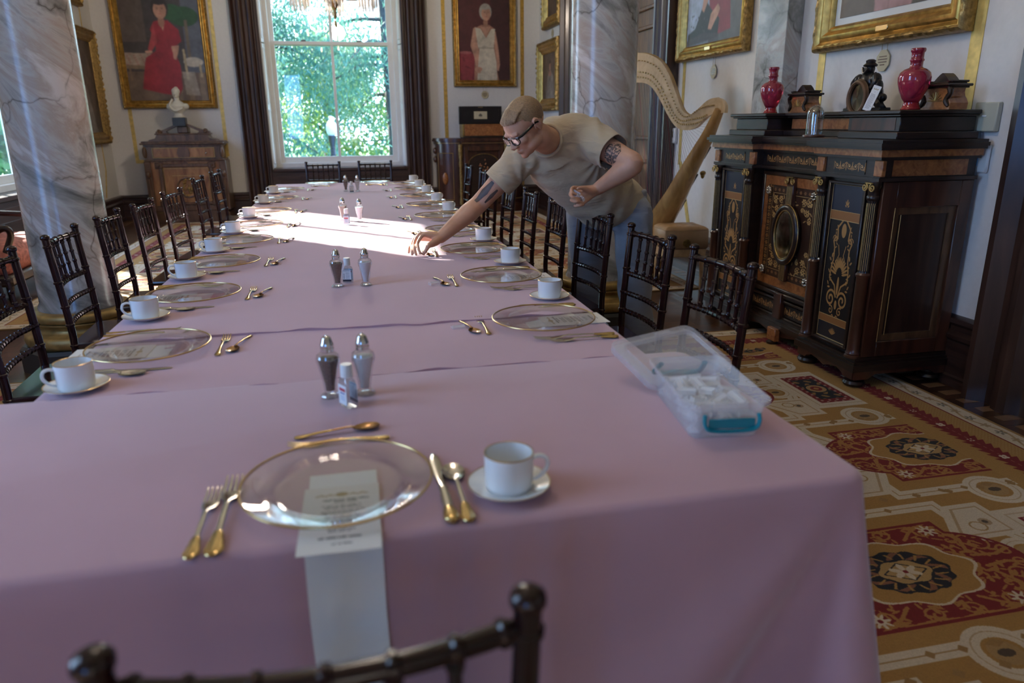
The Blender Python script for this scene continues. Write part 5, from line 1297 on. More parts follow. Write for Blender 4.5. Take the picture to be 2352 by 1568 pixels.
# ================================================================== HARP (stands in the vertical plane through (2.85, 5.40))
hd = Vector((-.35, .556, 0)).normalized(); hang = math.atan2(hd.y, hd.x)
M['maple'] = wood('harp_maple', (0.40, 0.20, 0.055), (0.60, 0.34, 0.11), (5, 5, 1.5), rough=0.3, coat=0.5)
M['maplepale'] = wood('harp_neck_maple', (0.52, 0.34, 0.16), (0.70, 0.50, 0.27), (5, 5, 3), rough=0.35, coat=0.4)
hp = thing('concert_harp', 'tall pale wooden concert harp standing behind the stool', 'harp', (2.85, 5.40, 0), hang)   # local x runs along the harp
UP = [(-.043, 1.40), (-.044, 1.445), (-.026, 1.482), (.012, 1.507), (.063, 1.511), (.119, 1.492), (.189, 1.437), (.261, 1.388), (.325, 1.414), (.368, 1.479), (.423, 1.595), (.486, 1.712), (.571, 1.811), (.688, 1.869), (.823, 1.887), (.93, 1.875)]
LO = [(.93, 1.66), (.811, 1.655), (.709, 1.645), (.632, 1.603), (.553, 1.509), (.482, 1.404), (.412, 1.318), (.347, 1.279), (.268, 1.273), (.194, 1.298), (.124, 1.361), (.05, 1.40)]
ups = [(p.x, p.y) for p in catmull([(a, b, 0) for a, b in UP], 4)]; los = [(p.x, p.y) for p in catmull([(a, b, 0) for a, b in LO], 4)]
XZ = Matrix.Rotation(PI / 2, 4, 'X')
MB().prism(ups + los, -.022, .022, XZ).build('neck', M['maplepale'], hp, smooth=35)
mb = MB(); inner = []
for poly in (ups[10:], los[:-3]):
    pass
def mid(i): return None
for k in range(46):                                       # tuning pins and discs follow the neck curve
    t = k / 45; u = ups[int(12 + t * (len(ups) - 14))]; l = los[int((1 - t) * (len(los) - 8))]
    for f, r, ln in ((.25, .0045, .036), (.62, .0065, .030), (.80, .006, .030)):
        x, z = u[0] + (l[0] - u[0]) * f, u[1] + (l[1] - u[1]) * f
        mb.tube([(x, -ln, z), (x, ln, z)], r, 8)
mb.build('tuning_pins', M['goldrim'], hp)
MB().tube([(p[0], -.023, p[1]) for p in ups[14:-2]], .004, 6).build('gold_edge', M['goldrim'], hp)
# tapered soundbox, half-round back
SB = [(-.005, 1.42, .045, .05), (.085, 1.235, .062, .075), (.23, 1.0, .085, .10), (.36, .77, .11, .125), (.50, .56, .14, .15), (.655, .30, .165, .175)]
ax = Vector((.66, 0, -1.12)).normalized(); nrm = Vector((1.12, 0, .66)).normalized()      # along the box, towards the strings
V = []; F = []; n = 16
for (x, z, hw, dp) in SB:
    c = Vector((x, 0, z)) + nrm * 0.035
    V.append(c + Vector((0, -hw, 0))); V.append(c + Vector((0, hw, 0)))
    for k in range(1, n):
        a = PI * k / n; V.append(c + Vector((0, hw * math.cos(a), 0)) - nrm * dp * math.sin(a) ** .8)
    w = n + 1
for i in range(len(SB) - 1):
    ring_ = [0, 1] + list(range(2, w))
    for k in range(w):
        a, b = ring_[k], ring_[(k + 1) % w]; F.append((i * w + a, i * w + b, (i + 1) * w + b, (i + 1) * w + a))
F.append(tuple(range(w))[::-1]); F.append(tuple((len(SB) - 1) * w + k for k in range(w)))
sbx = MB().add(V, F).build('soundbox', M['maple'], hp, smooth=50)
for f in (.3, .48, .66, .84):
    mb = MB()
    i = f * (len(SB) - 1); k = int(i); u = i - k; x, z, hw, dp = [SB[k][q] * (1 - u) + SB[k + 1][q] * u for q in range(4)]
    c = Vector((x, -hw * .45, z)) + nrm * .035 - nrm * dp * .88
    mb.tube([c - ax * .06, c - ax * .05, c + ax * .05, c + ax * .06], [.004, .018, .018, .004], 10, flat=.35).build('sound_hole', M['ebony'], sbx)
a0 = Vector((SB[0][0], 0, SB[0][1])) + nrm * .04; a1 = Vector((SB[-1][0], 0, SB[-1][1])) + nrm * .04
MB().tube([a0, a1], .012, 8).build('string_rib', M['maplepale'], sbx)
MB().box(.50, 1.0, -.19, .19, .07, .20, bev=.03).build('base', M['maple'], hp)
mb = MB()
for x, y in ((.54, -.15), (.54, .15), (.96, -.15), (.96, .15)): mb.lathe([(.03, .0105), (.035, .035), (.025, .08)], 12, M=TR((x, y, 0)))
mb.build('feet', M['goldrim'], hp)
MB().lathe([(.05, .20), (.06, .24), (.04, .28), (.036, .5), (.034, 1.5), (.04, 1.62), (.06, 1.68), (.065, 1.80), (.05, 1.9), (.03, 1.93), (0, 1.935)], 24, M=TR((.93, 0, 0))).build('pillar', M['maple'], hp)
strs = [MB(), MB(), MB()]
for k in range(40):
    t = k / 39; l = los[int((1 - t) * (len(los) - 10)) + 1] if True else None
    l = (l[0], l[1] + .03); f = .06 + .90 * t; b = a0.lerp(a1, f)
    tx = l[0]
    strs[1 if k % 7 == 0 else (2 if k % 7 == 3 else 0)].tube([(b.x, 0, b.z), (tx, -.024, l[1])], .0007 + .0005 * t, 5)
for mbs, mm, nm in zip(strs, ('gutstring', 'redstring', 'black'), ('strings', 'red_strings', 'black_strings')):
    if mm == 'gutstring': M['gutstring'] = plain('gut_string', (0.22, 0.19, 0.15), 0.6)
    if mm == 'redstring': M['redstring'] = plain('red_string', (0.35, 0.02, 0.03), 0.4)
    mbs.build(nm, M[mm], hp)
MB().ball((.20, -.125, .93), (.022, .03, .02)).ball((.21, -.14, .915), (.016, .02, .03)).build('lever_bracket', M['giltdark'], hp)

# ================================================================== TUFTED STOOL
M['tan'] = plain('tan_leather', (0.42, 0.25, 0.115), 0.42, vary=0.12, scale=12, bmp=0.05)
st = thing('harp_stool', 'tan tufted leather stool with pale wooden legs by the harp', 'stool', (2.645, 5.56, 0), -.08)
def top(u, v):
    x, y = -.185 + .37 * u, -.15 + .30 * v; e = min(u, 1 - u, v, 1 - v); h = .035 * (1 - math.exp(-e * 14))
    h -= .013 * sum(math.exp(-((x - bx_) ** 2 + (y - by_) ** 2) / .0012) for bx_ in (-.1, 0, .1) for by_ in (-.06, .06))
    return (x, y, .50 + h)
mb = MB(); mb.grid(top, 40, 32); mb.box(-.187, .187, -.152, .152, .345, .503, bev=.012); mb.build('seat', M['tan'], st, smooth=60)
MB().box(-.175, .175, -.14, .14, .28, .345, bev=.005).build('seat_frame', M['maplepale'], st)
for sx in (-1, 1):
    for sy in (-1, 1): MB().tube([(sx * .155, sy * .12, 0.0), (sx * .15, sy * .118, .30)], [.013, .022], 4, up=(1, 1, 0)).build('leg', M['maplepale'], st)
mb = MB()
for r in (.030, .019, .009): mb.tube([(.0 + r * math.cos(2 * PI * i / 28), -.158, .395 + r * math.sin(2 * PI * i / 28)) for i in range(28)], .0035, 6, closed=True)
mb.lathe([(0, 0), (.033, 0), (.03, .008), (0, .008)], 24, M=TR((0, -.152, .395), rx=PI / 2)); mb.build('brass_knob', M['giltdark'], st)

# ================================================================== FAR LEFT CABINET WITH BUST
cb = thing('walnut_cabinet', 'inlaid walnut cabinet with broken pediment under the red dress portrait', 'cabinet', (-2.25, 11.53, 0))
w, d = .50, .20
P = [(-.52, -.20), (-.3, -.235), (.3, -.235), (.52, -.20), (.52, .22), (-.52, .22)]
MB().prism(P, .0, .13).prism([(x * .97, y * .97) for x, y in P], .13, .16).build('plinth', M['cabdark'], cb, smooth=20)
MB().box(-w + .02, w - .02, -d + .02, .20, .16, .86).build('carcass', M['cabwood'], cb, smooth=20)
mb = MB()
for s in (-1, 1):
    mb.box(s * w - .045, s * w + .045, -d - .005, .2, .16, .86, bev=.008); mb.tube([(s * w, -d - .012, .2), (s * w, -d - .012, .62)], [.016, .022], 10); mb.ball((s * w, -d - .02, .68), (.03, .03, .05), 10, 8)
mb.box(-w, w, -d - .0, .2, .16, .24, bev=.006); mb.build('corner_posts', M['cabdark'], cb)
mb = MB()
for x0, x1, z0, z1 in ((-.36, -.31, .26, .80), (.31, .36, .26, .80), (-.36, .36, .775, .825), (-.36, .36, .245, .285)): mb.box(x0, x1, -d - .012, -d + .03, z0, z1, bev=.008)
for x, z in ((-.35, .80), (.35, .80), (-.35, .27), (.35, .27)): mb.box(x - .05, x + .05, -d - .02, -d + .02, z - .04, z + .04, bev=.01).ball((x, -d - .025, z), .02, 10, 8)
mb.prism([(-.05, .82), (.05, .82), (0, .86)], d, d + .015, XZ)
dr = mb.build('door', M['cabdark'], cb)
MB().prism([(-.19, .36), (-.15, .32), (.15, .32), (.19, .36), (.19, .62), (.15, .66), (-.15, .66), (-.19, .62)], d + .0, d + .008, XZ).prism([(-.30, .285), (.30, .285), (.30, .775), (-.30, .775)], d - .03, d - .0, XZ).build('door_panel', M['cabwood'], dr, smooth=15)
mb = MB().tube(ring(.135, .135, 0, -d - .012, 0, .49, 40), .012, 8, closed=True).build('medallion_ring', M['cabdark'], dr)
mb = MB(); rr = random.Random(5)
for k in range(40):
    a, r_ = rr.uniform(0, 2 * PI), .118 * math.sqrt(rr.random()); mb.ball((r_ * math.cos(a), -d - .012, .49 + r_ * math.sin(a)), rr.uniform(.010, .022), 8, 6)
mb.build('floral_medallion', M['giltdark'], dr)
mb = MB()
for x0, x1, z0, z1 in ((-.30, -.296, .30, .76), (.296, .30, .30, .76), (-.30, .30, .756, .76), (-.19, .19, .655, .66)): mb.box(x0, x1, -d - .010, -d, z0, z1)
mb.build('gilt_line', M['brassinlay'], dr)
mb = MB(); mb.box(-w - .03, w + .03, -d - .02, .21, .86, .885, bev=.006).box(-w, w, -d, .2, .885, 1.06).box(-w - .02, w + .02, -d - .015, .21, 1.06, 1.085, bev=.006).box(-w - .055, w + .055, -d - .05, .225, 1.085, 1.11, bev=.008).box(-w - .035, w + .035, -d - .03, .22, 1.11, 1.13, bev=.006)
for s in (-1, 1): mb.ball((s * (w + .01), -d - .01, .98), (.03, .03, .08), 10, 8)
mb.build('upper_case', M['cabdark'], cb)
dw = MB().box(-.40, .40, -d - .014, -d, .91, 1.035, bev=.005).build('drawer', M['cabwood'], cb)
MB().prism([(-.07, .91), (.07, .91), (.085, .97), (.06, 1.05), (-.06, 1.05), (-.085, .97)], d + .01, d + .03, XZ).build('carved_shield', M['cabdark'], dw, smooth=15)
mb = MB()
for x0, x1, z0, z1 in ((-.41, .41, 1.035, 1.04), (-.41, .41, .905, .91), (-.41, -.405, .905, 1.04), (.405, .41, .905, 1.04)): mb.box(x0, x1, -d - .016, -d, z0, z1)
mb.build('gilt_line', M['brassinlay'], dw)
MB().ball((.30, -d - .03, .965), .016, 10, 8).ball((-.30, -d - .02, .975), .008, 8, 6).build('knob', M['silver'], dw)
mb = MB(); mb.prism([(-.46, 1.13), (.46, 1.13), (.44, 1.15), (.36, 1.17), (.335, 1.215), (-.335, 1.215), (-.36, 1.17), (-.44, 1.15)], -.12, .16, XZ)
mb.box(-.36, .36, -.17, .13, 1.215, 1.235, bev=.006)
for s in (-1, 1):
    mb.prism([(s * .36, 1.235), (s * .35, 1.262), (s * .25, 1.285), (s * .06, 1.365), (s * .05, 1.34), (s * .22, 1.262), (s * .20, 1.235)], -.02, .10, XZ)
    mb.tube([(p[0], -.105, p[1]) for p in spiral(s * .305, 1.263, .03, 1.3, 0, s)], .012, 8)
mb.box(-.07, .07, -.08, .10, 1.235, 1.33, bev=.01); mb.build('pediment', M['cabdark'], cb, smooth=25)
bu = thing('marble_bust', 'small white bust on a black block atop the walnut cabinet', 'bust', (-2.27, 11.45, 1.331))
M['bustmarble'] = plain('bust_marble', (0.62, 0.58, 0.48), 0.45, vary=0.12, scale=14)
MB().box(-.085, .085, -.07, .07, 0, .115, bev=.004).build('block', M['blackstone'], bu)
mb = MB(); mb.lathe([(.075, .115), (.08, .125), (.06, .145), (.055, .17), (.07, .19)], 20)
mb.tube([(0, .0, .18), (0, 0, .22), (0, 0, .27), (0, -.005, .31), (0, -.01, .345)], [.06, .105, .125, .085, .04], 16, flat=.75, up=(0, 1, 0))
for s in (-1, 1): mb.ball((s * .10, 0, .265), (.05, .055, .045), 12, 8)
mb.tube([(0, -.01, .33), (0, -.02, .40)], [.038, .034], 12); mb.ball((0, -.03, .435), (.048, .058, .065), 16, 12); mb.ball((0, -.088, .43), (.010, .016, .016), 8, 6); mb.ball((0, -.07, .395), (.02, .022, .016), 8, 6)
mb.ball((0, -.01, .465), (.056, .062, .05), 14, 10).ball((0, .03, .50), (.03, .035, .03), 10, 8); mb.tube(catmull([(-.05, -.04, .36), (-.09, -.07, .28), (-.03, -.09, .21), (.07, -.08, .24)], 5), .016, 8)
mb.build('figure', M['bustmarble'], bu)

# ================================================================== FAR RIGHT CREDENZA AND MUSIC BOX
cz = thing('bow_end_credenza', 'dark rosewood credenza with curved ends under the white dress portrait', 'cabinet', (2.04, 11.52, 0))
def dplan(g=0.0):
    P = [(-.70 - g, .23)]
    for k in range(0, 11): a = PI / 2 * k / 10; P.append((-.38 - (.32 + g) * math.cos(a), .12 - (.34 + g) * math.sin(a)))
    P += [(-.34 + g, -.22 - g), (-.34 + g, -.25 - g), (.34 - g, -.25 - g), (.34 - g, -.22 - g)]
    for k in range(10, -1, -1): a = PI / 2 * k / 10; P.append((.38 + (.32 + g) * math.cos(a), .12 - (.34 + g) * math.sin(a)))
    P.append((.70 + g, .23)); return P
MB().prism(dplan(.02), 0, .10).prism(dplan(.01), .10, .13).build('plinth', M['rosewood'], cz, smooth=30)
MB().prism(dplan(-.02), .13, 1.06).build('carcass', M['rosewood'], cz, smooth=30)
MB().prism(dplan(.0), 1.03, 1.075).prism(dplan(.03), 1.075, 1.10).prism(dplan(.02), 1.10, 1.12).build('top', M['rosewood'], cz, smooth=30)
MB().prism(dplan(.003), 1.045, 1.05).build('brass_line', M['brassinlay'], cz, smooth=30)
for s in (-1, 1):
    mb = MB().lathe([(.035, .13), (.03, .2), (.022, .25), (.03, .32), (.022, .4), (.026, .55), (.022, .68), (.032, .74), (.022, .80), (.034, .88), (.034, 1.03)], 14, M=TR((s * .355, -.235, 0))); mb.build('turned_column', M['giltdark'], cz)
    mb = MB()
    def cp(a, z, s=s): return (s * (.38 + .325 * math.cos(a)), .12 - .345 * math.sin(a), z)
    mb.tube([cp(.45 + .85 * k / 10, .90) for k in range(11)], .004, 5).tube([cp(.45, .2), cp(.45, .90)], .004, 5).tube([cp(1.30, .2), cp(1.30, .90)], .004, 5).tube([cp(.45 + .85 * k / 10, .2) for k in range(11)], .004, 5)
    mb.build('gilt_line', M['brassinlay'], cz)
    mb = MB(); mb.ball((s * (.38 + .32 * math.cos(.88)), .12 - .34 * math.sin(.88), .52), (.045, .02, .09), 12, 10); mb.build('oval_plaque', M['burl'], cz)
    mb = MB()
    for z in (.93, .80): mb.ball((s * .695, .14, z), (.035, .04, .05), 10, 8)
    mb.build('side_scroll', M['rosewood'], cz)
mb = MB().box(-.30, -.24, -.275, -.22, .15, 1.0, bev=.006).box(.24, .30, -.275, -.22, .15, 1.0, bev=.006).box(-.24, .24, -.272, -.22, .93, 1.0, bev=.006).box(-.24, .24, -.272, -.22, .15, .22, bev=.006); dr = mb.build('door', M['rosewood'], cz)
P = [(-.24, .22), (.24, .22), (.24, .74)] + [(.24 * math.cos(PI * k / 16), .74 + .15 * math.sin(PI * k / 16)) for k in range(1, 16)] + [(-.24, .74)]
MB().prism(P, .222, .258, XZ).build('arched_panel', M['ebony'], dr, smooth=20)
MB().tube([(.235 * math.cos(PI * k / 16), -.262, .74 + .148 * math.sin(PI * k / 16)) for k in range(17)], .006, 6).build('arch_moulding', M['giltdark'], dr)
mb = MB(); rr = random.Random(8)
for k in range(22): mb.ball((rr.gauss(0, .045), -.259, .62 + rr.gauss(0, .07)), (rr.uniform(.008, .018), .004, rr.uniform(.008, .018)), 8, 6)
mb.build('floral_inlay', M['burl'], dr)
mx = thing('music_box', 'open black and wood music box on the curved credenza', 'music box', (2.06, 11.44, 1.1205))
MB().box(-.325, .325, -.17, .17, 0, .03, bev=.005).build('base', M['ebony'], mx)
MB().box(-.30, .30, -.155, .155, .03, .19, bev=.004).box(-.29, .29, -.16, .16, .18, .20, bev=.004).build('case', M['burl'], mx)
for s in (-1, 1): MB().box(s * .318 - .014, s * .318 + .014, -.155, .155, .01, .20, bev=.004).build('end_plate', M['giltdark'], mx)
ld = MB().box(-.335, .335, .15, .20, .20, .465, bev=.006).build('lid', M['black'], mx)
MB().box(-.29, -.285, .146, .15, .235, .43).box(.285, .29, .146, .15, .235, .43).box(-.29, .29, .146, .15, .235, .24).box(-.29, .29, .146, .15, .425, .43).build('lid_moulding', M['ebony'], ld)
c = Canvas(.21, .115, 1500, (0.60, 0.53, 0.36)); c.put(~c.rect(.004, .206, .004, .111), (0.35, 0.28, 0.15)); c.put(c.ell(.105, .055, .03, .016), (0.12, 0.1, 0.08)); c.put(c.ell(.105, .07, .012, .012), (0.12, 0.1, 0.08)); c.put(c.rect(.07, .14, .028, .033), (0.2, 0.17, 0.12))
M['boxlabel'] = img_mat('music_box_label', c.a, 0.6, 'EXTEND')
quad('lid_label', M['boxlabel'], [(-.105, .148, .275), (.105, .148, .275), (.105, .148, .39), (-.105, .148, .39)], ld, .002)
MB().box(-.035, .035, .14, .152, .445, .452).build('lock_plate', M['brassinlay'], ld)

# ================================================================== UPHOLSTERED BENCH BY THE LEFT WINDOW
M['rose'] = plain('rose_brocade', (0.42, 0.15, 0.11), 0.8, vary=0.45, scale=28, bmp=0.1)
bn = thing('upholstered_settee', 'rose brocade settee with curved dark arm behind the left column', 'settee', (-2.87, 6.78, 0), PI / 2)
mb = MB().box(-.55, .55, -.28, .24, .22, .45, bev=.07); mb.build('seat_cushion', M['rose'], bn, smooth=60)
MB().box(-.56, .56, -.27, .25, .15, .24, bev=.02).build('seat_frame', M['ebony'], bn)
for sx in (-1, 1):
    for sy in (-.22, .2): MB().tube([(sx * .5, sy, 0), (sx * .5, sy, .17)], [.018, .03], 10).build('leg', M['ebony'], bn)
    P = catmull([(sx * .5, .22, .62), (sx * .53, .0, .60), (sx * .56, -.2, .58), (sx * .57, -.30, .61), (sx * .55, -.32, .55), (sx * .54, -.26, .42)], 6)
    MB().tube(P, .024, 10).build('arm', M['ebony'], bn)
MB().box(-.5, .5, .18, .27, .45, .85, bev=.04).build('backrest', M['rose'], bn)
# ================================================================== THE PERSON (bending over the right side of the table)
CAMP = Vector((0, 0, 1.345))
def at(px, py, Y):
    """point of the plane y = Y on the sight line of a photo position"""
    d = right * (px - 1176) + down * (py - 784) + fwd * 1666.378; return CAMP + d * (Y / d.y)
M['skin'] = None
def skin_mat():
    m, nt, b = new_mat('skin')
    v = coords(nt); n = N(nt, 'ShaderNodeTexNoise'); setin(n, Scale=9.0, Detail=5.0); L(nt, v, n.inputs['Vector'])
    L(nt, ramp(nt, n.outputs['Fac'], [(0.3, (0.52, 0.255, 0.15)), (0.7, (0.66, 0.37, 0.24))]), b.inputs['Base Color'])
    b.inputs['Roughness'].default_value = 0.48; b.inputs['Subsurface Weight'].default_value = 0.08; b.inputs['Subsurface Radius'].default_value = (0.01, 0.004, 0.002)
    n2 = N(nt, 'ShaderNodeTexNoise'); setin(n2, Scale=260.0, Detail=2.0); L(nt, v, n2.inputs['Vector']); bump(nt, b, n2.outputs['Fac'], 0.08, 0.002); return m
M['skin'] = skin_mat()
def fabric(name, col, wr=5.0, st=0.35):
    m, nt, b = new_mat(name)
    v = coords(nt, (1, 1, 1)); n = N(nt, 'ShaderNodeTexNoise'); setin(n, Scale=wr, Detail=3.0, Distortion=0.6); L(nt, coords(nt, (1.0, 1.0, 2.6), rot=(0.2, 0.5, 0.4)), n.inputs['Vector'])
    L(nt, ramp(nt, n.outputs['Fac'], [(0.3, tuple(c * .96 for c in col)), (0.7, tuple(min(1, c * 1.04) for c in col))]), b.inputs['Base Color'])
    b.inputs['Roughness'].default_value = 0.9; b.inputs['Sheen Weight'].default_value = 0.2
    bump(nt, b, n.outputs['Fac'], st, 0.03); return m
M['shirt'] = fabric('sand_tshirt', (0.46, 0.365, 0.235), 7.0, 0.45)
M['trouser'] = fabric('grey_trousers', (0.24, 0.255, 0.285), 6.0, 0.5)
M['hair'] = plain('fair_hair', (0.27, 0.165, 0.085), 0.55, vary=0.25, scale=170, bmp=0.25)
M['tattoo'] = plain('tattoo_ink', (0.075, 0.052, 0.045), 0.5, vary=0.3, scale=30)
def ragged():
    m = plain('tattoo_linework', (0.09, 0.055, 0.045), 0.5, vary=0.3, scale=30); nt = m.node_tree; out = nt.nodes['Material Output']
    n = N(nt, 'ShaderNodeTexNoise'); setin(n, Scale=70.0, Detail=4.0, Distortion=1.5); L(nt, coords(nt), n.inputs['Vector'])
    g = N(nt, 'ShaderNodeMath', operation='GREATER_THAN'); g.inputs[1].default_value = 0.47; L(nt, n.outputs['Fac'], g.inputs[0])
    t = N(nt, 'ShaderNodeBsdfTransparent'); mx = N(nt, 'ShaderNodeMixShader'); L(nt, g.outputs[0], mx.inputs[0]); L(nt, t.outputs[0], mx.inputs[1]); L(nt, nt.nodes['Principled BSDF'].outputs[0], mx.inputs[2]); L(nt, mx.outputs[0], out.inputs['Surface']); return m
M['tattoo2'] = ragged()
M['spectacle'] = plain('black_spectacle_frame', (0.012, 0.011, 0.011), 0.25)
M['lens'] = glass('spectacle_lens', (0.88, 0.88, 0.9), 0.03, 1.5)
def remeshed(name, mb, mat, parent, voxel, smooth_it=6, factor=0.5, cut=None, wr=None):
    me = mb.mesh(name, None, smooth=0); tmp = bpy.data.objects.new(name + '_tmp', me); COL.objects.link(tmp)
    md = tmp.modifiers.new('r', 'REMESH'); md.mode = 'VOXEL'; md.voxel_size = voxel
    if smooth_it:
        ms = tmp.modifiers.new('s', 'SMOOTH'); ms.factor = factor; ms.iterations = smooth_it
    dg = bpy.context.evaluated_depsgraph_get(); ev = tmp.evaluated_get(dg); out = bpy.data.meshes.new_from_object(ev); out.name = name
    bpy.data.objects.remove(tmp); bpy.data.meshes.remove(me)
    if cut:
        bm = bmesh.new(); bm.from_mesh(out)
        for co, no, lim in cut:
            bmesh.ops.bisect_plane(bm, geom=bm.verts[:] + bm.edges[:] + bm.faces[:], plane_co=co, plane_no=no)
            co_, no_ = Vector(co), Vector(no); out_f = [f for f in bm.faces if (f.calc_center_median() - co_).dot(no_) > 1e-6 and (lim is None or lim(f.calc_center_median()))]
            bmesh.ops.delete(bm, geom=out_f, context='FACES')
        bm.to_mesh(out); bm.free()
    if wr:
        nv = len(out.vertices); co = np.empty(nv * 3, np.float32); out.vertices.foreach_get('co', co); co = co.reshape(-1, 3)
        no = np.empty(nv * 3, np.float32); out.vertex_normals.foreach_get('vector', no); no = no.reshape(-1, 3)
        co += no * wr(co)[:, None]; out.vertices.foreach_set('co', co.ravel()); out.update()
    out.polygons.foreach_set('use_smooth', [True] * len(out.polygons)); out.materials.clear(); out.materials.append(mat)
    o = bpy.data.objects.new(name, out); COL.objects.link(o); o.parent = parent; return o
def limb(mb, pts, rad, n=16, flat=1.0, up=None, M=None):
    P = catmull(pts, 6); r = [];
    for i in range(len(pts) - 1):
        for k in range(6): r.append(rad[i] + (rad[i + 1] - rad[i]) * (k / 6))
    r.append(rad[-1]); mb.tube(P, r, n, flat=flat, up=up, M=M)
    Q = [(M @ Vector(q)) if M is not None else Vector(q) for q in (pts[0], pts[-1])]
    mb.ball(Q[0], rad[0] * min(1, (1 + flat) / 2), 12, 8); mb.ball(Q[1], rad[-1] * min(1, (1 + flat) / 2), 12, 8)
def loftE(mb, st, n=32, M=None):
    """stations (centre, width vector, depth vector[, squareness])"""
    V = []; F = []; m = len(st)
    for s in st:
        c, w, d = Vector(s[0]), Vector(s[1]), Vector(s[2])
        for k in range(n):
            a = 2 * PI * k / n; ca, sa = math.cos(a), math.sin(a); p = .85
            V.append(c + w * math.copysign(abs(ca) ** p, ca) + d * math.copysign(abs(sa) ** p, sa))
    for i in range(m - 1):
        for k in range(n): F.append((i * n + k, i * n + (k + 1) % n, (i + 1) * n + (k + 1) % n, (i + 1) * n + k))
    F.append(tuple(range(n))[::-1]); F.append(tuple((m - 1) * n + k for k in range(n))); return mb.add(V, F, M)
man = thing('person', 'man in tan T-shirt, grey trousers and glasses bending over the table with one arm stretched', 'person', (1.40, 3.70, 0))
off = Vector((1.40, 3.70, 0)); OM = Matrix.Translation(-off)
def G(v): return Vector(v) - off
# joints (world)
RS = at(1200, 362, 3.47); LS = at(1352, 318, 3.30)
RE = at(1098, 470, 3.50); RW = at(1012, 545, 3.36)
LE = at(1455, 376, 3.06); LW = at(1372, 434, 3.20)
PEL = Vector((1.36, 3.69, .93)); HR = Vector((1.245, 3.80, .88)); HL = Vector((1.43, 3.58, .88))
midS = (RS + LS) / 2; spine = (midS - PEL)
ws = (RS - LS).normalized(); wp = (HR - HL).normalized()
def frame(t, hw, hd, sag=0.0):
    c = PEL.lerp(midS, t); w = wp.lerp(ws, t).normalized(); a = spine.normalized(); d = a.cross(w).normalized(); w = d.cross(a).normalized()
    return (c + d * sag, w * hw, d * hd)
fd = frame(.5, 1, 1)[2]; front_sign = 1 if fd.dot(Vector((-.5, -.5, -.6))) > 0 else -1
def torso(mb, g, lo=-.16, hem=False):
    st = [frame(lo, .172 + g, .125 + g, 0), frame(-.02, .178 + g, .132 + g, .010 * front_sign), frame(.18, .176 + g, .138 + g, .022 * front_sign), frame(.40, .178 + g, .136 + g, .018 * front_sign),
          frame(.62, .190 + g, .130 + g, .008 * front_sign), frame(.82, .190 + g, .118 + g, 0), frame(.97, .165 + g, .088 + g, -.006 * front_sign), frame(1.07, .105 + g, .06 + g, -.010 * front_sign)]
    loftE(mb, [(G(c), w, d) for c, w, d in st])
# head frame
def camv(a, b, c): return (right * a + down * b + fwd * c).normalized()
Hc = at(1206, 292, 3.20)
HF = camv(-.66, .70, -.27); HU = camv(-.52, -.66, -.50); HU = (HU - HF * HU.dot(HF)).normalized(); HX = HF.cross(HU).normalized()   # HX = his right
HM = OM @ Matrix.Translation(Hc) @ Matrix((HX, HF, HU)).transposed().to_4x4() @ Matrix.Scale(.96, 4)
mb = MB()
torso(mb, -.018, -.05)
# neck
nb = midS + spine.normalized() * .03 - fd * front_sign * .01
nk = Hc - HU * .075 - HF * .035
limb(mb, [G(nb), G(nb.lerp(nk, .55)), G(nk)], [.068, .061, .060], 18)
# arms
def lerp3(a, b, t): return a.lerp(b, t)
limb(mb, [G(RS), G(RS.lerp(RE, .35)), G(RS.lerp(RE, .75)), G(RE), G(RE.lerp(RW, .28)), G(RE.lerp(RW, .7)), G(RW)], [.060, .056, .047, .044, .047, .035, .028], 20)
limb(mb, [G(LS), G(LS.lerp(LE, .35)), G(LS.lerp(LE, .75)), G(LE), G(LE.lerp(LW, .28)), G(LE.lerp(LW, .7)), G(LW)], [.062, .058, .050, .045, .049, .036, .029], 20)
# --- head: skull, jaw, brow, nose, lips, ears
hb = lambda c, r, **k: mb.ball(c, r, 20, 14, M=HM)
hb((0, -.022, .035), (.076, .096, .088)); hb((0, .022, .03), (.070, .070, .078)); hb((0, .030, -.03), (.061, .062, .070)); hb((0, .042, -.075), (.043, .046, .036)); hb((0, .072, -.095), (.021, .020, .017))
for s in (-1, 1):
    hb((s * .038, .062, -.022), (.026, .024, .022)); hb((s * .046, .018, -.065), (.022, .046, .026)); hb((s * .028, .083, .018), (.026, .012, .010))
    hb((s * .032, .074, .0), (.012, .012, .010)); hb((s * .011, .098, -.036), (.010, .012, .009))
    mb.ball((s * .074, -.012, -.006), (.007, .020, .031), 14, 10, M=HM @ Matrix.Rotation(s * -.25, 4, 'Z'))
    mb.tube([(s * (.078 + .004), -.012 + .019 * math.cos(a) - .004, -.004 + .029 * math.sin(a)) for a in [PI * (-.55 + 1.25 * i / 12) + PI / 2 - .3 for i in range(13)]], .0042, 7, M=HM)
mb.tube([(0, .085, .012), (0, .097, -.012), (0, .112, -.034), (0, .104, -.043)], [.008, .009, .0115, .008], 12, M=HM)
mb.tube([(-.022, .083, -.066), (-.01, .093, -.062), (0, .0955, -.0635), (.01, .093, -.062), (.022, .083, -.066)], [.003, .005, .0055, .005, .003], 8, M=HM)
mb.tube([(-.02, .082, -.071), (0, .0935, -.0735), (.02, .082, -.071)], [.003, .006, .003], 8, M=HM)
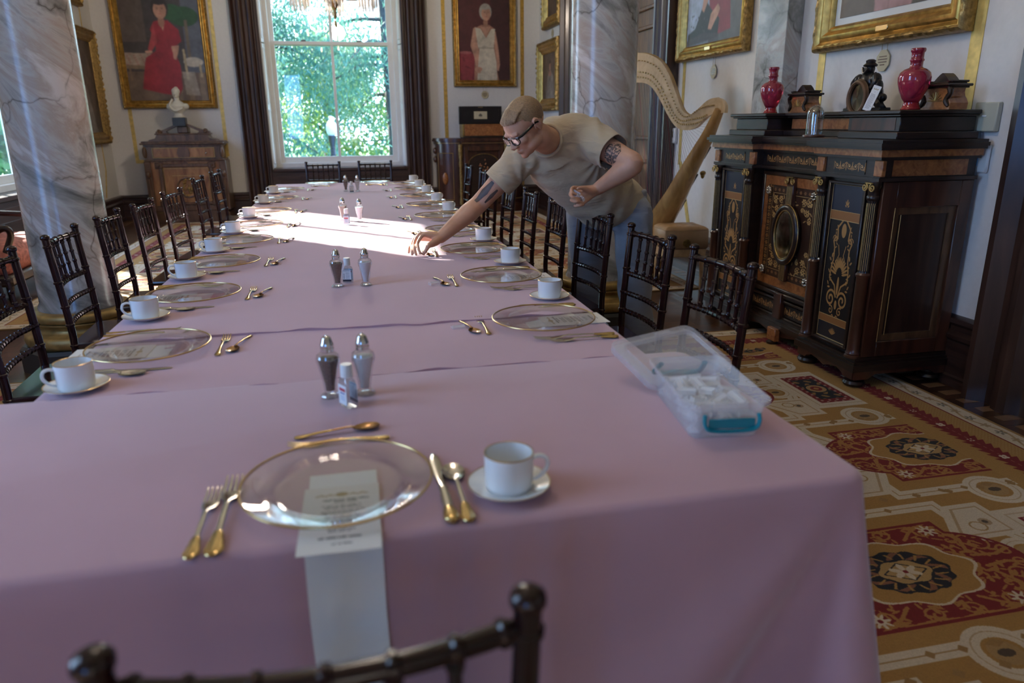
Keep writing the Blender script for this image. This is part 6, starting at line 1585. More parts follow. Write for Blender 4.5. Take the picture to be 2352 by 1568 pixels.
# --- hands
def finger(pts, r0=.0088, r1=.0068, M=None):
    n = len(pts); limb(mb, pts, [r0 + (r1 - r0) * i / (n - 1) for i in range(n)], 10, M=M)
ZT = T + .012
def tipz(px, py, z=ZT):
    d = right * (px - 1176) + down * (py - 784) + fwd * 1666.378; return CAMP + d * ((z - CAMP.z) / d.z)
def hand_r():
    tips = {'index': tipz(965, 582, T + .020), 'middle': tipz(956, 585), 'ring': tipz(947, 584), 'pinky': tipz(939, 580)}
    mcp = {'index': at(974, 539, 3.335), 'middle': at(966, 537, 3.352), 'ring': at(960, 541, 3.375), 'pinky': at(957, 548, 3.395)}
    pip = {'index': at(960, 556, 3.315), 'middle': at(952, 556, 3.335), 'ring': at(947, 558, 3.36), 'pinky': at(944, 563, 3.385)}
    w = RW
    for k in tips:
        dp = pip[k].lerp(tips[k], .52) + Vector((-.004, 0, .004)); finger([G(w.lerp(mcp[k], .35)), G(mcp[k]), G(pip[k]), G(dp), G(tips[k])], .0105 if k != 'pinky' else .0092, .0068)
    pc = w.lerp((mcp['index'] + mcp['pinky']) / 2, .55)
    for a, b, r in ((w, mcp['index'], .017), (w, mcp['middle'], .018), (w, mcp['ring'], .017), (w, mcp['pinky'], .015)): limb(mb, [G(a), G(a.lerp(b, .55)), G(a.lerp(b, .96))], [.024, r, .011], 12)
    tb = w.lerp(at(988, 566, 3.285), .55); tm = at(984, 564, 3.285); tt = tipz(973, 583, T + .016)
    limb(mb, [G(w), G(tb), G(tm)], [.022, .0185, .0125], 12); finger([G(tm), G(tm.lerp(tt, .5) + Vector((.003, -.002, .003))), G(tt)], .0115, .008)
hand_r()
def hand_l():
    w = LW; K = {}
    mc = [at(1333, 432, 3.185), at(1329, 443, 3.165), at(1331, 456, 3.150), at(1337, 467, 3.145)]
    pi = [at(1316, 431, 3.155), at(1311, 444, 3.130), at(1313, 459, 3.115), at(1321, 472, 3.115)]
    ti = [at(1313, 441, 3.115), at(1314, 452, 3.095), at(1322, 463, 3.090), at(1331, 472, 3.095)]
    te = [at(1325, 447, 3.115), at(1329, 456, 3.10), at(1334, 464, 3.10), at(1340, 470, 3.105)]
    for k in range(4):
        limb(mb, [G(w), G(w.lerp(mc[k], .5)), G(mc[k])], [.023, .016, .0115], 12); finger([G(mc[k]), G(pi[k]), G(ti[k]), G(te[k])], .0102 if k < 3 else .009, .007)
    tb = at(1358, 440, 3.165); tm = at(1343, 433, 3.150); tt = at(1327, 433, 3.130)
    limb(mb, [G(w), G(tb), G(tm)], [.021, .016, .0115], 12); finger([G(tm), G(tm.lerp(tt, .55) + Vector((0, 0, .003))), G(tt)], .0105, .0075)
hand_l()
BODY = remeshed('body', mb, M['skin'], man, .0042, 5, .5)
# --- eyes and spectacles
ey = MB()
for s in (-1, 1): ey.ball((s * .032, .072, .0), .0125, 14, 10, M=HM)
M['eye'] = plain('eye_white', (0.62, 0.58, 0.55), 0.2, vary=0.02); e_o = ey
for s in (-1, 1):
    MB().ball((s * .032, .0765, -.0005), .0122, 14, 10, M=HM).build('eye', M['eye'], man); MB().ball((s * .032, .0862, -.004), (.0045, .003, .0045), 10, 8, M=HM).build('iris', M['black'], man)
sp = MB()
for s in (-1, 1):
    sp.tube([(s * .034 + .025 * math.copysign(abs(math.cos(a)) ** .6, math.cos(a)), .103 - .012 * (abs(math.cos(a)) if math.cos(a) * s > 0 else 0) ** 2, -.006 + .017 * math.copysign(abs(math.sin(a)) ** .7, math.sin(a))) for a in [2 * PI * i / 32 for i in range(32)]], .0022, 6, closed=True, M=HM)
    sp.tube([(s * .06, .092, .006), (s * .074, .075, .008), (s * .080, .02, .010), (s * .080, -.010, .012), (s * .078, -.032, .004)], [.0035, .0042, .0036, .003, .0025], 8, flat=1.5, up=(0, 0, 1), M=HM)
sp.tube([(-.010, .103, .002), (0, .106, .004), (.010, .103, .002)], .002, 6, M=HM)
spo = sp.build('spectacles', M['spectacle'], man)
for s in (-1, 1): MB().lathe([(0, .0008), (1, 0.0008), (1, -.0008), (0, -.0008)], 24, M=HM @ Matrix.Translation((s * .034, .101, -.006)) @ Matrix.Diagonal((.0235, 1, .0155, 1)) @ Matrix.Rotation(PI / 2, 4, 'X')).build('lens', M['lens'], spo)
# --- hair: close cap with a parted fringe, tapering to short sides
hm = MB(); hm.ball((0, -.024, .040), (.0775, .0965, .0865), 28, 20, M=HM); hm.ball((0, .022, .046), (.069, .066, .066), 24, 16, M=HM)
for k in range(26):
    u = -1 + 2 * k / 25; x = u * .058; z0 = .098 - .02 * u * u
    hm.tube([(x * .95, -.03, .122 - .026 * u * u), (x, .03, .112 - .024 * u * u), (x * 1.0 + .003 * math.sin(k * 2.1), .066, .092 - .022 * u * u), (x * .98 + .003 * math.sin(k), .0855 - .020 * u * u, .068 + .007 * math.sin(k * 1.3) - .006 * u * u)], [.005, .0055, .005, .002], 6, M=HM)
inv = HM.inverted()
def hl(v):
    q = inv @ v; return q
ho = remeshed('hair', hm, M['hair'], man, .0036, 7, .5)
bm = bmesh.new(); bm.from_mesh(ho.data)
def bald(v):
    q = inv @ v.co
    if q.y > .03: return q.z < .056 + (q.y - .03) * .16
    if q.y > -.02: return q.z < .050 - (.03 - q.y) * 1.0
    return q.z < .0 - (-.02 - q.y) * .55
bmesh.ops.delete(bm, geom=[v for v in bm.verts if bald(v)], context='VERTS'); bm.to_mesh(ho.data); bm.free()
# --- T-shirt
mb = MB(); torso(mb, .012, -.13)
def sleeve(S_, E_, r):
    limb(mb, [G(S_ + (midS - S_) * .25), G(S_), G(S_.lerp(E_, .3)), G(S_.lerp(E_, .74))], [r * 1.10, r * 1.13, r * 1.06, r], 22)
sleeve(RS, RE, .073); sleeve(LS, LE, .080)
bk = fd * front_sign
for SH in (RS, LS): limb(mb, [G(nb - bk * .035 - spine.normalized() * .02), G(nb.lerp(SH, .5) - bk * .03 + Vector((0, 0, .008))), G(SH - bk * .012)], [.085, .092, .088], 20)
limb(mb, [G(nb - bk * .04 - spine.normalized() * .02), G(PEL.lerp(midS, .5) - bk * .03)], [.10, .12], 20)
mb.tube([G(midS - spine.normalized() * .03), G(nb + (nk - nb) * .02), G(nb + (nk - nb) * .22), G(nb + (nk - nb) * .40)], [.115, .092, .080, .0735], 24)
axN = (nk - nb).normalized()
cuts = [(G(RS.lerp(RE, .56)), (RE - RS).normalized(), lambda v, c=G(RS.lerp(RE, .68)): (v - c).length < .14), (G(LS.lerp(LE, .56)), (LE - LS).normalized(), lambda v, c=G(LS.lerp(LE, .68)): (v - c).length < .125),
        (G(PEL - spine.normalized() * .070), -spine.normalized() * .6 + Vector((0, 0, -.4)), lambda v, c=G(PEL - spine.normalized() * .1): (v - c).length < .26)]
def shirt_wr(co):
    a = spine.normalized(); s = co @ np.array(a); w = co @ np.array(ws); e = co @ np.array(fd * front_sign)
    LSg = np.array(G(LS.lerp(LE, .1) - spine.normalized() * .06)); d = np.linalg.norm(co - LSg, axis=1); an = np.arctan2((co - LSg) @ np.array(a), (co - LSg) @ np.array(ws))
    RSg = np.array(G(RS.lerp(RE, .15) - spine.normalized() * .05)); d2 = np.linalg.norm(co - RSg, axis=1); an2 = np.arctan2((co - RSg) @ np.array(a), (co - RSg) @ np.array(ws))
    f = .0045 * np.sin(an * 11) * np.exp(-((d - .10) / .09) ** 2) + .004 * np.sin(an2 * 10 + 1) * np.exp(-((d2 - .10) / .09) ** 2)
    s0 = G(PEL).dot(a)
    f += .0055 * np.sin((s - s0) * 48 + w * 14 + 1.5 * np.sin(w * 22)) * np.exp(-((s - s0 - .14) / .16) ** 2)
    f += .004 * np.sin((s - s0) * 30 - w * 40) * np.exp(-((s - s0 - .05) / .12) ** 2)
    return f.astype(np.float32)
so = remeshed('shirt', mb, M['shirt'], man, .0065, 7, .5, cut=cuts, wr=shirt_wr)
md = so.modifiers.new('cloth_thickness', 'SOLIDIFY'); md.thickness = .0035; md.offset = -1
cl = MB(); cN = nb.lerp(nk, .40); u = axN.orthogonal().normalized(); v_ = axN.cross(u)
cl.tube([G(cN + (u * math.cos(a) + v_ * math.sin(a)) * .0705) for a in [2 * PI * i / 40 for i in range(40)]], .0062, 8, closed=True); cl.build('collar', M['shirt'], so)
# --- tattoos on the upper arms: ink patches lying on the skin
def arm_patch(name, A, B, t0, t1, a0, a1, r0, r1, ref, mat='tattoo'):
    ax_ = (B - A).normalized(); u = (Vector(ref) - ax_ * Vector(ref).dot(ax_)).normalized(); w = ax_.cross(u); tb = MB()
    def fn(i, j):
        t = t0 + (t1 - t0) * j; a = a0 + (a1 - a0) * (i - .5) * (1.0 - .55 * abs(2 * j - 1)) + (a0 + a1) / 2 * 0; rr_ = r0 + (r1 - r0) * j
        return G(A.lerp(B, t) + (u * math.cos(a) + w * math.sin(a)) * rr_)
    tb.grid(fn, 10, 10); o = tb.build(name, M[mat], man, smooth=60)
    md = o.modifiers.new('ink', 'SHRINKWRAP'); md.target = BODY; md.offset = .0012; return o
tocam = (CAMP - RE).normalized(); tl = (CAMP - LE).normalized()
arm_patch('tattoo', RS, RE, .58, .98, .0, .8, .052, .050, tocam + Vector((-.6, 0, .2)))
arm_patch('tattoo', RS, RE, .62, .90, .0, .4, .052, .050, tocam + Vector((.25, 0, -.3)))
arm_patch('tattoo', LS, LE, .55, .80, .0, 2.4, .058, .053, tl + Vector((0, 0, -.1)), 'tattoo2')
# --- trousers and shoes
mb = MB()
KR = Vector((1.275, 3.83, .48)); AR = Vector((1.33, 3.87, .085)); KL = Vector((1.445, 3.545, .47)); AL = Vector((1.52, 3.57, .085))
loftE(mb, [(G(PEL + Vector((0, 0, .075))), wp * .176, wp.cross(Vector((0, 0, 1))) * .130), (G(PEL + Vector((.01, 0, -.02))), wp * .182, wp.cross(Vector((0, 0, 1))) * .138), (G(PEL + Vector((.01, 0, -.13))), wp * .18, wp.cross(Vector((0, 0, 1))) * .13)])
limb(mb, [G(HR + Vector((0, 0, .0))), G(HR.lerp(KR, .5)), G(KR), G(KR.lerp(AR, .5)), G(AR)], [.106, .100, .086, .080, .076], 22)
limb(mb, [G(HL + Vector((0, 0, .0))), G(HL.lerp(KL, .5)), G(KL), G(KL.lerp(AL, .5)), G(AL)], [.106, .100, .086, .080, .076], 22)
def tr_wr(co):
    z = co[:, 2]; x = co[:, 0]; y = co[:, 1]
    f = .006 * np.sin(z * 34 + x * 18 + 2 * np.sin(y * 20)) * np.exp(-((z - .50) / .16) ** 2) + .005 * np.sin(z * 46 + y * 22) * np.exp(-((z - .12) / .10) ** 2) + .004 * np.sin(x * 60 + z * 12) * np.exp(-((z - .75) / .14) ** 2)
    return f.astype(np.float32)
remeshed('trousers', mb, M['trouser'], man, .0085, 6, .5, cut=[((0, 0, .045), (0, 0, -1), None)], wr=tr_wr)
M['shoe'] = plain('black_shoe', (0.02, 0.018, 0.017), 0.35, vary=0.2)
for A in (AR, AL):
    f = Vector((-.86, -.5, 0)).normalized(); mb = MB(); b = Vector((A.x, A.y, 0.008))
    limb(mb, [G(b - f * .06 + Vector((0, 0, .05))), G(b + f * .02 + Vector((0, 0, .05))), G(b + f * .12 + Vector((0, 0, .038))), G(b + f * .19 + Vector((0, 0, .032)))], [.042, .046, .042, .030], 16)
    mb.tube([G(b + Vector((0, 0, .04))), G(b + Vector((0, 0, .13)))], [.045, .042], 14)
    remeshed('shoe', mb, M['shoe'], man, .007, 4, .5, cut=[((0, 0, .0115), (0, 0, -1), None)])
# clear holders carried in the cupped left hand
for k, (px, py, Y) in enumerate(((1326, 447, 3.128), (1333, 453, 3.120), (1322, 441, 3.135))):
    p = at(px, py, Y); o = put('block', make_block, p.x, p.y, p.z - .006, .7 + k, ('lower', 'middle', 'upper')[k] + ' clear acrylic card holder in the cupped hand of the man', 'acrylic card holders in the hand')
    o.rotation_euler = (.5 + k * .6, .3 - k * .4, .7 + k)
# ================================================================== PORTRAITS (canvas pictures drawn stroke by stroke)
def blur(a, k):
    for ax in (0, 1):
        for _ in range(2):
            p = np.cumsum(np.concatenate([np.repeat(a.take([0], ax), k + 1, ax), a, np.repeat(a.take([-1], ax), k, ax)], ax), ax)
            n = a.shape[ax]; a = (p.take(range(2 * k + 1, 2 * k + 1 + n), ax) - p.take(range(0, n), ax)) / (2 * k + 1)
    return a
def paint_noise(c, amt=.18, seed=0, s=7):
    r = np.random.RandomState(seed); n = blur(r.normal(0, 1, c.a.shape[:2]).astype(np.float32), s); n /= n.std() + 1e-6
    n2 = blur(r.normal(0, 1, c.a.shape[:2]).astype(np.float32), 2); n2 /= n2.std() + 1e-6
    c.a *= (1 + amt * .6 * n + amt * .4 * n2)[:, :, None]; c.a = np.clip(c.a, 0, 1)
SK = (0.50, 0.27, 0.19); SKS = (0.33, 0.16, 0.11)
def face(c, x, y, s, hair, turn=0.0):
    """a plain generic painted head; x,y chin-to-brow centre, s head height"""
    c.put(c.ell(x, y - .62 * s, .17 * s, .30 * s), SKS); c.put(c.ell(x - .0 * s, y + .10 * s, .45 * s, .56 * s), hair)
    c.put(c.ell(x + turn * s * .06, y - .02 * s, .335 * s, .46 * s), SK); c.put(c.ell(x + turn * s * .06 + .16 * s, y - .05 * s, .16 * s, .36 * s), SKS, .35)
    c.put(c.ell(x - .02 * s, y + .40 * s, .36 * s, .16 * s), hair)
    for sx in (-1, 1):
        c.put(c.ell(x + turn * s * .1 + sx * .13 * s, y + .05 * s, .055 * s, .022 * s), (0.10, 0.06, 0.05)); c.put(c.ell(x + turn * s * .1 + sx * .13 * s, y + .12 * s, .075 * s, .014 * s), (0.22, 0.12, 0.08))
    c.put(c.ell(x + turn * s * .13 + .02 * s, y - .07 * s, .035 * s, .09 * s), SKS, .5); c.put(c.ell(x + turn * s * .1, y - .22 * s, .09 * s, .022 * s), (0.38, 0.10, 0.09))
def pic_red_dress(w, h):
    c = Canvas(w, h, 190, (0.055, 0.045, 0.045)); RD = (0.30, 0.018, 0.03); RD2 = (0.16, 0.008, 0.015); RD3 = (0.40, 0.05, 0.055)
    c.Y /= .65; c.put(c.Y < .60, (0.15, 0.10, 0.07)); c.put((c.Y < .60) & (c.X > .62 * w) & (np.sin(c.X * 40) > .2), (0.22, 0.16, 0.11)); c.put((c.Y > .58) & (c.X > .78 * w), (0.10, 0.11, 0.14))
    c.put((c.X < .30 * w) & (c.Y > 1.2), (0.10, 0.075, 0.065)); c.put(c.ell(.80 * w, 1.72, .20, .20), (0.025, 0.08, 0.03)); c.put(c.ell(.66 * w, 1.80, .14, .16), (0.03, 0.10, 0.04)); c.put(c.rect(.80 * w, .84 * w, .9, 1.65), (0.16, 0.12, 0.08))
    c.put(c.poly([(.0, .98), (.48, .96), (.48, .66), (.0, .70)]), (0.36, 0.28, 0.22)); c.put(c.poly([(.0, .74), (.5, .70), (.5, .62), (.0, .66)]), (0.20, 0.14, 0.09))
    for k in range(26):
        c.put(c.ell(.02 + (k * .37) % .46, .74 + (k * .211) % .22, .02, .012, k), (0.30, 0.08, 0.08), .6)
    c.put(c.line([(.04, .7), (.06, .3)], .025), (0.2, 0.13, 0.08)); c.put(c.ell(w * .86, .80, .13, .10), (0.50, 0.45, 0.38)); c.put(c.line([(w * .74, 1.02), (w * .80, 1.08), (w * .93, 1.10), (w * .92, .9), (w * .95, .72)], .035), (0.42, 0.34, 0.22))
    c.put(c.line([(w * .75, 1.05), (w * .77, .3)], .03), (0.40, 0.32, 0.2)); c.put(c.line([(w * .94, .74), (w * .95, .35)], .03), (0.40, 0.32, 0.2)); c.put(c.poly([(.70 * w, .6), (.86 * w, .6), (.90 * w, .1), (.72 * w, .12)]), (0.42, 0.37, 0.31), .6)
    c.put(c.poly([(.42 * w, 1.62), (.60 * w, 1.64), (.66 * w, 1.45), (.64 * w, 1.02), (.69 * w, .72), (.68 * w, .25), (.62 * w, .10), (.44 * w, .14), (.17 * w, .24), (.21 * w, .55), (.26 * w, .88), (.40 * w, 1.02), (.41 * w, 1.2), (.36 * w, 1.45)]), RD)
    c.put(c.poly([(.62 * w, 1.60), (.72 * w, 1.45), (.74 * w, 1.22), (.64 * w, 1.10), (.60 * w, 1.2)]), RD); c.put(c.poly([(.41 * w, 1.58), (.36 * w, 1.30), (.30 * w, 1.05), (.34 * w, 1.0), (.43 * w, 1.2)]), RD3)
    for k in range(14):
        x0 = .25 * w + k * .03 * w; c.put(c.line(catp([(x0 + .08 * w, .95 - .01 * k), (x0 + .02 * w, .6), (x0 - .03 * w + .008 * k, .22)]), .022), (RD2, RD3)[k % 2], .22)
    c.put(c.poly([(.48 * w, 1.62), (.56 * w, 1.62), (.525 * w, 1.42)]), SK); c.put(c.line([(.47 * w, 1.6), (.53 * w, 1.40), (.58 * w, 1.6)], .018), RD2)
    c.put(c.poly([(.60 * w, 1.12), (.70 * w, 1.14), (.69 * w, 1.05), (.645 * w, .84), (.615 * w, .86), (.61 * w, 1.0)]), SK)
    for k in range(4): c.put(c.line([(.615 * w + k * .012 * w, .98), (.618 * w + k * .011 * w, .86)], .012), SKS, .4)
    c.put(c.ell(.31 * w, 1.0, .05, .03), SK); c.Y *= .65; face(c, .515 * w, 1.20, .25, (0.03, 0.02, 0.018)); paint_noise(c, .16, 1); return blur(c.a, 1)
def catp(P): return [(p.x, p.y) for p in catmull([(a, b, 0) for a, b in P], 5)]
def pic_white_dress(w, h):
    c = Canvas(w, h, 240, (0.085, 0.018, 0.020)); WH = (0.55, 0.49, 0.40); WS = (0.36, 0.31, 0.25)
    c.Y /= .66; c.put(c.X > .62 * w, (0.05, 0.014, 0.016)); c.put(c.poly([(0, .58), (.30 * w, .58), (.34 * w, .35), (.33 * w, 0), (0, 0)]), (0.26, 0.035, 0.045)); c.put(c.ell(.12 * w, .60, .10, .03), (0.35, 0.10, 0.10)); c.put(c.line([(.05, .5), (.10, .3), (.22, .2), (.2, .02)], .03), (0.18, 0.02, 0.03))
    c.put(c.poly([(.30 * w, 1.12), (.44 * w, 1.20), (.60 * w, 1.20), (.70 * w, 1.12), (.73 * w, .8), (.755 * w, .45), (.74 * w, .22), (.78 * w, -.02), (.28 * w, -.02), (.30 * w, .5)]), SKS)
    c.put(c.poly([(.28 * w, 1.12), (.33 * w, 1.16), (.36 * w, .75), (.40 * w, .42), (.39 * w, .22), (.33 * w, .22), (.29 * w, .5), (.22 * w, .75)]), SK); c.put(c.poly([(.68 * w, 1.12), (.72 * w, 1.05), (.77 * w, .7), (.80 * w, .35), (.775 * w, .2), (.74 * w, .22), (.745 * w, .42), (.70 * w, .75)]), SK)
    c.put(c.poly([(.40 * w, .72), (.68 * w, .72), (.73 * w, .4), (.745 * w, -.02), (.34 * w, -.02), (.36 * w, .3)]), WH); c.put(c.poly([(.32 * w, 1.14), (.42 * w, 1.12), (.53 * w, .92), (.64 * w, 1.12), (.71 * w, 1.12), (.70 * w, .92), (.68 * w, .70), (.37 * w, .70), (.34 * w, .95)]), WH)
    for k in range(9): c.put(c.line(catp([(.42 * w + .03 * k * w, .66), (.41 * w + .035 * k * w, .3), (.40 * w + .04 * k * w, 0)]), .012), WS, .45)
    for k in range(6): c.put(c.line([(.35 * w + .018 * k * w, 1.1), (.5 * w, .78 + .01 * k)], .008), WS, .5); c.put(c.line([(.68 * w - .016 * k * w, 1.1), (.53 * w, .78 + .01 * k)], .008), WS, .5)
    c.put(c.rect(.37 * w, .685 * w, .69, .72), WS); c.put(c.ell(.50 * w, .715, .05, .035), WS, .8); c.put(c.ell(.37 * w, .24, .06, .05), SK); c.put(c.ell(.365 * w, .20, .035, .05, .4), SK)
    c.put(c.poly([(.42 * w, 1.16), (.62 * w, 1.16), (.53 * w, .95)]), SK); c.Y *= .66; face(c, .525 * w, .955, .21, (0.34, 0.31, 0.28), .7); paint_noise(c, .14, 2); return blur(c.a, 1)
def pic_small(w, h, seed):
    c = Canvas(w, h, 190, (0.075, 0.05, 0.035)); c.put(c.ell(w * .5, h * .5, w * .45, h * .5), (0.11, 0.075, 0.055)); c.put(c.poly([(w * .2, 0), (w * .35, h * .5), (w * .45, h * .62), (w * .58, h * .62), (w * .7, h * .5), (w * .85, 0)]), (0.20, 0.17, 0.15) if seed % 2 else (0.09, 0.055, 0.04))
    c.put(c.ell(w * .5, h * .55, w * .1, h * .06), SKS); face(c, w * .5, h * .72, h * .2, (0.05, 0.03, 0.02)); paint_noise(c, .25, seed); return blur(c.a, 1)
def pic_red_sitter(w, h):
    c = Canvas(w, h, 260, (0.11, 0.115, 0.125)); c.put(c.X < .42 * w, (0.34, 0.40, 0.52)); RD = (0.26, 0.03, 0.05); RS_ = (0.16, 0.015, 0.028)
    c.Y /= .62; c.put(c.poly([(.30 * w, 1.6), (.76 * w, 1.6), (.70 * w, .6), (.60 * w, .33), (.42 * w, .36), (.36 * w, .9)]), RD); c.put(c.poly([(.58 * w, .6), (.76 * w, .55), (.80 * w, .12), (.56 * w, .08)]), RD)
    for k in range(7): c.put(c.line([(.60 * w + k * .025 * w, .5), (.58 * w + k * .033 * w, .12)], .012), RS_, .6)
    c.put(c.poly([(.02, .16), (.16 * w, .22), (.28 * w, .48), (.36 * w, .52), (.46 * w, .40), (.60 * w, .28), (.58 * w, .05), (.02, .0)]), (0.02, 0.022, 0.026))
    rr = random.Random(4)
    for k in range(46): c.put(c.ell(rr.uniform(.06, .56) * w, rr.uniform(.06, .40), rr.uniform(.008, .02), rr.uniform(.005, .012), rr.uniform(0, 3)), rr.choice(((0.05, 0.055, 0.06), (0.10, 0.10, 0.11), (0.018, 0.018, 0.02))))
    c.put(c.poly([(.56 * w, .46), (.60 * w, .40), (.58 * w, .34), (.46 * w, .16), (.40 * w, .18), (.44 * w, .36)]), SK); c.put(c.poly([(.29 * w, .58), (.36 * w, .60), (.38 * w, .54), (.31 * w, .40), (.27 * w, .44)]), SK)
    for k in range(4): c.put(c.line([(.50 * w - .018 * k * w, .36), (.455 * w - .016 * k * w, .18)], .006), SKS, .7); c.put(c.line([(.33 * w - .014 * k * w, .55), (.31 * w - .012 * k * w, .42)], .005), SKS, .7)
    c.put(c.poly([(0, 0), (.6 * w, 0), (.6 * w, .10), (.3 * w, .14), (0, .08)]), (0.06, 0.05, 0.06), .7); c.Y *= .62; face(c, .5 * w, 1.2, .24, (0.05, 0.03, 0.02)); paint_noise(c, .12, 5); return blur(c.a, 1)
def pic_pink_sitter(w, h):
    c = Canvas(w, h, 260, (0.085, 0.065, 0.055)); c.put(c.X > .70 * w, (0.05, 0.045, 0.042)); c.put(c.poly([(.0, .5), (.36 * w, .62), (.36 * w, 1.2), (0, 1.2)]), (0.20, 0.24, 0.22)); c.put(c.poly([(0, .30), (.36 * w, .40), (.36 * w, .34), (0, .22)]), (0.13, 0.10, 0.075)); c.put(c.poly([(0, .10), (.36 * w, .2), (.36 * w, .16), (0, .07)]), (0.11, 0.085, 0.065))
    c.Y /= .45; c.put(c.ell(.22 * w, .62, .13, .09), (0.42, 0.42, 0.41)); c.put(c.ell(.20 * w, .56, .10, .03), (0.13, 0.12, 0.11)); PK = (0.36, 0.19, 0.20); PS = (0.24, 0.12, 0.13)
    c.put(c.poly([(.36 * w, 0), (.34 * w, .5), (.38 * w, .9), (.5 * w, 1.15), (.66 * w, 1.12), (.74 * w, .8), (.76 * w, .4), (.70 * w, 0)]), PK); c.put(c.poly([(.40 * w, .75), (.42 * w, .42), (.46 * w, .40), (.48 * w, .72)]), (0.44, 0.26, 0.26)); c.put(c.line([(.38 * w, .7), (.42 * w, .41), (.47 * w, .42), (.49 * w, .7)], .008), PS)
    c.put(c.poly([(.52 * w, .9), (.66 * w, .62), (.60 * w, .42)]), PS); c.put(c.poly([(.51 * w, .95), (.56 * w, .5), (.66 * w, .6)]), PK); c.put(c.line([(.5 * w, .4), (.49 * w, .0)], .006), PS); c.put(c.line([(.56 * w, .42), (.66 * w, .60)], .012), PS); c.Y *= .45; face(c, .53 * w, .80, .24, (0.25, 0.2, 0.16)); paint_noise(c, .12, 6); return blur(c.a, 1)
PROF = [(0, 0), (.0, .045), (.012, .062), (.03, .066), (.042, .052), (.052, .046), (.066, .058), (.084, .062), (.098, .048), (.11, .034), (.122, .038), (.132, .028), (.14, .016), (.14, 0)]
def frame_mesh(w, h, fw, prof=PROF, carve=0.0, seed=0, sl=.05):
    """moulding swept round a w x h outer rectangle (local x right, z up, -y out of the wall)"""
    mb = MB(); k = fw / .14; n = len(prof); rr = random.Random(seed)
    corners = [(-w / 2, -h / 2, 1, 1), (w / 2, -h / 2, -1, 1), (w / 2, h / 2, -1, -1), (-w / 2, h / 2, 1, -1)]
    V = []; F = []; rings = []
    for i in range(4):
        a, b = corners[i], corners[(i + 1) % 4]; ln = math.dist(a[:2], b[:2]); m = max(2, int(ln / sl)) if carve else 1
        for j in range(m):
            t = j / m; row = []
            for q, (u, d) in enumerate(prof):
                ax, az = a[0] + a[2] * u * k, a[1] + a[3] * u * k; bx, bz = b[0] + b[2] * u * k, b[1] + b[3] * u * k
                dd = d * (k ** .5); 
                if carve and j and 1 <= q <= 4: dd += carve * (.6 * math.sin(t * m * 1.9 + q) + rr.uniform(-.6, .6))
                row.append(len(V)); V.append((ax + (bx - ax) * t, -dd, az + (bz - az) * t))
            rings.append(row)
    R_ = len(rings)
    for i in range(R_):
        for q in range(n - 1): F.append((rings[i][q], rings[i][q + 1], rings[(i + 1) % R_][q + 1], rings[(i + 1) % R_][q]))
        F.append((rings[i][n - 1], rings[i][0], rings[(i + 1) % R_][0], rings[(i + 1) % R_][n - 1]))
    return mb.add(V, F)
def portrait(label, pic, loc, rz, w, h, fw, mats=('gilt', 'giltdark'), plate=None, liner=0.0, carve=.006, seed=0):
    t = thing('framed_portrait', label, 'painting', loc, rz)
    f = frame_mesh(w, h, fw, seed=seed).build('frame', M[mats[0]], t, smooth=30)
    o = frame_mesh(w + .012, h + .012, fw * .34, [(0, 0), (0, .07), (.02, .105), (.06, .125), (.10, .11), (.14, .06), (.14, 0)], carve, seed + 1, .022).build('carved_edge', M[mats[1]], f, smooth=60)
    iw, ih = w - 2 * fw, h - 2 * fw; y = -.010
    if liner: frame_mesh(iw + .01, ih + .01, liner, [(0, 0), (0, .02), (.14, .012), (.14, 0)]).build('liner', M['linen'], f, smooth=20); iw -= 2 * liner - .01; ih -= 2 * liner - .01
    m = img_mat(label.split(' ')[0] + '_canvas_%d' % seed, pic(iw, ih), 0.5, 'EXTEND')
    quad('canvas', m, [(-iw / 2, y, -ih / 2), (iw / 2, y, -ih / 2), (iw / 2, y, ih / 2), (-iw / 2, y, ih / 2)], t, .008)
    if plate is not None: MB().box(plate - .05, plate + .05, -.066, -.03, -h / 2 + fw * .42, -h / 2 + fw * .42 + .032, bev=.004).build('name_plate', M['goldrim'], f)
    return t
portrait('portrait of a seated woman in a long red dress in a wide gilt frame', pic_red_dress, (-2.42, YF - .008, 2.75), 0, 1.25, 2.34, .105, plate=.06, seed=11)
portrait('portrait of a standing woman in a white draped dress on dark red', pic_white_dress, (2.18, YF - .008, 2.67), 0, .975, 1.58, .095, seed=21)
portrait('dark portrait in a gilt frame, lower on the right wall past the marble column', lambda w, h: pic_small(w, h, 1), (XR - .008, 11.09, 2.0), -PI / 2, 1.15, .98, .17, carve=.014, seed=31)
portrait('dark portrait in a gilt frame, upper on the right wall past the marble column', lambda w, h: pic_small(w, h, 2), (XR - .008, 10.92, 3.15), -PI / 2, .92, .98, .16, carve=.012, seed=41)
portrait('dark portrait in a carved frame, lower on the left wall behind the column', lambda w, h: pic_small(w, h, 3), (XL + .008, 10.85, 1.84), PI / 2, 1.50, 1.46, .15, ('giltdark', 'giltdark'), carve=.014, seed=51)
portrait('dark portrait in a carved frame, upper on the left wall behind the column', lambda w, h: pic_small(w, h, 4), (XL + .008, 10.70, 3.55), PI / 2, 1.2, 1.42, .14, ('giltdark', 'giltdark'), carve=.012, seed=61)
portrait('portrait of a sitter in red with folded hands above the harp', pic_red_sitter, (XR - .008, 5.985, 2.735), -PI / 2, 1.20, 1.76, .115, plate=.02, seed=71)
portrait('portrait of a sitter in a pink jacket above the sideboard', pic_pink_sitter, (XR - .008, 3.885, 2.56), -PI / 2, 1.22, 1.60, .14, plate=.03, liner=.045, seed=81)
M['disc'] = plain('cream_label_disc', (0.47, 0.41, 0.26), 0.5, vary=0.05); M['cord'] = plain('label_cord', (0.36, 0.26, 0.12), 0.7)
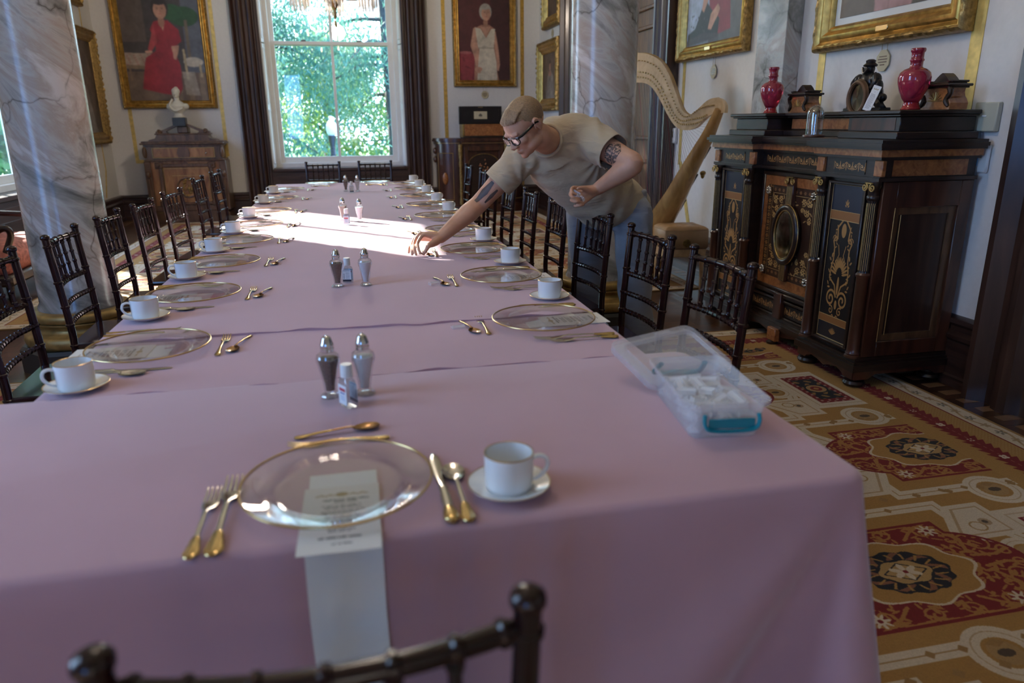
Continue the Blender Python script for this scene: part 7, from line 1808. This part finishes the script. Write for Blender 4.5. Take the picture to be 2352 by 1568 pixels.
def label_disc(label, loc, rz, r, hang=.11):
    t = thing('name_disc', label, 'label', loc, rz)
    d = MB().prism([(r * math.cos(a) * .92, r * math.sin(a)) for a in [2 * PI * i / 8 + PI / 8 for i in range(8)]], .004, .012, XZ).build('disc', M['disc'], t, smooth=15)
    mb = MB()
    for k, wd in enumerate((.5, .62, .55, .3)): mb.box(-r * wd, r * wd, -.0126, -.0118, r * (.35 - k * .24) - .003, r * (.35 - k * .24) + .003)
    mb.build('lettering', M['cabdark'], d)
    mb = MB()
    for s in (-1, 1): mb.tube([(s * r * .35, -.008, r * .8), (s * r * .35, -.006, r + hang)], .0015, 5)
    mb.build('hanging_cord', M['cord'], t)
label_disc('small cream name disc hanging under the red sitter portrait', (XR - .002, 5.94, 1.735), -PI / 2, .058, .08)
label_disc('larger cream name disc hanging under the pink jacket portrait', (XR - .002, 3.885, 1.665), -PI / 2, .062, .10)
label_disc('small dull name disc under the white dress portrait', (2.17, YF - .002, 1.76), 0, .062, .07)
label_disc('tiny name disc between the two stacked portraits past the column', (XR - .002, 11.0, 2.575), -PI / 2, .055, .06)
# --- wall fittings by the sideboard and harp
th = thing('thermostat', 'small white thermostat on the wall behind the harp', 'thermostat', (XR - .0005, 6.665, 1.21), -PI / 2)
MB().box(-.075, .075, -.028, 0, -.07, .07, bev=.008).build('body', M['capwhite'], th); MB().box(-.02, .03, -.030, -.026, -.015, .04).build('screen', M['gelscreen'] if 'gelscreen' in M else M['giltdark'], th)
M['beige'] = plain('beige_plastic', (0.50, 0.50, 0.40), 0.5, vary=0.02)
bp = thing('blank_cover_plate', 'square beige cover plate on the wall above the light switch', 'cover plate', (XR - .0005, 3.09, 1.35), -PI / 2)
MB().box(-.068, .068, -.03, 0, -.068, .068, bev=.005).build('cover', M['beige'], bp); MB().box(-.012, .012, -.036, -.029, .0, .008, bev=.002).build('latch', M['white'], bp)
bp2 = thing('switch_plate', 'white switch plate with a blue sticker beside the sideboard cornice', 'switch', (XR - .0005, 3.10, 1.155), -PI / 2)
MB().box(-.06, .06, -.02, 0, -.068, .068, bev=.008).build('plate', M['white'], bp2)
M['blue'] = plain('blue_sticker', (0.22, 0.50, 0.78), 0.5, vary=0.05); M['green'] = plain('green_print', (0.10, 0.32, 0.16), 0.5)
sk = MB().box(-.045, .005, -.023, -.02, -.035, .04).build('sticker', M['blue'], bp2); MB().ball((-.020, -.0235, .004), (.014, .0012, .017), 16, 8).build('printed_mark', M['green'], sk)

# ================================================================== CHANDELIERS (far one shows only its lower prisms, near one is unseen)
M['prism'] = milky('lustre_prism', (0.92, 0.88, 0.82), 0.55, 0.1)
M['bulb'], nt_, b_ = new_mat('lit_bulb'); b_.inputs['Emission Color'].default_value = (1.0, 0.72, 0.42, 1); b_.inputs['Emission Strength'].default_value = 18.0
def chandelier(x, y, zb, label, energy, single=True):
    pm = {}
    t = thing('chandelier', label, 'chandelier', (x, y, zb))
    MB().lathe([(0, -.02), (.012, 0), (.02, .03), (.012, .06), (.03, .10), (.05, .14), (.03, .19), (.018, .25), (.018, .9), (.04, .95), (.02, 1.0), (.016, ZC - zb - .06), (.12, ZC - zb - .05), (.14, ZC - zb)], 20).ball((0, 0, -.055), (.012, .012, .03), 12, 8).build('stem', M['goldrim'], t)
    arms = [(.33, k * PI / 2, .10) for k in range(4)] + [(.62, k * PI / 4 + PI / 8, .42) for k in range(8)]
    for r, a, z in arms:
        ca, sa = math.cos(a), math.sin(a)
        ar = MB().tube(catmull([(.02 * ca, .02 * sa, z + .12), (r * .35 * ca, r * .35 * sa, z + .07), (r * .75 * ca, r * .75 * sa, z + .075), (r * ca, r * sa, z + .13), (r * ca, r * sa, z + .16)], 6), .009, 8).lathe([(.05, .16), (.055, .165), (.03, .17), (.016, .18), (.016, .27)], 14, M=TR((r * ca, r * sa, z))).build('arm', M['goldrim'], t)
        MB().lathe([(.008, .27), (.017, .30), (.015, .33), (.006, .365), (0, .37)], 12, M=TR((r * ca, r * sa, z))).build('bulb', M['bulb'], ar)
        mb = MB()
        for ringr, n, z0, ln in ((.088, 16, .15, .155), (.055, 9, .15, .195)):
            for k in range(n):
                b = 2 * PI * k / n; px, py = r * ca + ringr * math.cos(b), r * sa + ringr * math.sin(b)
                if z < .2 and single:
                    if ln not in pm: pm[ln] = MB().tube([(0, 0, 0), (0, 0, -.02), (0, 0, -ln + .015), (0, 0, -ln)], [.003, .0085, .0085, .003], 6).mesh('prism', M['prism'], 0)
                    o = bpy.data.objects.new('prism', pm[ln]); COL.objects.link(o); o.parent = ar; o.location = (px, py, z + z0)
                else: mb.tube([(px, py, z + z0), (px, py, z + z0 - .02), (px, py, z + z0 - ln + .015), (px, py, z + z0 - ln)], [.003, .0085, .0085, .003], 6)
        if mb.v: o = mb.build('prism_fringe', M['prism'], ar, smooth=0); o['kind'] = 'stuff'
        MB().tube([(r * ca + .088 * math.cos(2 * PI * i / 20), r * sa + .088 * math.sin(2 * PI * i / 20), z + .152) for i in range(20)], .004, 6, closed=True).build('ring', M['goldrim'], ar)
    l = light('chandelier_glow', 'POINT', (x, y, zb + .75), 1.0, (1.0, 0.84, 0.69), shadow_soft_size=.15); l.data.energy = energy; l.parent = None
    return t
chandelier(-.02, 8.0, 2.35, 'crystal prism chandelier hanging over the far end of the long table', 120.0)
chandelier(-.02, 2.9, 2.95, 'unseen crystal prism chandelier added for light over the near part of the long table', 68.0, False)  # added out of view, only for the warm light it gives

# ================================================================== STORAGE BOX OF CARD HOLDERS AND ITS LID
M['plastic'] = milky('frosted_plastic', (0.76, 0.75, 0.77), 0.30, 0.25)
M['teal'] = plain('teal_plastic', (0.0, 0.20, 0.25), 0.4, vary=0.05)
def rrect(hx, hy, r, n=5):
    P = []
    for cx_, cy_, a0 in ((hx - r, hy - r, 0), (-hx + r, hy - r, PI / 2), (-hx + r, -hy + r, PI), (hx - r, -hy + r, 1.5 * PI)):
        for k in range(n + 1): a = a0 + PI / 2 * k / n; P.append((cx_ + r * math.cos(a), cy_ + r * math.sin(a)))
    return P
def shell(levels):
    V = []; F = []; n = None
    for hx, hy, r, z in levels:
        P = rrect(hx, hy, r); n = len(P); V += [(x, y, z) for x, y in P]
    for k in range(len(levels) - 1):
        for i in range(n): F.append((k * n + i, k * n + (i + 1) % n, (k + 1) * n + (i + 1) % n, (k + 1) * n + i))
    F.append(tuple(range(n))[::-1]); F.append(tuple((len(levels) - 1) * n + i for i in range(n))); return MB().add(V, F)
bxA = R(-7.5)
bt = thing('storage_box', 'frosted plastic storage box with teal clip, full of card holders', 'storage box', (.690, 1.292, zt(1.3)), bxA)
shell([(.066, .125, .018, 0), (.068, .127, .02, .003), (.076, .137, .022, .066), (.084, .145, .026, .068), (.085, .146, .026, .077), (.0815, .1425, .024, .0775), (.074, .135, .02, .066), (.065, .124, .017, .005), (.064, .123, .016, .004)]).build('tub', M['plastic'], bt, smooth=35)
mb = MB().tube(catmull([(-.052, -.149, .058), (-.053, -.152, .044), (-.047, -.154, .031), (-.030, -.155, .027), (0, -.155, .026), (.030, -.155, .027), (.047, -.154, .031), (.053, -.152, .044), (.052, -.149, .058)], 5), .0055, 8, flat=.7)
mb.box(-.045, .045, -.153, -.150, .030, .050, bev=.0012); mb.build('clip', M['teal'], bt)
mb = MB().tube(catmull([(-.05, .147, .06), (-.053, .165, .045), (-.05, .19, .025), (0, .20, .018), (.05, .19, .025), (.053, .165, .045), (.05, .147, .06)], 5), .0065, 8, flat=.8).box(-.045, .045, .165, .192, .024, .030, bev=.002); mb.build('clip', M['teal'], bt)
rb = random.Random(31); kk = 0
ca, sa = math.cos(bxA), math.sin(bxA)
for layer, z0 in enumerate((.012, .030, .047)):
    for iy in range(6):
        for ix in range(3):
            lx, ly = -.042 + ix * .042 + rb.uniform(-.006, .006), -.098 + iy * .039 + rb.uniform(-.006, .006)
            if layer == 2 and rb.random() < .30: continue
            o = put('block', make_block, bt.location.x + lx * ca - ly * sa, bt.location.y + lx * sa + ly * ca, bt.location.z + z0 + rb.uniform(0, .004), rb.uniform(0, 3.1), 'clear acrylic card holder among the many heaped in the frosted storage box', 'card holders in the storage box')
            o.rotation_euler = (rb.uniform(-.35, .35), rb.uniform(-.35, .35), rb.uniform(0, 3.1)); kk += 1
# lid leans with its far long edge raised on the box's loose rear clip
lc = [Vector((.614, 1.404, T + .017)), Vector((.870, 1.510, T + .017)), Vector((.838, 1.661, T + .082)), Vector((.582, 1.555, T + .082))]
lx_ = (lc[1] - lc[0]).normalized(); ly_ = ((lc[3] - lc[0]) - lx_ * (lc[3] - lc[0]).dot(lx_)).normalized(); lz_ = lx_.cross(ly_)
ld = thing('box_lid', 'frosted plastic lid leaning behind the storage box at the table edge', 'lid')
ld.matrix_world = Matrix.Translation((lc[0] + lc[2]) / 2) @ Matrix((lx_, ly_, lz_)).transposed().to_4x4()
hx, hy = (lc[1] - lc[0]).length / 2, (lc[3] - lc[0]).length / 2
shell([(hx - .006, hy - .006, .02, -.014), (hx - .002, hy - .002, .022, -.012), (hx, hy, .024, .004), (hx - .006, hy - .006, .022, .007), (hx - .022, hy - .022, .02, .007), (hx - .026, hy - .026, .02, .002), (hx - .027, hy - .027, .02, -.0005), (hx - .006, hy - .006, .02, -.002)]).build('lid_panel', M['plastic'], ld, smooth=35)
MB().tube([(x, y, .008) for x, y in rrect(hx - .024, hy - .024, .02)], .0016, 6, closed=True).build('rib', M['plastic'], ld)
for s in (-1, 1): MB().box(s * .03 - .026, s * .03 + .026, s * (hy - .013) - .006, s * (hy - .013) + .006, .0065, .009, bev=.001).build('catch', M['plastic'], ld)

# ================================================================== OUTSIDE THE WINDOWS
M['lawn'] = plain('lawn', (0.10, 0.20, 0.05), 0.9, vary=0.4, scale=3)
gr = MB().box(-70, 70, 12.3, 90, -1.65, -1.6).box(-70, -3.75, -30, 12.3, -1.65, -1.6).build('ground', M['lawn'], smooth=0); struct(gr)
def leaf_mat(name, lo, hi):
    m, nt, b = new_mat(name); v = coords(nt); n = N(nt, 'ShaderNodeTexNoise'); setin(n, Scale=0.9, Detail=3.0); L(nt, v, n.inputs['Vector'])
    L(nt, ramp(nt, n.outputs['Fac'], [(0.35, lo), (0.65, hi)]), b.inputs['Base Color']); b.inputs['Roughness'].default_value = 0.6
    out = nt.nodes['Material Output']; tr = N(nt, 'ShaderNodeBsdfTranslucent'); L(nt, ramp(nt, n.outputs['Fac'], [(0.35, lo), (0.65, hi)]), tr.inputs['Color'])
    mx_ = N(nt, 'ShaderNodeMixShader'); mx_.inputs[0].default_value = 0.45; L(nt, b.outputs[0], mx_.inputs[1]); L(nt, tr.outputs[0], mx_.inputs[2]); L(nt, mx_.outputs[0], out.inputs['Surface']); return m
M['leafcool'] = leaf_mat('conifer_foliage', (0.065, 0.18, 0.12), (0.16, 0.34, 0.23)); M['leafwarm'] = leaf_mat('broadleaf_foliage', (0.20, 0.33, 0.10), (0.40, 0.52, 0.18)); M['leafmid'] = leaf_mat('mixed_foliage', (0.13, 0.29, 0.12), (0.28, 0.45, 0.20))
M['bark'] = plain('bark', (0.09, 0.07, 0.06), 0.9, vary=0.4, scale=9, bmp=0.3)
def tree(label, x, y, h, r, zc, mat, n, seed, droop=False, lean=0.0, ls=(.10, .22)):
    t = thing('tree', label, 'tree', (x, y, -1.6), 0, 'trees outside the far window'); rr = random.Random(seed); nr = np.random.RandomState(seed)
    tk = MB(); tk.tube(catmull([(0, 0, -.1), (lean * .3, 0, h * .3), (lean * .7, .1, h * .65), (lean, 0, h * .95)], 5), [.26 - .2 * i / 15 for i in range(16)], 10)
    tips = []
    for k in range(16):
        a, z = rr.uniform(0, 2 * PI), rr.uniform(.22, .92) * h; l = r * rr.uniform(.6, 1.0) * (1 - .45 * (z / h)); dz = (-.25 if droop else .25) * l
        e = Vector((lean * z / h + l * math.cos(a), l * math.sin(a), z + dz)); s0 = Vector((lean * z / h, 0, z)); tk.tube(catmull([s0, s0.lerp(e, .5) + Vector((0, 0, .12 * l)), e], 4), [.07, .06, .055, .05, .045, .04, .03, .025, .015], 6); tips.append((s0, e))
    tk.build('trunk', M['bark'], t)
    cl = []
    for s0, e in tips:
        for q in (.35, .6, .8, 1.0): cl.append(s0.lerp(e, q) + Vector((rr.uniform(-.3, .3), rr.uniform(-.3, .3), rr.uniform(-.2, .3))))
    for k in range(30): a, b = rr.uniform(0, 2 * PI), rr.uniform(-1, 1); cl.append(Vector((r * .8 * math.sqrt(1 - b * b) * math.cos(a) * rr.uniform(.4, 1), r * .8 * math.sqrt(1 - b * b) * math.sin(a) * rr.uniform(.4, 1), zc + b * h * .42)))
    C = np.array(cl); ci = nr.randint(0, len(C), n); P = C[ci] + nr.normal(0, 1, (n, 3)) * np.array([.36, .36, .26]) * (r / 2.6)
    d1 = nr.normal(0, 1, (n, 3)); 
    if droop: d1[:, 2] -= 1.6
    d1 /= np.linalg.norm(d1, axis=1)[:, None]; d2 = np.cross(d1, nr.normal(0, 1, (n, 3))); d2 /= np.linalg.norm(d2, axis=1)[:, None]
    s = nr.uniform(ls[0], ls[1], n)[:, None]; wd = (.22 if droop else .5)
    V = np.stack([P - d1 * s, P + d2 * s * wd, P + d1 * s, P - d2 * s * wd], 1).reshape(-1, 3)
    me = bpy.data.meshes.new('crown'); me.vertices.add(4 * n); me.vertices.foreach_set('co', V.astype(np.float32).ravel()); me.loops.add(4 * n); me.loops.foreach_set('vertex_index', np.arange(4 * n)); me.polygons.add(n); me.polygons.foreach_set('loop_start', np.arange(n) * 4); me.polygons.foreach_set('loop_total', np.full(n, 4)); me.update(); me.validate()
    me.materials.append(M[mat]); o = bpy.data.objects.new('crown', me); COL.objects.link(o); o.parent = t; return t
tree('tall drooping blue-green tree left of the lamp post outside the window', -2.4, 22.0, 11.0, 3.4, 5.5, 'leafcool', 24000, 1, True, .5, (.05, .12))
tree('tall drooping blue-green tree right of the lamp post outside the window', 1.6, 24.0, 12.0, 3.6, 6.5, 'leafcool', 24000, 2, True, -.4, (.05, .12))
tree('light green bushy tree low behind the lamp post outside the window', -.6, 29.0, 6.0, 3.0, 3.0, 'leafwarm', 14000, 3, ls=(.05, .11))
tree('light green bushy tree low at the right of the window view', 3.0, 27.0, 6.0, 3.0, 3.0, 'leafwarm', 14000, 4, ls=(.05, .11))
tree('light green bushy tree low at the left of the window view', -4.6, 27.0, 6.5, 3.2, 3.2, 'leafmid', 14000, 5, ls=(.05, .11))
tree('dense dark tree added far left outside the window to block the sun', -9.0, 21.5, 16.5, 5.0, 9.0, 'leafcool', 36000, 6)  # added; crown sized to keep sun from entering the far window
tree('dense dark tree added close to the far left corner of the house to block the sun', -6.2, 17.2, 9.5, 3.0, 5.0, 'leafmid', 22000, 7)  # added beside the sun's path to shade the far window
lp = thing('lamp_post', 'black lamp post with a frosted white globe outside the far window', 'lamp post', (-.31, 18.0, -1.6))
MB().lathe([(.16, 0), (.16, .25), (.09, .35), (.07, .6), (.055, 2.15), (.08, 2.2), (.06, 2.3), (.06, 2.45), (.09, 2.6), (.095, 2.68)], 20).build('post', M['black'], lp)
M['globe'] = plain('frosted_globe', (0.85, 0.86, 0.88), 0.4, vary=0.02)
MB().lathe([(.07, 2.68), (.105, 2.74), (.125, 2.83), (.115, 2.92), (.08, 2.98), (.055, 3.01), (.045, 3.03), (.05, 3.07), (.03, 3.11), (0, 3.12)], 24).build('globe', M['globe'], lp, smooth=60)
